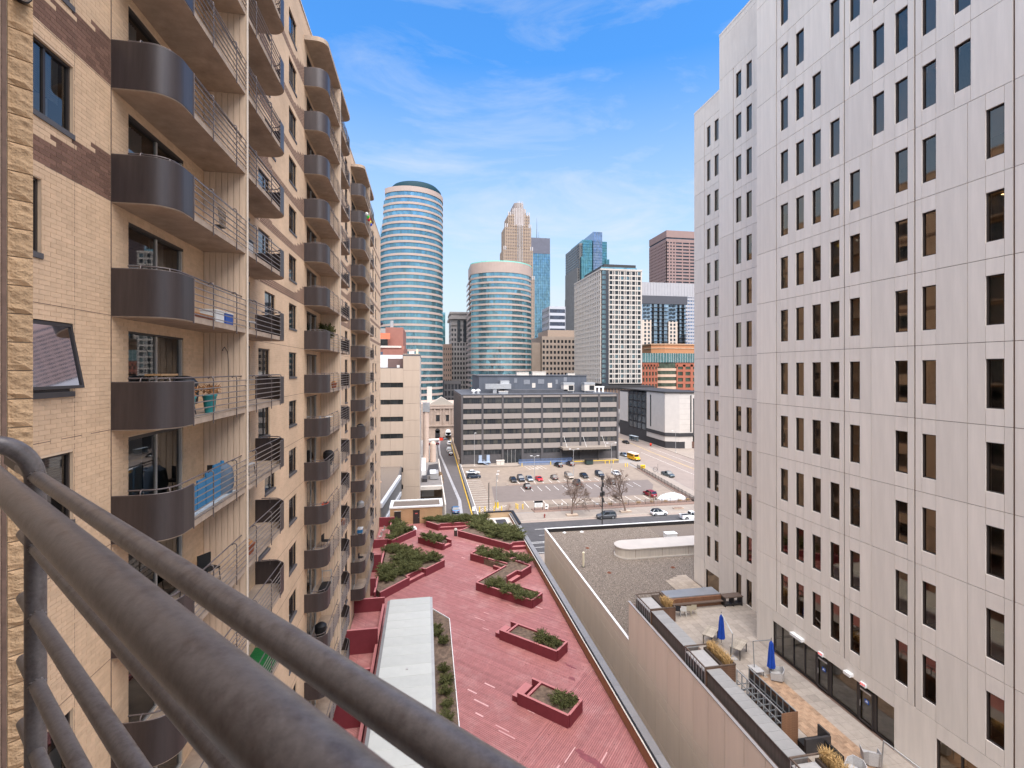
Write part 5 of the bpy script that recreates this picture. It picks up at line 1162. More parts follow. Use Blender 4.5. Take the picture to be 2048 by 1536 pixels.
fill([(0.5, 82.5), (2.4, 81.2), (7.8, 81.0), (8, 83.7), (0.5, 83.8)], 14, 1.1, 0.85, 'juniper behind the long bench niche', 'junipers behind the bench niche', md=0.75)
fill([(7.9, 78.4), (11.6, 71.0), (14.2, 70.6), (14.3, 76.5), (10.6, 77.6)], 18, 1.4, 0.95, 'juniper in the largest far right planter', 'junipers of the far right planter', md=0.85)
fill([(8.2, 83.4), (8.0, 79.0), (10.3, 78.4), (10.0, 83.5)], 9, 1.25, 0.9, 'juniper in the corner strip beside the light well', 'junipers beside the light well', md=0.7)
fill([(-1.9, 51.8), (-0.2, 51.8), (0.2, 52.9), (-1.0, 52.5)], 4, 0.75, 0.75, 'juniper at the far end of the white canopy', 'junipers at the canopy end', z=DECK + 0.15, md=0.5)
for i in range(14):
    y = 30.5 + i * 1.45; x = 1.1 + jr.uniform(0, 0.75)
    if i in (9, 10): continue
    juniper(x, y, DECK + 0.14, jr.uniform(0.55, 0.8), jr.uniform(0.6, 0.9), 'low juniper in the narrow canopy bed, %s counted from the near end' % 'first second third fourth fifth sixth seventh eighth ninth tenth eleventh twelfth thirteenth fourteenth'.split()[i], 'junipers of the narrow canopy bed')

# ================================================================ bare trees
def bare_tree(name, label, base, h, seed, spread=1.0, col=None, group=None, levels=6, r0=0.24):
    q = random.Random(seed); t = thing(name, label, 'tree', base, 0, group); tr = MB(); br = MB()
    def grow(p, d, l, r, lev):
        pts = [p]; dd = d.copy(); n = 4
        for k in range(n): dd = (dd + Vector((q.gauss(0, 0.13), q.gauss(0, 0.13), q.gauss(0, 0.07)))).normalized(); pts.append(pts[-1] + dd * l / n)
        (tr if lev == 0 else br).tube([tuple(x) for x in pts], r, 6 if lev < 2 else 4 if lev < 4 else 3, r * 0.62, cap=False)
        if lev >= levels: return
        nb = 4 if lev < 1 else q.choice((3, 4)) if lev < levels - 1 else 5
        for b in range(nb):
            az = q.random() * 6.28 if lev else b * 6.28 / nb + q.uniform(-0.4, 0.4); w = q.uniform(0.55, 1.0) * spread
            side = dd.orthogonal().normalized(); side.rotate(Matrix.Rotation(az, 3, dd)); nd = (dd + side * w + Vector((0, 0, 0.16))).normalized()
            pp = pts[-1] if b < 2 else pts[q.choice((2, 3))]
            grow(pp, nd, l * q.uniform(0.6, 0.82) * (0.72 if lev == 0 else 1), r * (0.6 if b else 0.7), lev + 1)
    grow(Vector(base), Vector((0.04, 0, 1)).normalized(), h * 0.42, r0, 0)
    m_ = col or mat('tree_bark', (0.15, 0.105, 0.082), 0.95, var=0.3, scale=5, bump=0.4); tr.build('trunk', m_, t, True); br.build('crown', m_, t)
    return t
t = bare_tree('street_tree', 'left of the two bare street trees in front of the parking lot', (35.7, 116.0, 0.13), 9.2, 3, 0.95)
MB().box(34.3, 115.2, 0.13, 37.1, 116.8, 0.42).build('tree_kerb', concrete, t)
t = bare_tree('street_tree', 'right of the two bare street trees, taller and twiggy', (49.9, 116.5, 0.13), 10.6, 12, 0.8)
MB().box(48.5, 115.8, 0.13, 51.3, 117.2, 0.42).build('tree_kerb', concrete, t)
twig = mat('twig', (0.26, 0.16, 0.11), 0.95, var=0.3)
bare_tree('sapling', 'thin leafless sapling at the street corner behind the light well', (19.5, 109.0 + 6, 0.1), 4.2, 6, 0.7, twig, levels=4, r0=0.05); bare_tree('sapling', 'thin sapling behind the lot fence near the traffic pole', (45.6, 122.6, 0.1), 3.6, 9, 0.7, twig, levels=4, r0=0.05); bare_tree('sapling', 'thin sapling inside the lot fence near the red car', (60.0, 122.8, 0.1), 3.4, 10, 0.7, twig, levels=4, r0=0.05); bare_tree('sapling', 'thin sapling in the parking island behind the red coupe', (40.6, 150.2, 0.1), 3.2, 14, 0.7, twig, levels=4, r0=0.05)
t = thing('brown_bush', 'tall brown leafless bush beside the alley', 'bush', (4.6, 160, 0)); q = random.Random(2); b = MB()
for _ in range(1400):
    a, rad, z = q.random() * 6.28, q.uniform(0, 1) ** 0.5, q.uniform(0.2, 4.6); w = rad * 1.15 * (1 - (z - 2.4) ** 2 / 9); x, y = 4.4 + w * math.cos(a), 150 + w * 2.5 * math.sin(a)
    b.quad((x, y, z), (x + q.gauss(0, 0.12), y + q.gauss(0, 0.12), z + 0.3), (x + q.gauss(0, 0.2), y + q.gauss(0, 0.2), z + q.gauss(0.1, 0.25)))
b.build('twigs', mat('brown_twigs', (0.27, 0.175, 0.10), 0.95, var=0.3, island=0.4), t); MB().tube([(4.4, 150, 0), (4.4, 150, 2.5)], 0.12, 6, 0.04).build('stem', bark_m, t)
for i, (x, y) in enumerate(((48, 123.2), (52, 123.4), (56, 123.3), (60, 123.6), (64, 123.5), (68, 123.5), (70.5, 123.6))):
    grass_clump('dry_grass', 'tuft of tan dry grass by the lot fence, %s from the left' % 'first second third fourth fifth sixth seventh'.split()[i], x, x + 1.1, y - 0.3, y + 0.3, 0.17, 90, 0.7, 'dry grass tufts along the lot fence')

# ================================================================ vehicles
tyre_m = mat('tyre', (0.018, 0.018, 0.018), 0.9, var=0.1); rim_m = mat('wheel_rim', (0.40, 0.40, 0.40), 0.35, metal=0.7, var=0.05)
cglass = mat('car_glass', (0.012, 0.014, 0.016), 0.06, var=0.0, spec=0.8); hl_m = mat('headlight', (0.62, 0.62, 0.60), 0.15, var=0.0, spec=0.8); tl_m = mat('taillight', (0.38, 0.015, 0.012), 0.25, var=0.0)
trim_m = mat('car_trim', (0.02, 0.02, 0.021), 0.6, var=0.05)
def paint(n, c, metal=0.25): return mat('paint_' + n, c, 0.28, metal=metal, var=0.04, scale=3, spec=0.6)
WHEEL = {}
def wheel(t, x, y, r, w):
    k = (r, w)
    if k not in WHEEL:
        a = MB().tube([(0, -w / 2, 0), (0, -w / 2 + 0.03, 0), (0, w / 2 - 0.03, 0), (0, w / 2, 0)], r, 16).mesh('tyre', tyre_m, True); c = MB().tube([(0, -w / 2 - 0.012, 0), (0, w / 2 + 0.012, 0)], r * 0.62, 12).mesh('rim', rim_m, True); WHEEL[k] = (a, c)
    o = link('wheel', WHEEL[k][0], t); o.location = (x, y, r); c = link('rim', WHEEL[k][1], o)
def car(label, pos, rz, col, kind='sedan', cat='car', group=None, scale=1.0):
    """x forward; body lofted from cross sections, greenhouse with separate glass and roof"""
    t = thing('parked_car', label, cat, pos, rz if abs(rz) > 1e-9 else 1e-6, group); ROOT[t.name] = Vector((0, 0, 0))
    K = dict(sedan=(4.7, 1.82, 1.45, 0.33), suv=(4.75, 1.9, 1.72, 0.37), hatch=(4.1, 1.76, 1.56, 0.33), pickup=(5.6, 1.98, 1.85, 0.4), coupe=(4.4, 1.8, 1.33, 0.33), van=(5.2, 2.0, 1.8, 0.36))[kind]
    L_, W_, H_, wr = K; hl = L_ / 2; hw = W_ / 2
    belt = {'sedan': 0.92, 'suv': 1.05, 'hatch': 0.95, 'pickup': 1.1, 'coupe': 0.86, 'van': 1.05}[kind]; hood = belt - 0.06 if kind != 'suv' else belt - 0.04
    tail = {'sedan': belt + 0.04, 'suv': belt, 'hatch': belt, 'pickup': belt, 'coupe': belt + 0.03, 'van': belt}[kind]
    stn = [(-hl, 0.42, tail - 0.12, 0.86), (-hl + 0.12, 0.26, tail, 0.95), (-hl * 0.55, 0.2, belt + 0.0, 1.0), (0, 0.18, belt, 1.0), (hl * 0.42, 0.2, belt - 0.02, 1.0), (hl - 0.45, 0.22, hood - 0.08, 0.96), (hl - 0.08, 0.28, hood - 0.2, 0.88), (hl, 0.4, hood - 0.32, 0.78)]
    b = MB()
    for x, z0, z1, wf in stn:
        w = hw * wf; b.v += [(x, -w * 0.94, z0), (x, -w, z0 + (z1 - z0) * 0.35), (x, -w * 0.98, z1 - 0.12), (x, -w * 0.9, z1), (x, w * 0.9, z1), (x, w * 0.98, z1 - 0.12), (x, w, z0 + (z1 - z0) * 0.35), (x, w * 0.94, z0)]
    for k in range(len(stn) - 1):
        for j in range(8): a = k * 8 + j; c = k * 8 + (j + 1) % 8; b.f.append((a, a + 8, c + 8, c))
    n = len(stn) - 1; b.f.append(tuple(range(8))); b.f.append(tuple(range(n * 8, n * 8 + 8))[::-1])
    b.build('body', col, t, True)
    cab = dict(sedan=(-hl * 0.72, -hl * 0.42, hl * 0.08, hl * 0.45), suv=(-hl * 0.97, -hl * 0.84, hl * 0.12, hl * 0.45), hatch=(-hl * 0.96, -hl * 0.72, hl * 0.1, hl * 0.5), pickup=(-hl * 0.22, -hl * 0.14, hl * 0.22, hl * 0.47), coupe=(-hl * 0.75, -hl * 0.3, hl * 0.02, hl * 0.42), van=(-hl * 0.97, -hl * 0.86, hl * 0.2, hl * 0.6))[kind]
    xb0, xt0, xt1, xb1 = cab; zb, zt = belt - 0.02, H_; wb, wt = hw * 0.92, hw * 0.74
    lo = [(xb0, -wb, zb), (xb1, -wb, zb), (xb1, wb, zb), (xb0, wb, zb)]; hi = [(xt0, -wt, zt - 0.05), (xt1, -wt, zt - 0.05), (xt1, wt, zt - 0.05), (xt0, wt, zt - 0.05)]
    g = MB(); g.v = lo + hi; g.f = [(0, 1, 5, 4), (1, 2, 6, 5), (2, 3, 7, 6), (3, 0, 4, 7)]; g.build('windows', cglass, t)
    r = MB(); o = 0.02; r.v = [(xt0 - o, -wt - o, zt - 0.05), (xt1 + o, -wt - o, zt - 0.05), (xt1 + o, wt + o, zt - 0.05), (xt0 - o, wt + o, zt - 0.05), (xt0 + 0.1, -wt + 0.1, zt), (xt1 - 0.15, -wt + 0.1, zt), (xt1 - 0.15, wt - 0.1, zt), (xt0 + 0.1, wt - 0.1, zt)]
    r.f = [(3, 2, 1, 0), (4, 5, 6, 7), (0, 1, 5, 4), (1, 2, 6, 5), (2, 3, 7, 6), (3, 0, 4, 7)]; r.build('roof', col if kind != 'hatch' or 'black roof' not in label else trim_m, t, True)
    for s in (-1, 1):
        pl = MB(); pl.bar((xb0, s * wb, zb), (xt0, s * wt, zt - 0.05), 0.06, 0.06).bar((xb1, s * wb, zb), (xt1, s * wt, zt - 0.05), 0.055, 0.055); xm = (xb0 + xb1) / 2; pl.bar((xm, s * (wb + 0.005), zb), ((xt0 + xt1) / 2, s * (wt + 0.005), zt - 0.05), 0.05, 0.05); pl.build('pillar', col, t)
        MB().box(hl - 0.16, s * hw * 0.5, hood - 0.36, hl - 0.015, s * hw * 0.78, hood - 0.22).build('headlight', hl_m, t); MB().box(-hl - 0.01, s * hw * 0.56, tail - 0.32, -hl + 0.12, s * hw * 0.86, tail - 0.14).build('taillight', tl_m, t)
        MB().box(xb1 - 0.25, s * (hw + 0.01), belt - 0.02, xb1 - 0.08, s * (hw + 0.14), belt + 0.1).build('mirror', col, t)
        for x in (-hl * 0.6, hl * 0.62): MB().tube([(x, s * (hw - 0.24), wr), (x, s * (hw + 0.004), wr)], wr + 0.06, 14).build('wheel_arch', trim_m, t); wheel(t, x, s * (hw - 0.09), wr, 0.22)
    MB().box(hl - 0.05, -hw * 0.45, 0.34, hl + 0.012, hw * 0.45, 0.56).build('grille', trim_m, t); MB().box(-hl - 0.012, -0.26, 0.5, -hl + 0.02, 0.26, 0.64).build('number_plate', white_paint, t)
    if kind == 'pickup':
        MB().box(-hl + 0.1, -hw * 0.82, belt - 0.005, -hl * 0.26, hw * 0.82, belt + 0.004).build('bed', trim_m, t); MB().box(-hl + 0.02, -hw * 0.9, belt - 0.01, -hl * 0.24, -hw * 0.8, belt + 0.06).box(-hl + 0.02, hw * 0.8, belt - 0.01, -hl * 0.24, hw * 0.9, belt + 0.06).box(-hl, -hw * 0.9, belt - 0.01, -hl + 0.08, hw * 0.9, belt + 0.06).build('bed_rail', col, t)
    return t
blk = paint('black', (0.012, 0.012, 0.014)); dkb = paint('dark_blue', (0.02, 0.03, 0.05)); slv = paint('silver', (0.30, 0.33, 0.36), 0.6); wht = paint('white', (0.70, 0.70, 0.69), 0.0); redp = paint('red', (0.62, 0.02, 0.025)); mar = paint('maroon', (0.20, 0.006, 0.02)); gry = paint('grey', (0.10, 0.10, 0.105), 0.5); tanp = paint('tan', (0.33, 0.27, 0.22), 0.5); brn = paint('brown', (0.055, 0.035, 0.032)); grn = paint('grey_green', (0.09, 0.11, 0.115), 0.4)
N_, S__, E_, W_c = R(90), R(-90), 0.0, R(180)
z = 0.02
car('white sedan at the far left corner of the parking lot', (16.3, 168.5, z), R(8), wht); car('dark blue SUV beside the white sedan at the left edge of the lot', (15.9, 162.2, z), R(4), dkb, 'suv')
car('black sedan leftmost of the middle row', (28.0, 155.2, z), R(-88), blk); car('black SUV second in the middle row', (30.7, 156.0, z), R(-88), dkb, 'suv'); car('silver sedan third in the middle row', (33.5, 155.8, z), R(-88), slv); car('bright red coupe in the middle row', (36.6, 155.2, z), R(-86), redp, 'coupe')
car('dark grey sedan parked facing away right of the red coupe', (42.0, 156.4, z), N_, gry); car('tan minivan in the middle row by the lamp post', (47.3, 157.0, z), R(-88), tanp, 'van'); car('black sedan in the middle row right of the tan minivan', (52.5, 157.0, z), R(-87), blk); car('dark SUV in the middle row between black and white sedans', (58.3, 157.8, z), R(-86), dkb, 'suv'); car('white sedan rightmost of the middle row, behind the taller tree', (64.6, 158.6, z), R(-86), wht)
car('black hatchback nosed into the island below the silver sedan', (30.6, 145.6, z), N_, blk, 'hatch'); car('dark brown pickup truck parked facing the island', (46.9, 146.8, z), R(88), brn, 'pickup', 'pickup truck'); car('dark brown SUV behind the taller street tree', (58.1, 147.0, z), R(88), brn, 'suv')
car('maroon SUV alone by the snow pile', (63.3, 130.6, z), R(98), mar, 'suv')
car('black SUV with roof bars at the dark office ramp, left of two', (48.9, 176.2, z), R(100), blk, 'suv'); car('black and red SUV at the dark office ramp, right of two', (53.9, 177.6, z), R(98), brn, 'suv')
car('dark green grey pickup driving on the avenue', (81.0, 153.5, z), R(-83), grn, 'pickup', 'pickup truck'); car('black sedan parked far up the avenue by the bus shelter', (97.0, 226, z), R(-80), blk)
car('light blue grey sedan behind the yellow bus', (82.0, 193, z), R(-84), slv); car('maroon van standing beside the bus stop on the right', (109.5, 178, 0.15), R(-80), mar, 'van', 'van')
car('dark SUV parked along the street kerb in front of the lot', (43.3, 112.7, z), W_c + R(0), gry, 'suv'); car('white hatchback with black roof parked at the street kerb', (57.2, 113.0, z), 0, wht, 'hatch'); car('white pickup truck leaving the frame beside the white tower', (63.4, 108.6, z), 0, wht, 'pickup', 'pickup truck')
car('white pickup parked in the alley behind the black car', (10.4, 217.5, z), N_, wht, 'pickup', 'pickup truck'); car('black car parked in the alley nearest the camera', (10.7, 208.3, z), N_, blk); car('white van farthest along the alley kerb', (11.4, 237, z), N_, wht, 'van', 'van'); car('pale sedan crossing the far end of the alley', (9.0, 254, z), R(20), slv); car('blue car in the alley mouth behind the junipers', (7.6, 124.5, z), N_, paint('blue', (0.05, 0.13, 0.26))); car('dark red and white cab parked behind the cream silos', (3.9, 237, z), R(10), mar, 'pickup', 'pickup truck')
# yellow bus
t = thing('school_bus', 'small yellow school bus waiting on the avenue', 'bus', (82.3, 183.5, 0.02), R(-82)); ROOT[t.name] = Vector((0, 0, 0))
yel = mat('bus_yellow', (0.72, 0.36, 0.012), 0.4, var=0.04, spec=0.5)
b = MB().prism([(-3.6, -1.15), (1.6, -1.15), (1.6, 1.15), (-3.6, 1.15)], 0.45, 2.55); b.build('body', yel, t); MB().prism([(-3.65, -1.1), (1.75, -1.1), (1.75, 1.1), (-3.65, 1.1)], 2.55, 2.75).build('roof', wht, t)
h_ = MB(); h_.v = [(1.6, -1.05, 0.45), (3.1, -0.95, 0.45), (3.1, 0.95, 0.45), (1.6, 1.05, 0.45), (1.6, -1.05, 1.5), (3.05, -0.9, 1.25), (3.05, 0.9, 1.25), (1.6, 1.05, 1.5)]; h_.f = [(3, 2, 1, 0), (4, 5, 6, 7), (0, 1, 5, 4), (1, 2, 6, 5), (2, 3, 7, 6), (3, 0, 4, 7)]; h_.build('hood', yel, t)
MB().box(1.6, -0.95, 1.5, 1.63, 0.95, 2.35).build('windscreen', cglass, t)
for s in (-1, 1):
    for q in range(5): MB().box(-3.3 + q * 0.95, s * 1.15, 1.65, -2.55 + q * 0.95, s * 1.165, 2.3).build('window', cglass, t)
    MB().box(-3.6, s * 1.15, 1.2, 1.6, s * 1.162, 1.27).build('stripe', black, t); MB().box(3.05, s * 0.55, 0.75, 3.12, s * 0.85, 1.0).build('headlight', hl_m, t)
    for x in (-2.3, 2.3): wheel(t, x, s * 0.98, 0.42, 0.28)
MB().box(3.0, -1.0, 0.4, 3.25, 1.0, 0.65).build('bumper', black, t)

# ================================================================ parking lot furniture
pole_m = mat('pole_grey', (0.36, 0.35, 0.34), 0.5, metal=0.3, var=0.08); dpole = mat('pole_dark', (0.03, 0.027, 0.026), 0.55, var=0.1)
def lamp_post(label, x, y, h, arms, z=0.02):
    t = thing('lamp_post', label, 'lamp post', (x, y, z), 0, 'street lamps'); MB().tube([(x, y, z), (x, y, z + h)], 0.1, 8, 0.06).build('pole', pole_m, t, True); MB().box(x - 0.2, y - 0.2, z, x + 0.2, y + 0.2, z + 0.5).build('base', concrete_lt, t)
    for dx in arms: MB().tube([(x, y, z + h - 0.4), (x + dx * 0.5, y, z + h + 0.1), (x + dx, y, z + h + 0.15)], 0.045, 6).build('arm', pole_m, t, True); MB().box(x + dx - 0.35, y - 0.15, z + h + 0.08, x + dx + 0.35, y + 0.15, z + h + 0.2).build('lamp_head', white_paint, t)
lamp_post('lamp post with two arms by the silver sedan', 34.3, 151.9, 8.5, (-1.0, 1.2)); lamp_post('lamp post with two arms in the middle of the lot', 48.2, 155.0, 9.8, (-1.2, 1.6)); lamp_post('lamp post with two arms near the lot exit by the avenue', 66.0, 166.5, 9.6, (-1.6, 1.6)); lamp_post('straight lamp post in front of the dark office at the left', 18.0, 180.5, 12.0, (0.4,), 0.5); lamp_post('lamp post beside the avenue at the right edge', 84.2, 140, 9.5, (0.8,)); lamp_post('small lamp post on the island left of the black hatchback', 23.0, 156.0, 3.2, (0.3,)); lamp_post('lamp post on the far sidewalk near the black and white building', 106.5, 195, 9.5, (-1.5,), 0.15); lamp_post('thin tall post by the yellow bollards', 18.1, 124.4, 9.0, (0.3,))
t = thing('dark_post', 'slim dark brown post beside the alley mouth', 'post', (15.75, 121.6, 0)); MB().tube([(15.75, 121.6, 0), (15.75, 121.6, 7.6)], 0.11, 8).build('pole', dpole, t); MB().tube([(15.75, 121.6, 7.6), (15.9, 121.6, 7.8)], 0.11, 8, 0.02).build('cap', dpole, t)
t = thing('traffic_pole', 'tall dark street pole carrying antenna boxes in front of the lot', 'pole', (34.0, 91.0, 0.13))
X_, Y_ = 34.15, 91.0
MB().tube([(X_, Y_, 0.1), (X_, Y_, 15.4)], 0.14, 10, 0.09).build('pole', dpole, t, True)
for dz, w, dx in ((15.0, 0.5, 0.0), (13.6, 0.32, 0.12), (12.8, 0.3, -0.12), (11.9, 0.5, 0.18), (11.7, 0.5, -0.18), (10.6, 0.3, 0.1)): MB().box(X_ + dx - w / 2, Y_ - 0.25, dz - 0.45, X_ + dx + w / 2, Y_ + 0.1, dz + 0.35).build('equipment_box', dpole, t)
MB().tube([(X_, Y_, 9.0), (X_ - 0.5, Y_, 9.6), (X_ - 0.9, Y_, 9.8)], 0.05, 6).build('arm', dpole, t); MB().box(X_ - 1.3, Y_ - 0.15, 9.7, X_ - 0.75, Y_ + 0.15, 9.9).build('lamp_head', pole_m, t)
def fence(label, p, q, n, h=1.35):
    t = thing('fence', label, 'fence', (p[0], p[1], 0.1)); d = Vector(q) - Vector(p); pm_ = MB().box(-0.04, -0.04, 0, 0.04, 0.04, h + 0.1).mesh('post', dpole)
    for k in range(n + 1): c = Vector(p) + d * k / n; inst('post', pm_, t, (c.x, c.y, 0.1))
    for zz in (0.2, h): MB().bar((p[0], p[1], zz), (q[0], q[1], zz), 0.04, 0.05).build('rail', dpole, t)
    b = MB(); m_ = int(d.length / 0.16)
    for k in range(m_): c = Vector(p) + d * k / m_; b.box(c.x - 0.012, c.y - 0.012, 0.2, c.x + 0.012, c.y + 0.012, h)
    o = b.build('pickets', dpole, t); o['kind'] = 'stuff'
fence('black picket fence along the street side of the lot', (31.5, 121.6), (72.3, 122.3), 17); fence('black picket fence along the avenue side of the lot', (72.6, 123), (76.5, 168), 18)
yb_m = mat('bollard_yellow', (0.72, 0.47, 0.02), 0.6, var=0.1)
bl = [('yellow bollard nearest the alley mouth', 13.6, 123.2), ('yellow bollard second from the alley mouth', 15.0, 123.4), ('yellow bollard left of the pay station', 17.3, 123.2), ('yellow bollard right of the pay station', 19.2, 122.9), ('left yellow bollard of the lot driveway', 23.3, 124.8), ('middle yellow bollard of the lot driveway', 23.6, 124.0), ('right yellow bollard of the lot driveway', 24.9, 123.8), ('yellow bollard at the blue ramp end', 35.6, 178.6), ('yellow bollard left of the ramp cars', 47.0, 180.0), ('yellow bollard between the ramp cars', 51.2, 180.3), ('yellow bollard right of the ramp cars', 56.0, 180.6), ('first yellow bollard at the office dock', 68.2, 178.5), ('second yellow bollard at the office dock', 69.8, 178.3), ('third yellow bollard at the office dock', 71.4, 178.2), ('left yellow bollard at the lot exit', 73.4, 171.5), ('right yellow bollard at the lot exit', 74.2, 171.5), ('yellow pipe post in the gap between deck and podium', 16.2, 64.2), ('yellow post by the silos in the alley', 4.4, 186)]
for l_, x, y in bl:
    t = thing('bollard', l_, 'bollard', (x, y, 0), 0, 'yellow bollards'); hh = 1.2 if y > 100 else 9.0; MB().tube([(x, y, 0), (x, y, hh), (x, y, hh + 0.05)], 0.13, 10).build('post', yb_m, t, True); MB().lathe((x, y, hh + 0.05), [(0.13, 0), (0.09, 0.06), (0.02, 0.09)], 10).build('cap', yb_m, t, True)
t = thing('pay_station', 'yellow pay station box between bollards', 'machine', (18.2, 124.9, 0)); MB().box(17.8, 124.6, 0.3, 18.7, 125.2, 1.9).build('cabinet', yb_m, t); MB().box(17.7, 124.5, 0, 18.8, 125.3, 0.3).build('base', concrete_lt, t); MB().box(17.85, 124.55, 1.9, 18.6, 125.0, 2.2).build('hood', alu, t)
t = thing('lot_sign', 'black and white parking sign at the lot entrance', 'sign', (28.4, 121.6, 0)); 
for x in (27.5, 29.6): MB().box(x - 0.05, 121.55, 0.1, x + 0.05, 121.65, 2.6).build('post', dpole, t)
MB().box(27.5, 121.5, 1.0, 29.6, 121.6, 2.1).build('board', white_paint, t); MB().box(27.5, 121.48, 2.1, 29.6, 121.62, 2.6).build('header', black, t)
for q, w in enumerate((1.7, 1.4, 1.6)): MB().box(28.55 - w / 2, 121.485, 1.2 + q * 0.28, 28.55 + w / 2, 121.498, 1.29 + q * 0.28).build('print', mat('print_grey', (0.12, 0.12, 0.12), 0.7), t)
t = thing('small_sign', 'small white sign panel beside the parking sign', 'sign', (30.6, 121.3, 0)); MB().box(30.2, 121.25, 0.5, 31.0, 121.32, 1.7).build('board', white_paint, t); MB().box(30.3, 121.235, 0.9, 30.8, 121.248, 1.3).build('print', MATS['print_grey'], t); MB().box(30.55, 121.3, 0.1, 30.65, 121.36, 0.5).build('post', dpole, t)
t = thing('alley_sign', 'white sign plate on the yellow alley kerb', 'sign', (11.9, 121, 0)); MB().box(11.5, 120.9, 1.0, 12.3, 120.97, 2.1).build('plate', white_paint, t); MB().tube([(11.9, 121.0, 0), (11.9, 121.0, 1.2)], 0.05, 6).build('post', dpole, t)
t = thing('exit_board', 'yellow warning board at the lot exit corner', 'sign', (77.4, 165.6, 0)); MB().box(76.7, 165.5, 0.4, 78.5, 165.6, 1.7).build('board', yb_m, t); MB().box(76.9, 165.45, 0.8, 78.3, 165.49, 1.3).build('print', mat('print_brown', (0.3, 0.18, 0.02), 0.7), t); MB().box(77.5, 165.6, 0, 77.7, 165.7, 0.4).build('post', dpole, t)
for i, (x, y, l_) in enumerate(((28.6, 115.4, 'left'), (69.9, 116.6, 'right'))):
    t = thing('fire_hydrant', 'dark red fire hydrant at the %s end of the sidewalk' % l_, 'hydrant', (x, y, 0.13), 0, 'fire hydrants'); hm = mat('hydrant_red', (0.20, 0.035, 0.025), 0.6)
    MB().lathe((x, y, 0.13), [(0.22, 0), (0.22, 0.08), (0.14, 0.1), (0.14, 0.65), (0.18, 0.68), (0.14, 0.85), (0.05, 0.95)], 10).build('body', hm, t, True); MB().tube([(x - 0.27, y, 0.7), (x + 0.27, y, 0.7)], 0.08, 8).build('nozzle', hm, t, True)
for i, (x, y) in enumerate(((45.2, 119.2), (59.5, 119.2), (34.0, 119.0), (66.4, 121.4))):
    t = thing('street_sign', ['thin sign post by the fence near the dark SUV', 'thin sign post near the white hatchback', 'thin sign post left of the left street tree', 'sign post by the fence near the snow pile'][i], 'sign', (x, y, 0.13)); MB().tube([(x, y, 0.1), (x, y, 2.5)], 0.03, 6).build('post', pole_m, t); MB().box(x - 0.18, y - 0.03, 2.0, x + 0.18, y - 0.01, 2.5).build('plate', white_paint if i > 1 else dpole, t)
t = thing('planter_tray', 'low brown tree pit on the sidewalk near the right hydrant', 'planter', (64.4, 116.8, 0.13)); MB().box(63.2, 116.2, 0.13, 65.8, 117.4, 0.36).build('kerb', concrete, t); MB().box(63.4, 116.4, 0.36, 65.6, 117.2, 0.42).build('soil', mulch, t)
# snow pile
q = random.Random(9); n = 34; b = MB()
for i in range(n + 1):
    for j in range(n + 1):
        u, v = i / n * 2 - 1, j / n * 2 - 1; r2 = u * u + v * v; hgt = max(0, 1.35 * (1 - r2) ** 0.8 if r2 < 1 else 0) * (1 + q.uniform(-0.16, 0.16)) + (0 if r2 > 0.98 else q.uniform(0, 0.12))
        b.v.append((68.3 + u * 4.0 + q.uniform(-0.06, 0.06), 127.0 + v * 2.6 + q.uniform(-0.06, 0.06), 0.0 + hgt))
for i in range(n):
    for j in range(n): a = i * (n + 1) + j; b.f.append((a, a + n + 1, a + n + 2, a + 1))
tag(b.build('snow_pile', mat('old_snow', (0.47, 0.47, 0.47), 0.8, var=0.12, scale=1.2, bump=0.5, bscale=3, stain=0.6, stain_col=(0.27, 0.24, 0.215))), 'heap of old dirty snow in the right corner of the lot', 'snow')
# avenue furniture
def shelter(label, x, y, rz):
    t = thing('bus_shelter', label, 'bus shelter', (x, y, 0.14), rz); ROOT[t.name] = Vector((0, 0, 0)); gs = mat('shelter_glass', (0.20, 0.26, 0.29), 0.15, var=0.1, spec=0.6)
    MB().box(-3.2, -0.8, 2.5, 3.2, 0.8, 2.65).build('roof', mat('shelter_roof', (0.42, 0.47, 0.50), 0.4, var=0.08), t); MB().box(-3.1, 0.68, 0.3, 3.1, 0.72, 2.4).build('glass_wall', gs, t); MB().box(-3.1, -0.5, 0.3, -3.06, 0.68, 2.4).build('glass_wall', gs, t)
    for sx in (-3.0, -1.0, 1.0, 3.0):
        for sy in (-0.6, 0.65): MB().box(sx - 0.04, sy - 0.04, 0, sx + 0.04, sy + 0.04, 2.5).build('post', dpole, t)
    MB().box(-1.5, 0.2, 0.45, 1.5, 0.5, 0.5).build('bench', alu, t)
shelter('blue grey bus shelter at the right beside the avenue', 101.5, 164, R(-82)); shelter('long bus shelter far up the avenue by the black and white building', 103.8, 232, R(-80))
t = thing('round_sign', 'round dark tree basket sign beside the avenue fence', 'sign', (79.6, 158, 0)); MB().tube([(79.6, 158, 0), (79.6, 158, 3.4)], 0.04, 6).build('post', dpole, t)
b = MB()
for a in range(14): an = a * 0.449; b.tube([(78.6 + 0.8 * math.cos(an), 158, 1.5 + 0.8 * math.sin(an)), (78.6 + 0.8 * math.cos(an + 0.449), 158, 1.5 + 0.8 * math.sin(an + 0.449))], 0.05, 5)
for a in range(5): b.tube([(77.9 + 0.35 * a, 158, 0.9), (77.9 + 0.35 * a, 158, 2.1)], 0.03, 5)
b.build('hoop', dpole, t)
t = thing('orange_ball', 'bright red work zone marker on the far avenue sidewalk', 'marker', (105.2, 216, 0.15)); om = mat('marker_red', (0.75, 0.05, 0.02), 0.6); MB().lathe((105.2, 216, 0.15), [(0.3, 0), (0.42, 0.35), (0.5, 0.8), (0.3, 1.2), (0.05, 1.3)], 12).build('drum', om, t, True); MB().lathe((105.2, 216, 0.14), [(0.5, 0), (0.5, 0.08)], 12).build('base', black, t)
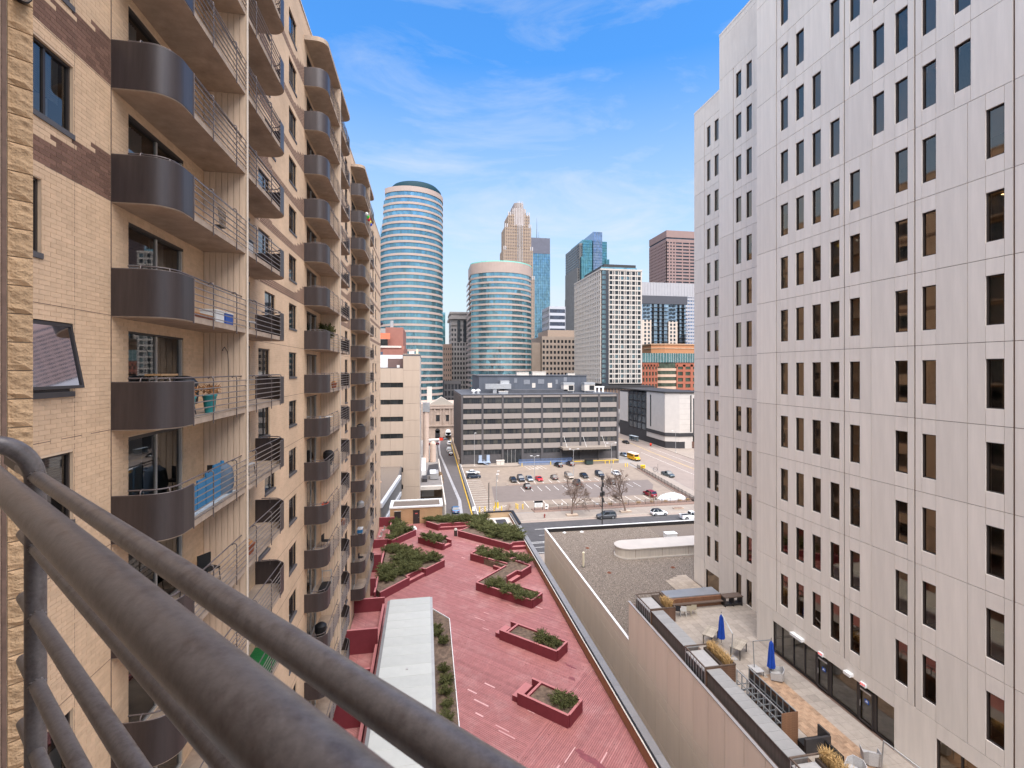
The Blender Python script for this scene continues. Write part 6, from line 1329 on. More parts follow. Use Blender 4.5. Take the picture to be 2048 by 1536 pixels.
for i in range(3): t = thing('traffic_post', 'white sign post on the bus stop walk, %s of three' % ('first', 'middle', 'last')[i], 'post', (103.0 + i * 2.4, 172 + i * 2, 0.15), 0, 'posts at the bus stop'); x = 103.0 + i * 2.4; y = 172 + i * 2; MB().tube([(x, y, 0.14), (x, y, 3.0)], 0.05, 6).build('post', pole_m, t); MB().box(x - 0.25, y - 0.04, 2.3, x + 0.25, y, 3.0).build('plate', white_paint, t)
# ================================================================ the city behind
def fbox(mb, face, pl, a0, a1, z0, z1, d0, d1):
    """box on a facade: face 'F' looks to -Y at y=pl, 'L' looks to -X at x=pl; d0..d1 depth inwards"""
    if face == 'F': mb.box(a0, pl + d0, z0, a1, pl + d1, z1)
    else: mb.box(pl + d0, a0, z0, pl + d1, a1, z1)
def grid(mb, face, pl, a0, a1, z0, z1, cols, rows, pw, sh, depth=0.5, bottom=0.0, top=0.0):
    """piers and spandrels as proud bars, leaving recessed window openings"""
    st = (a1 - a0) / cols
    for i in range(cols + 1): c = a0 + i * st; fbox(mb, face, pl, max(a0, c - pw / 2), min(a1, c + pw / 2), z0, z1, 0, depth)
    rs = (z1 - z0 - bottom - top) / rows
    for j in range(rows + 1):
        zz = z0 + bottom + j * rs
        for i in range(cols): fbox(mb, face, pl, a0 + i * st + pw / 2 if i else a0 + pw / 2, a0 + (i + 1) * st - pw / 2, max(z0, zz - sh / 2), min(z1, zz + sh / 2), 0.02, depth)
far_glass = mirror_glass('far_glass', (0.07, 0.085, 0.10), 0.12, 0.5, 0.3)
teal = mirror_glass('teal_glass', (0.26, 0.46, 0.52), 0.08, 0.8, 0.22, 0.05)
teal_dk = mirror_glass('teal_dark', (0.09, 0.22, 0.25), 0.1, 0.8, 0.25, 0.05)
pinkst = mat('pink_band', (0.37, 0.28, 0.235), 0.7, var=0.06, scale=0.3)
# ---- two banded round towers
def band_tower(label, cx, cy, rx, ry, z0, z1, fh, left, cut_steps=(), cap=None, right=None):
    t = thing('banded_tower', label, 'skyscraper', (cx, cy, 0)); g = MB(); s = MB(); n = 72
    def ring(off, lim):
        P = []
        for k in range(n):
            a = 2 * math.pi * k / n; x, y = (rx + off) * math.cos(a), (ry + off) * math.sin(a)
            P.append((cx + max(x, -lim - off * 0), cy + y))
        return P
    nf = int((z1 - z0) / fh)
    for k in range(nf):
        z = z0 + k * fh; lim = left
        for top, l2 in cut_steps:
            if z > top: lim = l2
        s.prism(ring(0.45, lim + 0.45), z, z + fh * 0.18); s.prism(ring(0.3, lim + 0.3), z + fh * 0.18, z + fh * 0.36); g.prism(ring(0, lim), z + fh * 0.36, z + fh)
    s.prism(ring(0.5, lim + 0.5), z0 + nf * fh, z0 + nf * fh + fh * 0.8)
    o = g.build('glazing', teal, t); s.build('spandrel_bands', pinkst, t); mu = MB()
    for k in range(n):
        a = math.pi + math.pi * k / n; x, y = (rx + 0.08) * math.cos(a), (ry + 0.08) * math.sin(a)
        if x < -left: continue
        mu.box(cx + x - 0.06, cy + y - 0.06, z0, cx + x + 0.06, cy + y + 0.06, z0 + nf * fh * 0.86)
    mu.build('mullions', teal_dk, t)
    return t, z0 + nf * fh + fh * 0.8
TA, zt = band_tower('tall rounded teal glass tower with pink bands behind the apartments', -9.0, 328, 20.3, 21, 4, 148, 3.95, 19.0, ((121, 17.5), (130, 16.6), (139, 15.3)))
def dome(cx, cy, rx, ry, z, h, m_, t, nm, lim):
    b = MB(); n = 48; rows = [(1, 0), (0.97, 0.45), (0.85, 0.8), (0.6, 1.0)]
    for f, hh in rows:
        for k in range(n): a = 2 * math.pi * k / n; b.v.append((cx + max(rx * f * math.cos(a), -lim * f), cy + ry * f * math.sin(a), z + h * hh))
    for q in range(3):
        for k in range(n): a = q * n + k; c = q * n + (k + 1) % n; b.f.append((a, c, c + n, a + n))
    b.f.append(tuple(range(3 * n, 4 * n))); b.build(nm, m_, t, True)
dome(-6.5, 328, 17.5, 19, zt, 6.5, mat('green_cap', (0.010, 0.032, 0.042), 0.6, metal=0.0, spec=0.1, var=0.1), TA, 'roof_cap', 15)
TB, zt = band_tower('lower rounded teal glass tower with pink crown, centre of the skyline', 55.5, 369, 24.5, 24, 4, 106, 3.92, 22.0)
n = 72; P = [(55.5 + max(25.0 * math.cos(2 * math.pi * k / n), -22.5), 369 + 24.5 * math.sin(2 * math.pi * k / n)) for k in range(n)]
MB().prism(P, zt, zt + 4.5).build('crown', pinkst, TB); MB().prism([(p[0] * 1.001, p[1]) for p in P], zt + 4.5, zt + 5.2).build('crown_trim', mat('mint_trim', (0.20, 0.55, 0.45), 0.5), TB)
b = MB()
for k in range(26): b.box(32.75, 361, 4 + k * 3.92, 33.0, 392, 4 + k * 3.92 + 1.6)
b.build('side_bands', pinkst, TB)
# ---- stepped art deco tower
wf = thing('stepped_tower', 'tall tan stepped art deco tower with narrow rounded crown', 'skyscraper', (113, 600, 0))
ws, wdk = mat('deco_stone', (0.30, 0.222, 0.163), 0.8, var=0.08, scale=0.1), mat('deco_window', (0.20, 0.16, 0.15), 0.4, var=0.2, scale=0.4)
wl_m = mat('deco_pale', (0.45, 0.41, 0.39), 0.6, var=0.05)
tiers = [(93.5, 132.8, 590, 0, 150), (95.2, 131.0, 590.5, 150, 186), (97.3, 129.0, 591.5, 186, 214), (101.5, 127.5, 593, 214, 229)]
core = MB(); pier = MB(); pale = MB()
for (x0, x1, y, z0, z1) in tiers:
    core.box(x0 + 0.8, y + 0.8, z0, x1 - 0.8, y + 34, z1 - 1); m_ = int((x1 - x0) / 2.2)
    for k in range(m_ + 1): c = x0 + (x1 - x0) * k / m_; pier.box(c - 0.55, y, z0, c + 0.55, y + 1.2, z1 + (1.6 if k % 3 == 0 else 0))
    for zz in range(int(z0), int(z1), 4): pier.box(x0, y + 0.35, zz, x1, y + 0.9, zz + 1.9)
    for k in range(17): c = y + 2 * k + 0.6; pier.box(x0, c, z0, x0 + 1.0, c + 1.05, z1)
    for zz in range(int(z0), int(z1), 4): pier.box(x0 + 0.3, y + 0.6, zz, x0 + 0.85, y + 34, zz + 1.9)
    for k in (0, 1, m_ - 1, m_): c = x0 + (x1 - x0) * k / m_; pale.box(c - 0.5, y - 0.25, z1 - 2.5, c + 0.5, y + 0.6, z1 + 2.2)
core.build('windows', wdk, wf); pier.build('piers', ws, wf); pale.build('finials', wl_m, wf)
def halfround(x0, x1, y, z0, z1, mb, n=14):
    c = (x0 + x1) / 2; r = (x1 - x0) / 2; mb.prism([(c + r * math.cos(math.pi + math.pi * k / n), y + r * 0.55 * math.sin(math.pi + math.pi * k / n)) for k in range(n + 1)] + [(x1, y + 22), (x0, y + 22)], z0, z1)
b = MB(); halfround(105.5, 124, 597, 214, 236, b); halfround(109, 121, 598, 236, 243.5, b); b.build('crown', mat('deco_crown', (0.28, 0.23, 0.205), 0.7, var=0.15, scale=0.3), wf)
b = MB()
for k in range(9): c = 107 + k * 2.0; yy = 597 - 4.9 * math.sin(math.acos(max(-1, min(1, (c - 114.75) / 9.25)))); b.box(c - 0.3, yy - 0.3, 214, c + 0.3, yy + 0.5, 236 if not 2 < k < 7 else 244.5)
for k in range(4): b.box(112.2 + k * 1.8, 589.6, 60, 112.7 + k * 1.8, 590.6, 216)
b.build('ribs', wl_m, wf)
# ---- blue glass slab with dark top
ids = thing('blue_tower', 'pale blue mirrored tower with dark flat top right of the stepped tower', 'skyscraper', (181, 770, 0))
MB().box(160, 760, 0, 197, 800, 222).build('glazing', mirror_glass('sky_glass', (0.30, 0.48, 0.58), 0.06, 0.9, 0.12, 0.02), ids); MB().box(160, 759.5, 222, 197.2, 800, 247).build('top_floors', mat('dark_top', (0.10, 0.10, 0.125), 0.5, var=0.12, scale=0.15), ids)
b = MB()
for k in range(13): c = 160 + k * 3.1; b.box(c - 0.12, 759.6, 0, c + 0.12, 760.2, 222)
for k in range(52): b.box(160, 759.7, k * 4.25, 197, 760.1, k * 4.25 + 0.2)
b.build('mullions', teal_dk, ids); MB().tube([(179, 775, 247), (179, 775, 283)], 0.5, 6, 0.1).tube([(183, 778, 247), (183, 778, 262)], 0.3, 6, 0.1).build('mast', dpole, ids)
MB().box(160, 758.9, 0, 198, 759.4, 50).build('lower_floors', far_glass, ids)
# ---- teal stepped tower
cp = thing('teal_stepped_tower', 'stepped green glass tower with grey stone flank behind the white grid hotel', 'skyscraper', (240, 710, 0))
gst = mat('grey_stone', (0.155, 0.145, 0.135), 0.7, var=0.15, scale=0.2)
b = MB(); b.box(227.5, 702, 0, 240, 775, 226); b.box(225.5, 706, 0, 227.5, 770, 190); b.box(223.5, 708, 0, 225.5, 765, 150); b.build('stone_flank', gst, cp)
b = MB()
for k in range(56): b.box(227.3, 702.5, 2 + k * 4.0, 227.5, 774, 3.6 + k * 4.0)
for k in range(2): b.box(228.2 + k * 2, 701.75, 0, 229 + k * 2, 702, 224)
b.build('flank_windows', far_glass, cp)
MB().box(232, 700, 0, 247, 760, 231).box(229, 697, 0, 238, 740, 205).box(227, 693, 0, 232, 700, 160).build('glazing', mirror_glass('green_glass', (0.18, 0.38, 0.40), 0.08, 0.85, 0.15, 0.02), cp)
MB().box(248, 698, 0, 262, 760, 243).build('centre_slab', mirror_glass('violet_glass', (0.33, 0.38, 0.48), 0.06, 0.85, 0.1, 0.02), cp); MB().box(262, 702, 0, 271, 760, 230).box(268, 700, 0, 274, 760, 203).build('glazing', MATS['green_glass'], cp)
b = MB()
for k in range(12): b.box(229 + k * 3.0, 696.6, 0, 229.25 + k * 3.0, 697.2, 200 if k < 3 else 0.1)
for k in range(58): b.box(232, 699.7, k * 4.0, 247, 700.1, k * 4.0 + 0.35); b.box(248, 697.7, k * 4.0, 262, 698.1, k * 4.0 + 0.3); b.box(262, 701.7, k * 4.0, 271, 702.1, k * 4.0 + 0.35)
b.build('floor_lines', teal_dk, cp)
# ---- pink granite tower
pk = thing('pink_tower', 'broad pink granite office tower at the right of the skyline', 'skyscraper', (320, 600, 0))
pst = mat('pink_granite', (0.245, 0.16, 0.14), 0.8, var=0.06, scale=0.2)
MB().box(310.0, 590.8, 0, 372, 640, 214).build('glazing', far_glass, pk); b = MB(); grid(b, 'F', 590, 309.3, 322, 0, 204, 3, 48, 1.9, 2.3, 0.9); grid(b, 'F', 590, 322, 372, 0, 204, 5, 48, 1.3, 2.3, 0.9); grid(b, 'L', 309.3, 590, 640, 0, 204, 12, 48, 2.1, 2.3, 0.7)
b.box(309.3, 590, 204, 372, 590.9, 207); b.box(309.3, 590, 209, 372, 591, 218); b.box(309.3, 591, 204, 310.2, 640, 207); b.box(309.3, 591, 209, 310.2, 640, 218); b.box(310.2, 591, 217, 372, 640, 218); b.build('facade_grid', pst, pk)
# ---- white striped block below it
wsb = thing('striped_block', 'white office block with rows of blue windows below the pink tower', 'office block', (280, 525, 0))
MB().box(240, 521, 0, 330, 560, 128).build('glazing', mirror_glass('blue_windows', (0.30, 0.40, 0.60), 0.1, 0.7, 0.2, 0.1), wsb); b = MB(); grid(b, 'F', 520.3, 239.5, 330, 0, 122, 26, 30, 0.7, 2.4, 0.7); b.box(239.5, 520, 120, 330, 521.2, 136); b.box(239.5, 521.2, 0, 240.2, 560, 136)
for k in range(27): b.box(239.5 + k * 3.48 - 0.3, 519.7, 122, 239.5 + k * 3.48 + 0.3, 520, 136)
b.build('facade_grid', mat('pale_stone', (0.34, 0.325, 0.33), 0.7, var=0.05, scale=0.2), wsb)
# ---- glassy apartment block
ga = thing('glass_apartments', 'glassy apartment block with stacked balconies beside the white grid hotel', 'apartment block', (215, 425, 0))
ag = mirror_glass('apartment_glass', (0.42, 0.52, 0.62), 0.1, 0.8, 0.35, 0.25)
MB().box(196, 421, 0, 240, 450, 97).build('glazing', ag, ga); MB().box(195, 419.5, 97, 241, 452, 104.5).build('dark_top', mat('dark_metal_top', (0.06, 0.06, 0.07), 0.6, var=0.1), ga)
MB().box(196, 419.6, 0, 205, 421, 82).box(222, 419.6, 0, 231, 421, 81).build('stone_piers', mat('warm_panel', (0.52, 0.43, 0.35), 0.8, var=0.05), ga)
b = MB(); w_ = MB()
for k in range(26):
    zz = 6 + k * 3.5
    b.box(205.2, 418.6 + (k % 2) * 0.4, zz, 221.8, 421, zz + 0.35); b.box(231.2, 418.2, zz, 240.8, 421, zz + 0.35)
    for x in (207, 212.5, 217, 232.5, 237): b.box(x, 418.7, zz + 0.35, x + 0.15, 421, zz + 3.5)
    for x in (198, 201.6, 223.6, 227): w_.box(x, 419.5, zz + 0.9, x + 1.9, 419.62, zz + 3.1)
b.build('balcony_slabs', dpole, ga); w_.build('pier_windows', far_glass, ga)
# ---- white grid hotel
ho = thing('grid_hotel', 'white hotel tower with a regular grid of dark windows and a black corner strip', 'hotel', (120, 300, 0))
hw_m = mat('hotel_white', (0.47, 0.415, 0.36), 0.75, var=0.05, scale=0.3); hz0, hz1, hr = 27.5, 98.5, 23
MB().box(108.6, 290.7, 12, 135.2, 345, hz1 - 0.5).build('core', dpole, ho)
b = MB(); fh_ = (hz1 - hz0) / hr
xs = [113.2]; pat = [1.0, 2.1, 0.75, 0.95]
cols_ = []; x = 113.6
for k in range(6):
    cols_.append((x, x + 2.05)); x += 2.05 + 0.5
    if k < 5: cols_.append((x, x + 0.72)); x += 0.72 + 0.5
sc_ = (135.0 - 113.6) / (x - 113.6); cols_ = [(113.6 + (a - 113.6) * sc_, 113.6 + (c - 113.6) * sc_) for a, c in cols_]
wm_ = {}
prev = 113.2
for a, c in cols_: b.box(prev, 290, hz0, a, 290.7, hz1); prev = c
b.box(prev, 290, hz0, 135.3, 290.7, hz1)
for j in range(hr + 1):
    zz = hz0 + j * fh_
    for a, c in cols_: b.box(a, 290.03, max(hz0, zz - 0.42), c, 290.7, min(hz1, zz + 0.42))
grid(b, 'L', 107.9, 291.0, 345, hz0, hz1, 16, hr, 1.75, 0.85, 0.7); b.box(107.7, 289.8, hz1, 135.5, 290.8, hz1 + 0.9); b.box(107.7, 290.8, hz1, 108.6, 345, hz1 + 0.9)
b.build('facade_grid', hw_m, ho)
hg = [mirror_glass('hotel_pane_dark', (0.045, 0.05, 0.055), 0.1, 0.4, 0.2, 0.5), mirror_glass('hotel_pane_mid', (0.13, 0.15, 0.15), 0.1, 0.5, 0.2, 0.5), mirror_glass('hotel_pane_teal', (0.18, 0.26, 0.28), 0.08, 0.6, 0.2, 0.5)]
rq = random.Random(4); cnt = 0; pm2 = {}
for (a, c) in cols_:
    for j in range(hr):
        q = rq.choice((0, 0, 0, 1, 1, 2)); key = (round(c - a, 2), q)
        if key not in pm2: pm2[key] = MB().box(0, 0, 0, c - a, 0.05, fh_ - 0.84).mesh('window', hg[q])
        inst('window', pm2[key], ho, (a, 290.4, hz0 + j * fh_ + 0.42)); cnt += 1
b = MB(); b.box(108.65, 289.9, 25, 113.0, 290.65, hz1 + 0.2); b.build('corner_strip', mat('black_panel', (0.028, 0.030, 0.036), 0.45, var=0.1), ho)
cs = MB().box(0, 0, 0, 2.3, 0.08, 2.1).mesh('corner_window', hg[2])
for j in range(hr): inst('corner_window', cs, ho, (108.8, 289.84, hz0 + j * fh_ + 0.5))
MB().box(110.5, 291.5, hz1 + 0.9, 131.8, 330, hz1 + 4.0).build('penthouse', dpole, ho); MB().box(108.3, 290.6, hz1 + 0.9, 132, 290.7, hz1 + 2.0).build('glass_guard', teal, ho)
MB().box(104, 285, 12, 140, 345, 24.6).build('podium', mat('hotel_podium', (0.12, 0.09, 0.08), 0.7, var=0.2), ho); b = MB(); b.box(104, 284, 24.6, 141, 345, 26.2); b.build('podium_roof', dpole, ho)
cm = MB().box(0, 0, 0, 0.35, 0.35, 12).mesh('column', mat('copper_column', (0.30, 0.19, 0.12), 0.6))
for k in range(18): inst('column', cm, ho, (104.2 + k * 2.0, 284.6, 12.6))
# ---- smaller blocks of the middle distance
def block(name, label, cat, x0, x1, y0, y1, z1, wallm, glassm, cf, cl, rows, pw=1.2, sh=1.6, z0=0.0, top=1.0, parapet=0.8, depth=0.5):
    t = thing(name, label, cat, ((x0 + x1) / 2, y0, 0)); MB().box(x0 + depth, y0 + depth, z0, x1 - 0.05, y1, z1 - 0.3).build('glazing', glassm, t); b = MB()
    grid(b, 'F', y0, x0, x1, z0, z1 - top, cf, rows, pw, sh, depth + 0.05)
    if cl: grid(b, 'L', x0, y0 + depth + 0.06, y1, z0, z1 - top, cl, rows, pw, sh, depth + 0.05)
    else: b.box(x0, y0 + depth + 0.06, z0, x0 + depth + 0.05, y1, z1 - top)
    b.box(x0, y0, z1 - top, x1, y0 + depth + 0.06, z1 + parapet); b.box(x0, y0 + depth + 0.06, z1 - top, x0 + depth + 0.06, y1, z1 + parapet); b.box(x0 + 0.6, y0 + 0.6, z1 - 0.3, x1, y1, z1); b.build('facade_grid', wallm, t); return t
win_dk = mirror_glass('old_windows', (0.06, 0.06, 0.065), 0.15, 0.4, 0.4, 0.4)
beige = mat('beige_stone', (0.32, 0.25, 0.195), 0.85, var=0.08, scale=0.2)
t = block('beige_block', 'beige stone office block left of the white hotel with many small windows', 'office block', 91.5, 122, 378, 420, 62, beige, win_dk, 10, 0, 14, 1.2, 2.0); MB().box(98, 385, 62, 122, 420, 68.5).build('penthouse', mat('beige_dark', (0.33, 0.25, 0.19), 0.85, var=0.1), t)
MB().box(84, 382, 0, 91.4, 420, 58).build('side_wing', beige, t)
block('grey_block', 'small grey and white office block peeping between the towers', 'office block', 155, 176, 600, 640, 116, mat('cool_grey', (0.42, 0.42, 0.44), 0.8, var=0.05), mirror_glass('strip_glass', (0.09, 0.10, 0.13), 0.15, 0.4, 0.2), 1, 6, 14, 0.9, 3.4)
orn = mat('grey_granite', (0.285, 0.255, 0.235), 0.85, var=0.12, scale=0.4)
t = block('old_grey_tower', 'old grey stone high rise with arched top windows between the two teal towers', 'office block', 21, 40, 405, 440, 72, orn, win_dk, 8, 5, 18, 0.95, 1.7)
MB().box(19.5, 403.5, 78, 42, 441, 80).box(20, 404.3, 82.5, 41, 441, 84).build('cornice', orn, t); MB().box(21, 405, 72, 40, 440, 82.5).build('attic', orn, t)
for k in range(3):
    x = 26.2 + k * 5.0; MB().prism([(x, 404.9), (x + 2.6, 404.9), (x + 2.6, 404.98), (x, 404.98)], 59, 76).build('arched_window', win_dk, t); MB().tube([(x + 1.3, 404.88, 76), (x + 1.3, 404.97, 76)], 1.3, 14).build('arch_head', win_dk, t)
block('teal_slice', 'slice of a pale teal glass building beyond the old grey tower', 'office block', 12.0, 21, 520, 560, 96, teal, MATS['green_glass'], 4, 0, 8, 0.3, 1.0)
block('brown_block', 'narrow brown stone building in the gap below the teal slice', 'office block', 14.2, 21.2, 395, 430, 56, mat('brown_stone', (0.24, 0.165, 0.125), 0.85, var=0.1), win_dk, 4, 0, 13, 1.0, 2.4)
block('dark_lowrise', 'dark low building at the end of the alley under the towers', 'office block', 12.5, 24, 330, 360, 28, mat('dark_wall', (0.06, 0.055, 0.055), 0.8, var=0.1), win_dk, 5, 0, 6, 0.8, 1.2)
rb = thing('red_brick_office', 'red brick office building with curved glass top floor at the right', 'office block', (170, 335, 0))
rbm = mat('red_brick', (0.30, 0.095, 0.055), 0.85, var=0.08, scale=0.3); obm = mat('orange_stucco', (0.40, 0.175, 0.08), 0.85, var=0.06)
olive = mirror_glass('olive_glass', (0.10, 0.12, 0.085), 0.1, 0.5, 0.3, 0.3)
MB().box(154.6, 330.6, 0, 205, 370, 41).build('glazing', olive, rb); b = MB()
grid(b, 'F', 330, 154, 166.0, 0, 40, 5, 9, 1.1, 1.7, 0.6); grid(b, 'F', 330, 181.0, 205, 0, 40, 4, 9, 1.9, 1.7, 0.6); b.box(154, 330, 38.5, 205, 330.7, 41.5); b.build('facade_grid', rbm, rb)
b = MB()
for j in range(9): zz = j * 4.45; b.prism([(166, 330.5), (168, 329.2), (172, 328.4), (176, 328.4), (179.5, 329.2), (181, 330.5)], zz - 0.2, zz + 1.7)
b.build('bow_bands', mat('tan_band', (0.48, 0.33, 0.24), 0.8, var=0.05), rb); MB().prism([(166.2, 330.5), (168, 329.5), (172, 328.8), (176, 328.8), (179.5, 329.5), (180.8, 330.5)], 0, 41).build('bow_glazing', olive, rb)
MB().prism([(154, 329.6), (166, 329.6), (173.5, 327.6), (181, 329.6), (205, 329.6), (205, 370), (154, 370)], 41.5, 48.2).build('top_glazing', mirror_glass('top_teal', (0.14, 0.26, 0.26), 0.1, 0.7, 0.2), rb)
tm = MB().box(0, 0, 0, 0.25, 0.25, 6.7).mesh('mullion', alu)
for k in range(26): x = 154.2 + k * 1.95; y = 329.4 if not 166 < x < 181 else 329.4 - 1.95 * (1 - abs(x - 173.5) / 7.5); inst('mullion', tm, rb, (x, y, 41.5))
MB().prism([(163, 334), (172, 331), (176, 331), (205, 333), (205, 370), (163, 370)], 48.2, 54.5).build('upper_storey', obm, rb); MB().prism([(162.5, 333.5), (172, 330.5), (176, 330.5), (205.5, 332.5), (205, 370), (162.5, 370)], 54.5, 55.3).build('roof', mat('roof_tan', (0.42, 0.26, 0.16), 0.8), rb); MB().prism([(162.6, 333.6), (172, 330.6), (176, 330.6), (205.4, 332.6), (205, 345), (162.6, 345)], 51.8, 52.2).build('moulding', mat('tan_band2', (0.55, 0.38, 0.25), 0.8), rb)
# ---- black and white hotel podium building on the avenue
bw = thing('black_white_building', 'white and black building with vertical black slots on the avenue corner', 'building', (112, 215, 0))
whb = mat('white_tiles', (0.48, 0.435, 0.39), 0.75, var=0.05, scale=0.4); bkb = mat('charcoal_cladding', (0.035, 0.033, 0.035), 0.6, var=0.15, scale=0.5)
MB().prism([(108.9, 208.8), (114.5, 206), (128, 206), (128, 262), (108.9, 262)], 0, 24.6).build('core', bkb, bw)
MB().prism([(108.6, 208.7), (114.3, 205.8), (114.3, 206.0), (108.8, 209.0)], 7.2, 25.4).prism([(114.3, 205.8), (121.0, 205.8), (121.0, 206.1), (114.3, 206.1)], 7.2, 25.4).build('white_bay', whb, bw)
for k in range(7): MB().box(114.3, 205.78, 8.6 + k * 2.4, 121, 205.8, 8.63 + k * 2.4).build('tile_joint', joint, bw)
MB().box(121.0, 205.9, 0, 124.2, 206.05, 23).build('dark_panel', bkb, bw); MB().box(124.2, 205.8, 0, 125.9, 206.1, 25.4).box(121.0, 205.8, 23.0, 124.2, 206.1, 25.4).build('white_frame', whb, bw)
MB().box(108.55, 222.5, 8.5, 108.6, 223.6, 24).box(119.6, 205.72, 7.6, 120.2, 205.79, 24.4).build('black_slot', black, bw)
MB().prism([(108.5, 208.5), (114.3, 205.6), (124.2, 205.6), (124.2, 205.75), (114.3, 205.75), (108.6, 208.7)], 5.6, 7.1).build('dark_ledge', bkb, bw); MB().prism([(108.7, 208.8), (114.3, 205.9), (126, 205.9), (126, 206.2), (114.3, 206.2), (108.8, 209)], 3.2, 5.6).build('white_base_band', whb, bw); MB().box(117.0, 205.85, 0, 120.5, 206.2, 3.3).build('white_pier', whb, bw); MB().box(120.5, 205.7, 0.4, 125.0, 205.88, 3.2).build('brown_screen', mat('brown_screen', (0.13, 0.07, 0.05), 0.7, var=0.3), bw)
MB().prism([(108.3, 208.3), (114.5, 205.3), (128, 205.3), (128, 262), (108.3, 262)], 25.4, 26.0).build('roof', dpole, bw)
b = MB()
MB().box(108.6, 209.0, 7.2, 108.88, 227.5, 25.4).box(108.62, 209.0, 3.2, 108.88, 227.5, 5.6).build('white_bay', whb, bw); MB().box(108.4, 209.0, 5.6, 108.86, 227.5, 7.1).build('dark_ledge', bkb, bw)
for k in range(4):
    for j in range(5): b.box(108.7, 229 + k * 5.2, 6 + j * 3.6, 108.88, 233.2 + k * 5.2, 8.8 + j * 3.6)
b.build('side_windows', far_glass, bw); MB().box(108.6, 250.5, 8, 108.88, 261.5, 24.0).build('white_side_panel', whb, bw)
for k in range(5): MB().box(108.5, 228 + k * 5.2, 5.5, 108.86, 228.5 + k * 5.2, 25).build('side_fin', bkb, bw)
# ---- dark office behind the parking lot
do = thing('dark_office', 'long black office building with pale spandrel bands behind the parking lot', 'office block', (44, 184, 0))
bst, spn = mat('black_brick', (0.075, 0.068, 0.068), 0.8, var=0.15, scale=0.8), mat('pale_spandrel', (0.25, 0.215, 0.19), 0.85, var=0.06, scale=0.8, streak=True, obj=0.05)
oz = 26.5; DX0, DX1, DY = 13.3, 75.6, 183.2
MB().box(DX0 + 0.4, DY + 0.5, 0, DX1 - 0.1, 232, oz - 0.4).build('core', bst, do)
bay = (DX1 - DX0 - 0.8) / 8; pane_m = [mirror_glass('office_pane_a', (0.05, 0.055, 0.06), 0.1, 0.4, 0.3, 1.0), mirror_glass('office_pane_b', (0.085, 0.085, 0.08), 0.1, 0.4, 0.4, 1.0), mirror_glass('office_pane_c', (0.11, 0.105, 0.09), 0.12, 0.4, 0.4, 1.0)]
pier_me = MB().box(0, 0, 0, 0.75, 0.45, oz).mesh('pier', bst); sp_me = MB().box(0, 0, 0, bay - 0.75, 0.2, 1.95).mesh('spandrel', spn); sp_top = MB().box(0, 0, 0, bay - 0.75, 0.2, 0.8).mesh('spandrel', spn)
npn = 9; pwid = (bay - 0.75) / npn
pmesh = [MB().box(0.03, 0, 0, pwid - 0.03, 0.05, 1.85).mesh('pane', m_) for m_ in pane_m]; rr = random.Random(6)
for k in range(9): inst('pier', pier_me, do, (DX0 + k * bay, DY + 0.02, 0))
for k in range(8):
    x = DX0 + 0.75 + k * bay
    inst('spandrel', sp_top, do, (x, DY + 0.15, 25.6))
    for j in range(5): inst('spandrel', sp_me, do, (x, DY + 0.15, 5.9 + j * 3.86 + 0.0))
    for j in range(5):
        for q in range(npn):
            inst('pane', pmesh[rr.choice((0, 0, 1, 1, 2) if j < 3 else (0, 0, 0, 1))], do, (x + q * pwid, DY + 0.42, 7.92 + j * 3.86 - 0.02))
for k in range(8):
    if k == 2: continue
    x = DX0 + 0.75 + k * bay; b = MB()
    for q in range(5): b.box(x + 0.3 + q * 1.35, DY + 0.4, 4.1, x + 1.5 + q * 1.35, DY + 0.5, 5.6)
    b.build('low_windows', pane_m[0], do)
x = DX0 + 0.75 + 2 * bay; MB().box(x, DY + 0.42, 0.6, x + bay - 0.75, DY + 0.5, 5.8).build('entrance', pane_m[0], do)
for q in range(3): MB().box(x + 1.5 + q * 1.5, DY + 0.3, 0.6, x + 1.58 + q * 1.5, DY + 0.42, 5.6).build('entrance_mullion', alu, do)
MB().box(DX0, DY + 0.5, 0, DX0 + 0.38, 232, oz).build('side_wall', mat('side_brick', (0.15, 0.115, 0.095), 0.85, var=0.12, streak=True), do)
fm = MB().box(-0.15, 0, 0, 0.0, 0.5, oz - 0.5).mesh('side_pier', bst)
for k in range(10): inst('side_pier', fm, do, (DX0, DY + 3 + k * 4.6, 0))
roofm = mat('dark_roof', (0.062, 0.063, 0.07), 0.7, var=0.2, scale=0.3, stain=0.3, stain_col=(0.12, 0.12, 0.13))
MB().box(DX0, DY, oz, DX1, 232, oz + 0.25).build('roof', roofm, do)
bl_m = mat('slate_cladding', (0.075, 0.082, 0.098), 0.6, var=0.12, scale=0.5, streak=True)
MB().box(21.5, 197, oz + 0.25, 67, 226, oz + 7.0).build('penthouse', bl_m, do); MB().box(21.2, 196.7, oz + 7.0, 67.3, 226, oz + 7.3).build('penthouse_roof', roofm, do)
MB().box(31, 191, oz + 0.25, 57, 197, oz + 1.6).build('roof_step', roofm, do)
for q, (x, w, z_) in enumerate(((40, 2.6, 3.6), (46, 2.6, 3.8), (43.5, 1.4, 2.2), (50.2, 1.8, 2.2), (53.5, 1.0, 3.6), (57, 1.4, 4.6), (36, 1.2, 4.2))): MB().box(x, 196.9, oz + z_, x + w, 197.02, oz + z_ + 1.9).build('louvre', mat('louvre', (0.17, 0.175, 0.19), 0.6) if q not in (2, 3) else concrete_lt, do)
dc = mat('duct_metal', (0.46, 0.46, 0.46), 0.35, metal=0.6, var=0.1, scale=0.8)
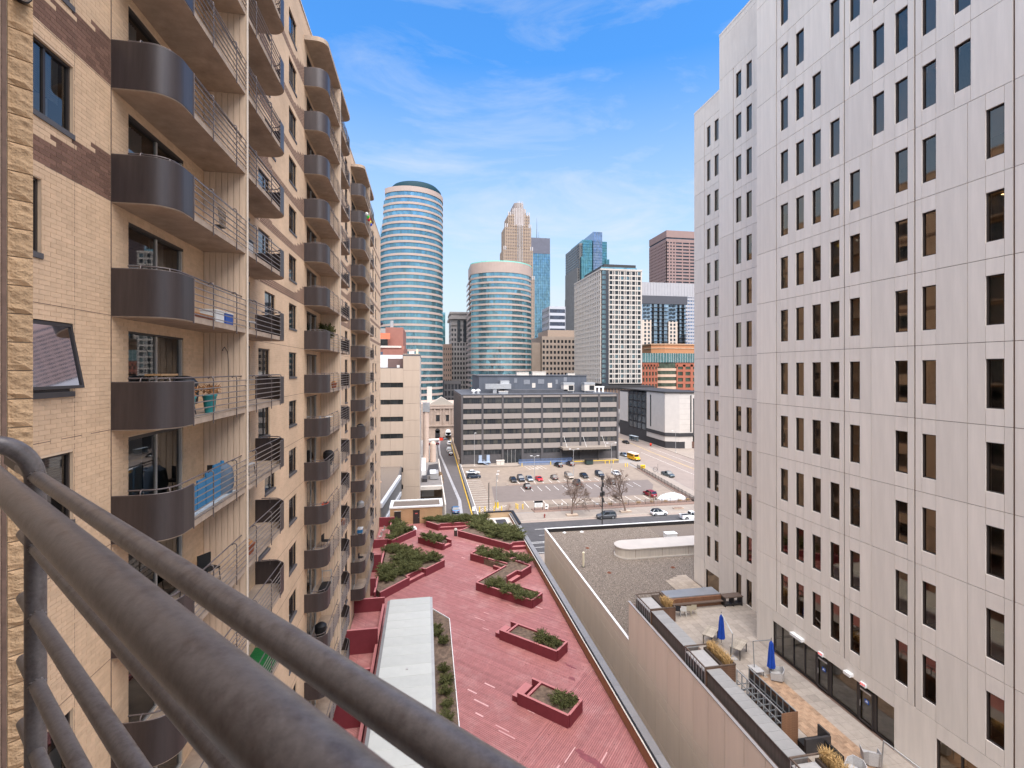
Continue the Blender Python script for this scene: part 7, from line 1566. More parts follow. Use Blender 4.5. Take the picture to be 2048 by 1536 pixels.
t = thing('roof_duct', 'shiny sheet metal duct on the dark office roof', 'duct', (28, 193, oz)); MB().box(23.5, 191.5, oz + 2.0, 33.8, 193.6, oz + 4.0).build('trunk', dc, t); MB().box(29.8, 193.6, oz + 2.4, 33.4, 197, oz + 5.2).build('branch', dc, t); MB().box(26.5, 191.8, oz + 0.25, 28.0, 193.2, oz + 2.0).build('leg', dc, t); MB().box(25, 191.4, oz + 1.95, 25.1, 193.65, oz + 4.05).box(28, 191.4, oz + 1.95, 28.1, 193.65, oz + 4.05).box(31, 191.4, oz + 1.95, 31.1, 193.65, oz + 4.05).build('flange', alu, t)
for i, (x, l_) in enumerate(((57.5, 'left'), (66.3, 'right'))):
    t = thing('cooling_unit', 'big white cooling unit on the dark office roof, %s of two' % l_, 'cooling unit', (x, 193, oz)); MB().box(x - 2.2, 191, oz + 1.0, x + 2.2, 195, oz + 3.6).build('cabinet', concrete_lt, t); MB().box(x - 0.1, 190.95, oz + 1.3, x + 1.9, 191.0, oz + 3.2).build('fan_opening', black, t); MB().box(x - 2.3, 190.9, oz + 3.6, x + 2.3, 195.1, oz + 4.4).build('hood', dc, t)
    for sx in (-2, 1.8): MB().box(x + sx, 191.2, oz + 0.25, x + sx + 0.2, 191.4, oz + 1.0).build('leg', dc, t)
for i, (x, y, s_) in enumerate(((18.5, 189, 1.2), (20.5, 190.5, 0.9), (30.0, 188, 1.1), (40, 200, 1.6), (47, 200, 1.8), (61, 200, 1.0))):
    t = thing('roof_vent', ['pale mushroom vent at the left end of the dark office roof', 'second pale vent at the left end of the dark office roof', 'low metal box vent in front of the metal duct', 'white roof unit on the penthouse, left of two', 'white roof unit on the penthouse, right of two', 'small white vent on the penthouse right end'][i], 'vent', (x, y, oz)); zz = oz + (0.25 if i < 3 else 7.3)
    if i < 2: MB().lathe((x, y, zz), [(0.4, 0), (0.4, 0.9), (0.9, 1.0), (0.8, 1.5), (0.2, 1.8)], 12).build('hood', white_paint, t, True); MB().box(x - 0.6, y - 0.6, zz, x + 0.6, y + 0.6, zz + 0.3).build('kerb', dc, t)
    else: MB().box(x - s_ * 1.6, y - 1, zz, x + s_ * 1.6, y + 1, zz + s_ * 0.8).build('cabinet', concrete_lt if i > 2 else dc, t); MB().box(x - s_ * 1.7, y - 1.1, zz + s_ * 0.8, x + s_ * 1.7, y + 1.1, zz + s_ * 0.9).build('lid', concrete_lt, t)
t = thing('roof_frame', 'white open roof frame at the right end of the dark office', 'frame', (71.5, 195, oz))
for x in (69.8, 71.5, 73.2): MB().box(x - 0.3, 194, oz + 0.25, x + 0.3, 194.5, oz + 2.2).build('post', white_paint, t)
MB().box(69.3, 193.9, oz + 2.2, 73.7, 194.6, oz + 2.7).build('lintel', white_paint, t)
t = thing('entrance_canopy', 'flat concrete canopy over the dark office loading dock', 'canopy', (60, 181, 5)); MB().box(51.5, 178.5, 5.6, 70.5, DY + 0.1, 6.4).build('slab', mat('canopy_conc', (0.20, 0.165, 0.135), 0.85, var=0.1), t); MB().box(66.0, 180.5, 1.2, 66.3, 180.8, 5.6).build('column', dpole, t)
for x in (53.3, 61, 68.8): MB().tube([(x, 179.2, 6.4), (x - 0.2, DY, 10.2)], 0.05, 5).build('tie_rod', alu, t)
t = thing('blue_ramp', 'blue railed ramp along the dark office dock', 'ramp', (45, 181, 0)); blm = mat('ramp_blue', (0.10, 0.16, 0.30), 0.6, var=0.15)
MB().prism([(34.8, 180.2), (55.5, 180.2), (55.5, 182.4), (34.8, 182.4)], 0, 1.1).build('ramp_wall', mat('ramp_wall', (0.16, 0.18, 0.23), 0.8, var=0.15), t)
for zz in (1.5, 1.9, 2.3): MB().bar((34.8, 180.3, zz), (55.5, 180.3, zz), 0.06, 0.08).build('rail', blm, t)
rm_ = MB().box(-0.04, -0.04, 0, 0.04, 0.04, 1.3).mesh('post', blm)
for k in range(40): inst('post', rm_, t, (34.8 + k * 0.53, 180.3, 1.05))
MB().box(34.8, 180.15, 0.9, 55.5, 180.19, 1.25).build('edge', blm, t)
t = thing('loading_dock', 'concrete dock in front of the dark office at the right', 'dock', (64, 181, 0)); MB().box(56, 179.3, 0, 74, DY, 1.2).build('slab', lot_conc, t); MB().box(56, 179.25, 1.0, 74, 179.3, 1.2).build('edge', yb_m, t)
t = thing('dumpster', 'dark green dumpster at the dark office dock', 'dumpster', (61.5, 178, 0)); MB().prism([(60.2, 177), (62.8, 177), (63.0, 178.8), (60.0, 178.8)], 0.2, 1.7).build('body', mat('dumpster_green', (0.02, 0.035, 0.03), 0.6, var=0.2), t); MB().prism([(60.1, 176.9), (62.9, 176.9), (63.1, 178.9), (59.9, 178.9)], 1.7, 1.85).build('lid', black, t)
t = thing('blue_stair', 'pale blue steel stair with two doors at the foot of the dark office', 'stair', (21.5, 181, 0)); ps = mat('steel_blue', (0.30, 0.36, 0.45), 0.5, var=0.1)
MB().box(19.5, 181.4, 1.3, 24.2, DY + 0.1, 1.45).build('landing', ps, t)
for x in (19.9, 22.9): MB().box(x, DY - 0.06, 1.45, x + 1.2, DY + 0.03, 3.9).build('door', ps, t)
for k in range(6): MB().box(21.5 + k * 0.42, 180.3, 1.25 - k * 0.2, 21.95 + k * 0.42, 181.4, 1.3 - k * 0.2).build('step', ps, t)
for zz in (1.9, 2.4): MB().bar((19.5, 181.45, zz), (22, 181.45, zz), 0.05, 0.05).bar((21.5, 180.3, zz), (24.2, 180.3, zz - 1.2), 0.05, 0.05).build('rail', ps, t)
for k in range(6): MB().box(19.5 + k * 0.45, 181.42, 1.4, 19.55 + k * 0.45, 181.48, 2.4).build('post', ps, t)
t = thing('utility_box', 'grey utility cabinet on the dark office forecourt', 'cabinet', (28, 181, 0.5)); MB().box(26.3, 180.2, 0.55, 29.2, 181.5, 2.1).build('cabinet', concrete_lt, t); MB().box(26.2, 180.1, 2.1, 29.3, 181.6, 2.2).build('lid', concrete_lt, t); MB().box(27.7, 180.18, 0.7, 27.75, 180.2, 2.0).build('door_gap', black, t)
# ---- tan office at the left behind the skyway
to = thing('tan_office', 'tan precast office with ribbon windows beside the alley at the left', 'office block', (-8, 122, 0))
tp_ = mat('tan_precast', (0.40, 0.31, 0.235), 0.82, var=0.05, scale=0.5, obj=0.03, streak=True); rib_g = mirror_glass('ribbon_glass', (0.045, 0.05, 0.05), 0.1, 0.35, 0.35, 0.6)
tz = 40.0; TX = -1.25; TY = 120.0
MB().box(-40, TY + 0.3, 0, TX - 0.1, 160, 36.4).box(-5.3, TY + 0.3, 36, TX - 0.1, 160, 39.4).build('core', joint, to)
zz = 33.05
lv = [32.95 - 4.08 * j for j in range(7)]
plist = []
for j, zt_ in enumerate(lv):
    zlo = lv[j + 1] if j < 6 else 0
    MB().box(-40, TY + 0.15, zt_ - 1.13, -5.25, TY + 0.25, zt_).build('ribbon_window', rib_g, to)
    for x in (-8.2, -6.6, -9.8, -5.27): MB().box(x - 0.04, TY + 0.1, zt_ - 1.13, x + 0.04, TY + 0.15, zt_).build('mullion', dark_frame, to)
    for x0, x1 in ((-8.15, -5.2), (-11.1, -8.18), (-14.05, -11.13), (-40, -14.08)): plist.append((x0, x1, zlo + 0.02, zt_ - 1.14))
for x0, x1 in ((-8.15, -5.2), (-11.1, -8.18), (-14.05, -11.13), (-40, -14.08)): plist.append((x0, x1, 32.97, 36.4))
for j in range(10): plist.append((-5.17, TX, 4.0 * j - 0.06, 4.0 * j + 3.9))
for x0, x1, a, b_ in plist: MB().box(x0, TY, max(0, a), x1, TY + 0.3, b_).build('panel', tp_, to)
MB().box(TX - 0.1, TY + 0.02, 0, TX + 0.02, 160, tz - 0.1).build('side_wall', mat('pale_side', (0.50, 0.43, 0.36), 0.8, var=0.06), to)
for j in range(5): MB().box(TX + 0.02, 126, 14 + j * 4.1, TX + 0.04, 158, 15.2 + j * 4.1).build('side_window', rib_g, to)
MB().box(-40, 121, 36.4, -5.4, 150, 36.6).build('roof', roofm, to); MB().box(-13, 123.5, 36.6, -5.4, 124.0, 39.7).build('white_screen', mat('white_cladding', (0.66, 0.66, 0.65), 0.6, var=0.04), to); MB().box(-9.0, 123.3, 36.6, -5.45, 123.5, 38.8).build('brown_door', mat('brown_panel', (0.13, 0.08, 0.07), 0.7, var=0.05), to)
MB().box(-5.3, TY - 0.02, 39.4, TX + 0.05, 160, 39.75).build('roof', roofm, to)
for i, (x, z0_, w, h) in enumerate(((-1.9, 39.75, 0.5, 1.3), (-3.2, 39.75, 1.2, 0.7), (-9.6, 36.6, 0.8, 0.5), (-6.4, 36.6, 0.6, 0.5))): t = thing('roof_vent', ['cream vent stack on the tan office corner', 'white roof unit on the tan office', 'small vent before the white screen', 'small box vent beside the brown screen door'][i], 'vent', (x, 121.5, z0_)); MB().box(x - w / 2, 121.0, z0_, x + w / 2, 121.8, z0_ + h).build('housing', white_paint if i != 0 else MATS['cream_paint'], t); MB().box(x - w / 2 - 0.05, 120.95, z0_ + h, x + w / 2 + 0.05, 121.85, z0_ + h + 0.08).build('cap', white_paint if i else MATS['cream_paint'], t)
# red brick penthouse building behind it
rp_ = thing('brick_penthouse', 'red brick building with orange sign band rising behind the tan office', 'building', (-12, 175, 0))
MB().box(-30, 172, 0, -7.0, 200, 44.2).box(-13.5, 174, 44.2, -7.5, 200, 50.8).build('wall', mat('penthouse_brick', (0.27, 0.115, 0.085), 0.85, var=0.1, scale=0.5), rp_); MB().box(-30, 171.7, 46.6, -11.8, 172.1, 48.6).build('sign_band', mat('orange_band', (0.60, 0.16, 0.08), 0.7), rp_); MB().box(-30, 171.8, 44.2, -12.6, 172.4, 46.5).build('window_strip', rib_g, rp_)
MB().box(-30, 171.6, 43.6, -8.0, 172.2, 44.3).build('ledge', concrete_lt, rp_); MB().box(-16.2, 171.8, 38.5, -13.9, 171.98, 42.2).build('window', MATS['blue_windows'], rp_); MB().tube([(-11.5, 176, 50.8), (-11.5, 176, 53.3)], 0.6, 10).build('chimney', pole_m, rp_); MB().lathe((-14.8, 171.5, 51.2), [(0.1, 0), (0.75, 0.3), (0.75, 0.9), (0.1, 1.3)], 10).build('dish', dkb, rp_)
MB().box(-14, 169.5, 40.2, -7.2, 171.9, 43.0).build('annex', MATS['penthouse_brick'], rp_)
# silos, low annex with roof plant beside the alley
for i, (x, y, r_, z0_, z1_) in enumerate(((0.3, 172, 1.0, 3, 21.5), (2.7, 172, 1.05, 3, 10.3))):
    t = thing('silo', ['tall cream exhaust stack with grey box top beside the alley', 'short round topped cream tank beside the tall stack'][i], 'tank', (x, y, z0_)); cm_ = mat('cream_silo', (0.56, 0.42, 0.33), 0.6, var=0.05, streak=True)
    b = MB().tube([(x, y, z0_), (x, y, z1_)], r_, 20); b.build('shell', cm_, t, True)
    for q in range(5 if i == 0 else 2): MB().tube([(x, y, z0_ + 1.5 + q * 3.9), (x, y, z0_ + 1.62 + q * 3.9)], r_ + 0.04, 20).build('hoop', cm_, t)
    if i == 0: MB().box(x - 1.1, y - 1.1, z1_, x + 1.3, y + 1.1, z1_ + 3.2).build('louvre_box', dc, t)
    else: MB().lathe((x, y, z1_), [(r_, 0), (r_ * 0.9, 0.4), (r_ * 0.6, 0.8), (0.1, 1.0)], 20).build('dome', cm_, t, True)
an = thing('alley_annex', 'low concrete annex with open bay and roof plant beside the alley', 'annex', (2, 150, 0)); MB().box(-1.2, 136, 3.6, 4.6, 176, 4.1).build('roof', mat('annex_roof', (0.20, 0.18, 0.165), 0.9, var=0.2, scale=0.6), an); MB().box(-1.2, 140, 0, 4.6, 176, 3.6).build('wall', concrete, an); MB().box(4.6, 116, 0, 4.9, 176, 4.3).build('parapet', concrete_lt, an); MB().box(-1.2, 134.5, 3.4, 4.6, 136, 4.3).build('edge_beam', concrete_lt, an)
MB().box(-1.0, 139.8, 0.3, 2.5, 139.98, 3.2).build('shutter', MATS['white_cladding'], an); MB().prism([(-1.1, 150), (0.2, 150), (0.2, 172), (-1.1, 172)], 4.1, 5.6).build('white_duct', white_paint, an); MB().prism([(0.4, 150), (4.3, 152), (4.3, 168), (1.2, 166)], 4.1, 4.18).build('dark_membrane', bkb, an)
t = thing('air_handler', 'white boxy air handler on the annex roof beside the alley', 'roof unit', (2.6, 146, 4.1)); MB().box(1.5, 143.5, 4.3, 3.9, 149, 5.9).build('cabinet', pole_m, t); MB().box(1.4, 143.4, 5.9, 3.2, 146.2, 6.0).box(1.4, 146.3, 5.9, 3.2, 149.0, 6.0).build('lid', MATS['white_cladding'], t); MB().box(-0.8, 141, 4.1, 0.6, 146, 5.0).build('pipework', dk_steel, t)
# ornate stone front at the end of the alley
oc = thing('stone_frontage', 'ornate pinkish stone front with pediment at the end of the alley', 'building', (8, 256, 0)); om_ = mat('rose_stone', (0.37, 0.285, 0.23), 0.85, var=0.12, scale=0.6)
MB().box(-6, 256, 0, 22, 285, 18.5).build('wall', om_, oc); b = MB(); b.v = [(1.2, 255.4, 17.6), (15.5, 255.4, 17.6), (8.4, 255.4, 22.0), (1.2, 262, 17.6), (15.5, 262, 17.6), (8.4, 262, 22.0)]; b.f = [(0, 1, 2), (3, 5, 4), (0, 2, 5, 3), (1, 4, 5, 2), (0, 3, 4, 1)]; b.build('pediment', mat('stone_roof', (0.34, 0.30, 0.25), 0.85, var=0.1), oc)
for x in (3.0, 5.0, 8.0, 9.6, 12.6, 14.2): MB().tube([(x, 255.7, 7.5), (x, 255.7, 16)], 0.42, 10, 0.36).build('column', om_, oc, True)
MB().box(1.2, 255.2, 16, 15.5, 256, 17.4).box(0.8, 255.0, 17.4, 15.9, 256, 17.9).box(0.8, 255.2, 6.8, 15.9, 256, 7.5).build('cornice', om_, oc)
for x in (6.5, 11.6): w_o = MB().box(x - 0.9, 255.85, 9.5, x + 0.9, 255.99, 12.7).build('window', win_dk, oc); MB().box(x - 1.3, 255.6, 12.7, x + 1.3, 256, 13.2).build('hood', om_, w_o)
MB().box(5.2, 255.85, 0.8, 7.6, 255.99, 4.5).tube([(6.4, 255.85, 4.5), (6.4, 255.99, 4.5)], 1.2, 16).build('arched_door', win_dk, oc); b = MB().box(10.4, 254.0, 1.2, 13.2, 256, 2.6); b.build('porch', dark_frame, oc); MB().tube([(11.8, 253.2, 3.8), (11.8, 255.9, 3.8)], 1.4, 14).box(10.4, 253.2, 2.4, 13.2, 255.9, 3.8).build('white_awning', white_paint, oc)
MB().box(1.0, 263, 18.5, 3.6, 266, 27).build('chimney', concrete_lt, oc)
t = thing('road_barrier', 'orange work barrier and white pipes lying at the alley end', 'barrier', (5, 250, 0)); MB().box(7.0, 250, 0.3, 9.0, 250.3, 1.6).build('board', om, t); MB().tube([(0, 249, 0.7), (7, 250, 0.7)], 0.55, 10).build('pipe', white_paint, t, True); MB().box(7.3, 250.05, 0, 7.4, 250.25, 0.3).build('foot', black, t)
for i, (x, y, w, d_, h) in enumerate(((-60, 300, 40, 40, 60), (260, 330, 60, 50, 70), (140, 140, 40, 60, 30), (-70, 180, 40, 60, 45), (60, 470, 40, 30, 40), (150, 460, 30, 30, 70))):
    block('background_block', ['grey office block hidden behind the apartments at the far left', 'brown block behind the white tower at the far right', 'low block across the avenue behind the white tower', 'office block behind the apartments along the street', 'low block behind the round tower', 'block filling the gap behind the hotel'][i], 'office block', x, x + w, y, y + d_, h, beige if i % 2 else orn, win_dk, 10, 8, int(h / 4), 1.3, 1.8)
# ================================================================ things on the balconies
def on(si, k): return L0 + k * FH + 0.045
turq = mat('turquoise_glaze', (0.03, 0.26, 0.27), 0.35, var=0.15, scale=6); dead = mat('dead_plant', (0.32, 0.15, 0.06), 0.9, var=0.3, island=0.4)
for i, (x, y) in enumerate(((-6.5, 14.95), (-6.5, 16.35))):
    z = on(0, 0); t = thing('plant_pot', ['left', 'right'][i] + ' turquoise pot with withered plant on the eye level balcony', 'plant pot', (x, y, z)); MB().lathe((x, y, z), [(0.13, 0), (0.19, 0.5), (0.21, 0.52), (0.2, 0.56)], 16).build('pot', turq, t, True)
    q = random.Random(i); b = MB()
    for _ in range(160): a = q.random() * 6.28; l_ = q.uniform(0.1, 0.35); p_ = (x + q.gauss(0, 0.12), y + q.gauss(0, 0.16), z + 0.56 + q.uniform(0, 0.22)); b.quad(p_, (p_[0] + 0.04, p_[1] + 0.03, p_[2]), (p_[0] + l_ * 0.4 * math.cos(a), p_[1] + l_ * 0.4 * math.sin(a), p_[2] + l_ * 0.4))
    b.build('withered_leaves', dead, t)
z = on(0, 0); t = thing('covered_grill', 'black covered grill behind the pots on the eye level balcony', 'grill', (-6.95, 15.8, z)); b = MB().lathe((-6.95, 15.8, z), [(0.32, 0.3), (0.36, 0.75), (0.33, 0.95), (0.2, 1.1), (0.05, 1.14)], 14); b.build('cover', black, t, True)
for a in range(3): MB().tube([(-6.95 + 0.22 * math.cos(a * 2.1), 15.8 + 0.22 * math.sin(a * 2.1), z + 0.4), (-6.95 + 0.3 * math.cos(a * 2.1), 15.8 + 0.3 * math.sin(a * 2.1), z)], 0.018, 6).build('leg', dk_steel, t)
t = thing('garden_hook', 'thin curved garden hook above the eye level balcony', 'hook', (-6.6, 17.4, z)); MB().tube([(-6.4, 17.55, z), (-6.4, 17.55, z + 1.5), (-6.4, 17.45, z + 1.9), (-6.4, 17.2, z + 2.05), (-6.4, 17.05, z + 1.95)], 0.01, 6).build('rod', black, t); MB().lathe((-6.4, 17.05, z + 1.92), [(0.012, 0), (0.02, 0.02), (0.012, 0.04)], 6).build('tip', black, t)
t = thing('wooden_table', 'small wooden table seen over the eye level end panel', 'table', (-7.0, 14.6, z)); MB().box(-7.25, 14.3, z + 1.15, -6.85, 15.2, z + 1.2).build('tabletop', mat('table_wood', (0.42, 0.25, 0.12), 0.7, var=0.15), t)
for y in (14.35, 15.15): MB().tube([(-7.2, y, z), (-6.9, y, z + 1.15)], 0.02, 6).tube([(-6.9, y, z), (-7.2, y, z + 1.15)], 0.02, 6).build('leg', dk_steel, t)
z = on(0, 1)
for i, (y, c_, l_) in enumerate(((16.6, white_paint, 'white carton on the balcony above eye level'), (17.35, mat('blue_tub', (0.03, 0.10, 0.40), 0.5), 'blue tub beside the white carton on the balcony'))):
    t = thing('storage_box', l_, 'box', (-6.5, y, z)); MB().box(-6.75, y - 0.3, z, -6.3, y + 0.3, z + 0.36).build('box', c_, t); MB().box(-6.77, y - 0.32, z + 0.36, -6.28, y + 0.32, z + 0.4).build('lid', white_paint, t)
t = thing('planter_tray', 'rusty brown tray of dry plants on the balcony above eye level', 'planter', (-6.4, 15.4, z)); MB().box(-6.55, 14.7, z, -6.3, 16.2, z + 0.12).build('tray', MATS['rust'], t); MB().box(-6.52, 14.73, z + 0.12, -6.33, 16.17, z + 0.17).build('plants', dead, t)
z = on(0, 2); t = thing('wire_basket', 'black wire basket hung on the railing two floors above eye level', 'basket', (-6.3, 16.9, z)); b = MB()
for k in range(7):
    f = k / 6; b.tube([(-6.35 + 0.0, 16.55 + 0.6 * f, z + 0.85), (-6.32, 16.65 + 0.42 * f, z + 0.3)], 0.008, 4)
for k in range(4): zz = z + 0.3 + 0.18 * k; w = 0.1 * k / 3; b.tube([(-6.34, 16.65 - w, zz), (-6.34, 17.07 + w, zz)], 0.008, 4)
b.build('wires', black, t); MB().box(-6.5, 16.65, z + 0.3, -6.34, 17.07, z + 0.32).build('bottom', black, t)
z = on(0, -1); bluep = mat('toy_blue', (0.03, 0.17, 0.33), 0.5, var=0.1); t = thing('blue_playhouse', 'blue plastic sheets and furniture leaning inside the balcony below eye level', 'playhouse', (-6.6, 16.4, z))
for i, y in enumerate((14.9, 15.45, 16.0, 16.55)): MB().prism([(-6.5, y), (-6.5 + 0.02, y + 0.5), (-6.45, y + 0.5), (-6.45, y)], z, z + 0.75 + 0.12 * i).build('panel', bluep, t)
MB().box(-6.9, 15.0, z + 0.3, -6.5, 15.6, z + 0.36).build('shelf', mat('toy_red', (0.45, 0.04, 0.07), 0.5), t); MB().box(-7.2, 14.5, z, -6.3, 17.9, z + 0.02).build('mat', mat('pale_mat', (0.42, 0.45, 0.47), 0.9, var=0.1), t)
t = thing('blue_bag', 'slate blue sack standing by the fin on the balcony below eye level', 'bag', (-6.6, 17.6, z)); MB().lathe((-6.6, 17.55, z), [(0.3, 0), (0.36, 0.4), (0.3, 0.85), (0.1, 1.0)], 12).build('sack', mat('slate_bag', (0.10, 0.14, 0.19), 0.7, var=0.2), t, True); MB().tube([(-6.6, 17.55, z + 1.0), (-6.6, 17.55, z + 1.08)], 0.06, 8).build('knot', bluep, t)
def folding_chair(label, x, y, z, rz, m_, h=0.85):
    t = thing('balcony_chair', label, 'chair', (x, y, z), rz); ROOT[t.name] = Vector((0, 0, 0)); MB().box(-0.23, -0.22, 0.4, 0.23, 0.22, 0.44).build('seat', m_, t); MB().box(-0.23, 0.2, 0.44, 0.23, 0.24, h).build('backrest', m_, t)
    for sx in (-0.2, 0.2):
        for sy in (-0.2, 0.2): MB().tube([(sx, sy, 0.42), (sx * 1.1, sy * 1.15, 0)], 0.016, 6).build('leg', dk_steel, t)
    return t
folding_chair('dark chair against the fin of the balcony below eye level', -7.0, 17.9, z, R(10), black)
z = on(0, -2); t = folding_chair('black patterned armchair on the balcony two floors below', -7.05, 16.4, z, R(100), mat('patterned', (0.05, 0.05, 0.055), 0.9, var=0.9, scale=14)); folding_chair('small dark chair beside the patterned armchair', -6.9, 17.3, z, R(60), black)
z = on(0, -3); om2 = mat('pumpkin', (0.70, 0.17, 0.01), 0.5, var=0.1)
t = thing('pumpkin', 'bright orange pumpkin on a lower balcony behind the handrail', 'pumpkin', (-6.35, 15.0, z + 0.9)); MB().lathe((-6.5, 15.0, z), [(0.08, 0), (0.26, 0.1), (0.3, 0.22), (0.24, 0.38), (0.05, 0.42)], 14).build('fruit', om2, t, True); MB().tube([(-6.5, 15.0, z + 0.4), (-6.48, 15.02, z + 0.5)], 0.025, 6).build('stem', mat('stalk', (0.12, 0.1, 0.03), 0.9), t)
t = thing('pumpkin', 'second orange pumpkin beside the first behind the handrail', 'pumpkin', (-6.5, 15.5, z)); MB().lathe((-6.5, 15.5, z), [(0.08, 0), (0.24, 0.1), (0.27, 0.2), (0.22, 0.34), (0.05, 0.38)], 14).build('fruit', om2, t, True); MB().tube([(-6.5, 15.5, z + 0.36), (-6.48, 15.52, z + 0.45)], 0.025, 6).build('stem', MATS['stalk'], t)
z = on(0, -4); t = thing('artificial_turf', 'bright green turf mat covering a lower balcony floor', 'mat', (-6.8, 20.8, z)); MB().prism([(-7.45, 18.7), (-6.22, 18.7), (-6.22, 22.4), (-6.5, 23.1), (-7.45, 23.4)], z, z + 0.03).build('mat', mat('turf_green', (0.012, 0.13, 0.03), 0.95, var=0.25, scale=12, bump=0.6, bscale=80), t)
folding_chair('dark green folding chair on the balcony near the bottom edge', -6.9, 16.6, on(0, -5), R(60), mat('green_chair', (0.01, 0.07, 0.05), 0.6))
lst = [(1, 1, 36.2, 'shrub'), (1, -1, 36.9, 'table'), (1, -2, 37.0, 'grill'), (1, -3, 35.8, 'crate'), (1, -4, 36.0, 'chair'), (1, -5, 36.3, 'frame'), (1, -6, 34.3, 'bag'), (1, 0, 36.8, 'pot'), (2, -2, 54.5, 'grill'), (2, -3, 55, 'chair'), (2, -5, 54.6, 'dome'), (2, -6, 54.4, 'blue'), (2, -7, 54.9, 'chair'), (0, -1, 20.5, 'chair2'), (0, 2, 20.0, 'ac'), (0, 1, 20.6, 'chair2'), (1, -4, 40.8, 'pot'), (0, -2, 19.6, 'pot')]
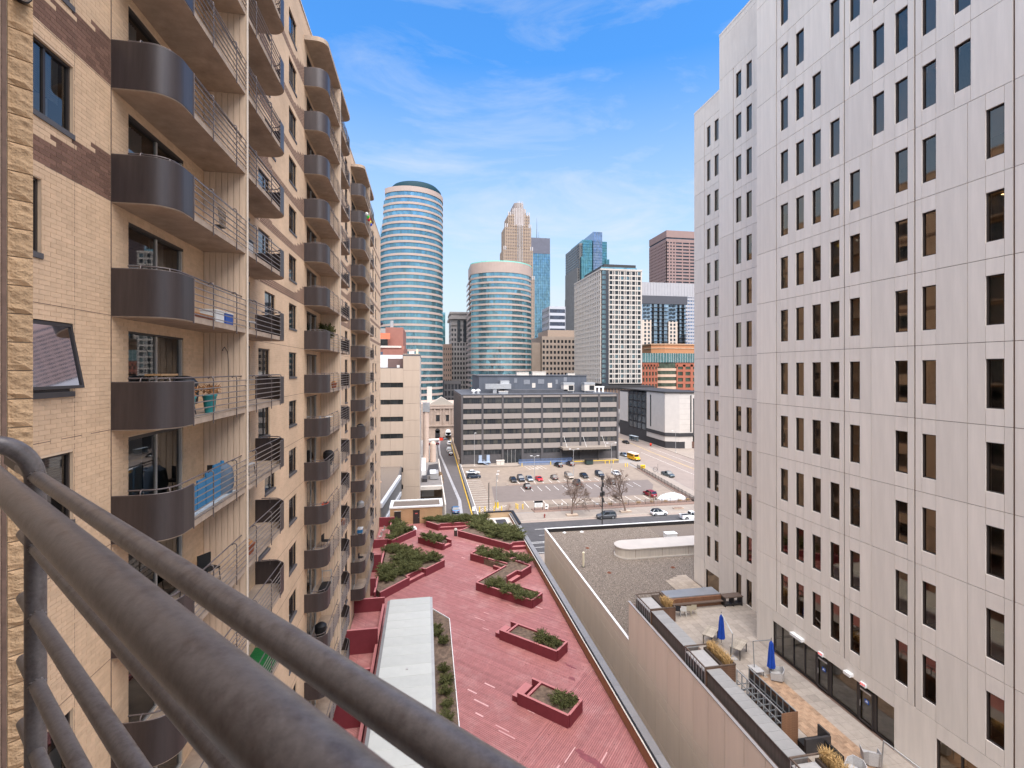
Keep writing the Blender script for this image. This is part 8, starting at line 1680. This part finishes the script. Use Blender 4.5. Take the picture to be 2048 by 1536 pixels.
for si, k, y, kind in lst:
    z = on(si, k); x = -6.85; w = ['nearest', 'second', 'third'][si]; fl_ = ('%s floor%s %s eye level' % ('one two three four five six seven eight'.split()[abs(k) - 1], 's' if abs(k) > 1 else '', 'above' if k > 0 else 'below')) if k else 'at eye level'
    if kind == 'shrub':
        t = thing('potted_shrub', 'bushy green shrub in a pot on the second balcony stack', 'potted plant', (x, y, z)); MB().lathe((x, y, z), [(0.2, 0), (0.27, 0.4)], 12).build('pot', dk_steel, t); inst('foliage', JV[1][0], t, (x, y, z + 0.5), 0, (0.55, 0.75, 1.3)); inst('foliage', JV[2][0], t, (x, y, z + 0.8), 1, (0.45, 0.6, 1.2)); inst('stem', JV[1][1], t, (x, y, z + 0.3), 0, (0.4, 0.4, 1.2))
    elif kind == 'table': t = thing('bistro_table', 'small round white bistro table on the second balcony stack', 'table', (x, y, z)); MB().lathe((x, y, z), [(0.03, 0.05), (0.03, 0.7), (0.3, 0.7), (0.3, 0.74)], 14).build('top', white_paint, t); MB().lathe((x, y, z), [(0.2, 0), (0.2, 0.03)], 12).build('foot', dk_steel, t); folding_chair('grey chair behind the round bistro table', x - 0.2, y - 0.7, z, R(90), gw)
    elif kind in ('grill', 'dome', 'bag'):
        t = thing('covered_grill', 'dark covered grill on the %s balcony stack %s' % (w, fl_), 'grill', (x, y, z)); MB().lathe((x, y, z), [(0.3, 0.25), (0.4, 0.6), (0.38, 0.9), (0.2, 1.05), (0.04, 1.08)], 12).build('cover', black if kind != 'dome' else pole_m, t, True); MB().lathe((x, y, z), [(0.25, 0), (0.22, 0.3)], 8).build('stand', dk_steel, t)
    elif kind == 'crate': t = thing('orange_crate', 'orange crate on the second balcony stack', 'crate', (x, y, z)); MB().box(x - 0.2, y - 0.25, z, x + 0.2, y + 0.25, z + 0.35).build('body', mat('crate_orange', (0.65, 0.08, 0.02), 0.6), t); MB().box(x - 0.15, y - 0.2, z + 0.35, x + 0.15, y + 0.2, z + 0.36).build('opening', black, t)
    elif kind == 'frame': t = thing('exercise_frame', 'silver frame with black deck like a treadmill on the second balcony stack', 'treadmill', (x, y, z)); MB().box(x - 0.3, y - 1.4, z + 0.1, x + 0.3, y, z + 0.2).build('deck', black, t); [MB().tube([(x + s, y, z + 0.1), (x + s, y, z + 1.0), (x + s, y - 0.3, z + 1.15)], 0.04, 8).build('upright', alu, t, True) for s in (-0.3, 0.3)]; MB().bar((x - 0.3, y, z + 0.95), (x + 0.3, y, z + 0.95), 0.06, 0.06).build('console', alu, t)
    elif kind == 'pot': t = thing('plant_pot', 'brown flower pot on the %s balcony stack %s' % (w, fl_), 'plant pot', (x + 0.4, y, z)); MB().lathe((x + 0.4, y, z), [(0.14, 0), (0.2, 0.36), (0.22, 0.4)], 12).build('pot', mat('terracotta', (0.28, 0.09, 0.045), 0.8), t, True); MB().lathe((x + 0.4, y, z), [(0.18, 0.36), (0.1, 0.5), (0.03, 0.55)], 8).build('plant', dead, t)
    elif kind == 'blue': t = thing('blue_cooler', 'blue cooler box on the third balcony stack', 'cooler', (x, y, z)); MB().box(x - 0.25, y - 0.4, z + 0.5, x + 0.25, y + 0.4, z + 0.9).build('body', mat('cooler_blue', (0.02, 0.16, 0.36), 0.5), t); MB().box(x - 0.27, y - 0.42, z + 0.9, x + 0.27, y + 0.42, z + 0.98).build('lid', white_paint, t); MB().box(x - 0.2, y - 0.3, z, x + 0.2, y + 0.3, z + 0.5).build('stand', dk_steel, t)
    elif kind == 'ac': t = thing('window_unit', 'black framed unit on the far half of the nearest balcony stack', 'unit', (x, y, z)); MB().box(x - 0.2, y - 0.4, z, x + 0.3, y + 0.4, z + 0.75).build('housing', black, t); MB().box(x + 0.3, y - 0.3, z + 0.1, x + 0.32, y + 0.3, z + 0.6).build('grille', gw, t)
    else: folding_chair('dark chair on the %s balcony stack %s' % (w, fl_) if kind == 'chair' else 'grey chair on the far half of the nearest stack %s' % fl_, x, y, z, R(80), black if kind == 'chair' else gw)
# string of coloured lanterns under the third stack
for i, c_ in enumerate(((0.6, 0.6, 0.55), (0.03, 0.4, 0.03), (0.6, 0.02, 0.02), (0.6, 0.45, 0.02), (0.02, 0.05, 0.4))):
    t = thing('paper_lantern', ['white', 'green', 'red', 'yellow', 'blue'][i] + ' paper lantern hanging high on the third balcony stack', 'lantern', (-6.2, 54.5 + 0.75 * i, 52.2)); MB().lathe((-6.2, 54.6 + 0.95 * i, 52.6), [(0.05, 0), (0.17, 0.1), (0.2, 0.22), (0.17, 0.34), (0.05, 0.44)], 12).build('globe', mat('lantern%d' % i, c_, 0.6, var=0.02), t, True); MB().tube([(-6.2, 54.6 + 0.95 * i, 53.0), (-6.2, 54.6 + 0.95 * i, 53.9)], 0.008, 4).build('cord', black, t)
# patio furniture on the deck
t = thing('kettle_grill', 'black kettle grill on a red patio beside the big left planter', 'grill', (-6.2, 68.2, DECK)); MB().lathe((-6.2, 68.2, DECK + 0.55), [(0.1, 0), (0.27, 0.12), (0.3, 0.28), (0.26, 0.42), (0.06, 0.52)], 14).build('bowl', black, t, True)
for a in range(3): MB().tube([(-6.2 + 0.1 * math.cos(a * 2.1), 68.2 + 0.1 * math.sin(a * 2.1), DECK + 0.6), (-6.2 + 0.28 * math.cos(a * 2.1), 68.2 + 0.28 * math.sin(a * 2.1), DECK)], 0.018, 6).build('leg', dk_steel, t)
def deck_chair(label, x, y, rz): 
    t = folding_chair(label, x, y, DECK, rz, gw, 1.0); return t
deck_chair('grey patio chair near the building corner, farther of two', -6.6, 80.5, R(-60)); deck_chair('grey patio chair near the building corner, nearer of two', -6.8, 77.5, R(-50)); folding_chair('dark chair on the patio by the bare end of the big left planter', -6.2, 60.5, DECK, R(30), black)
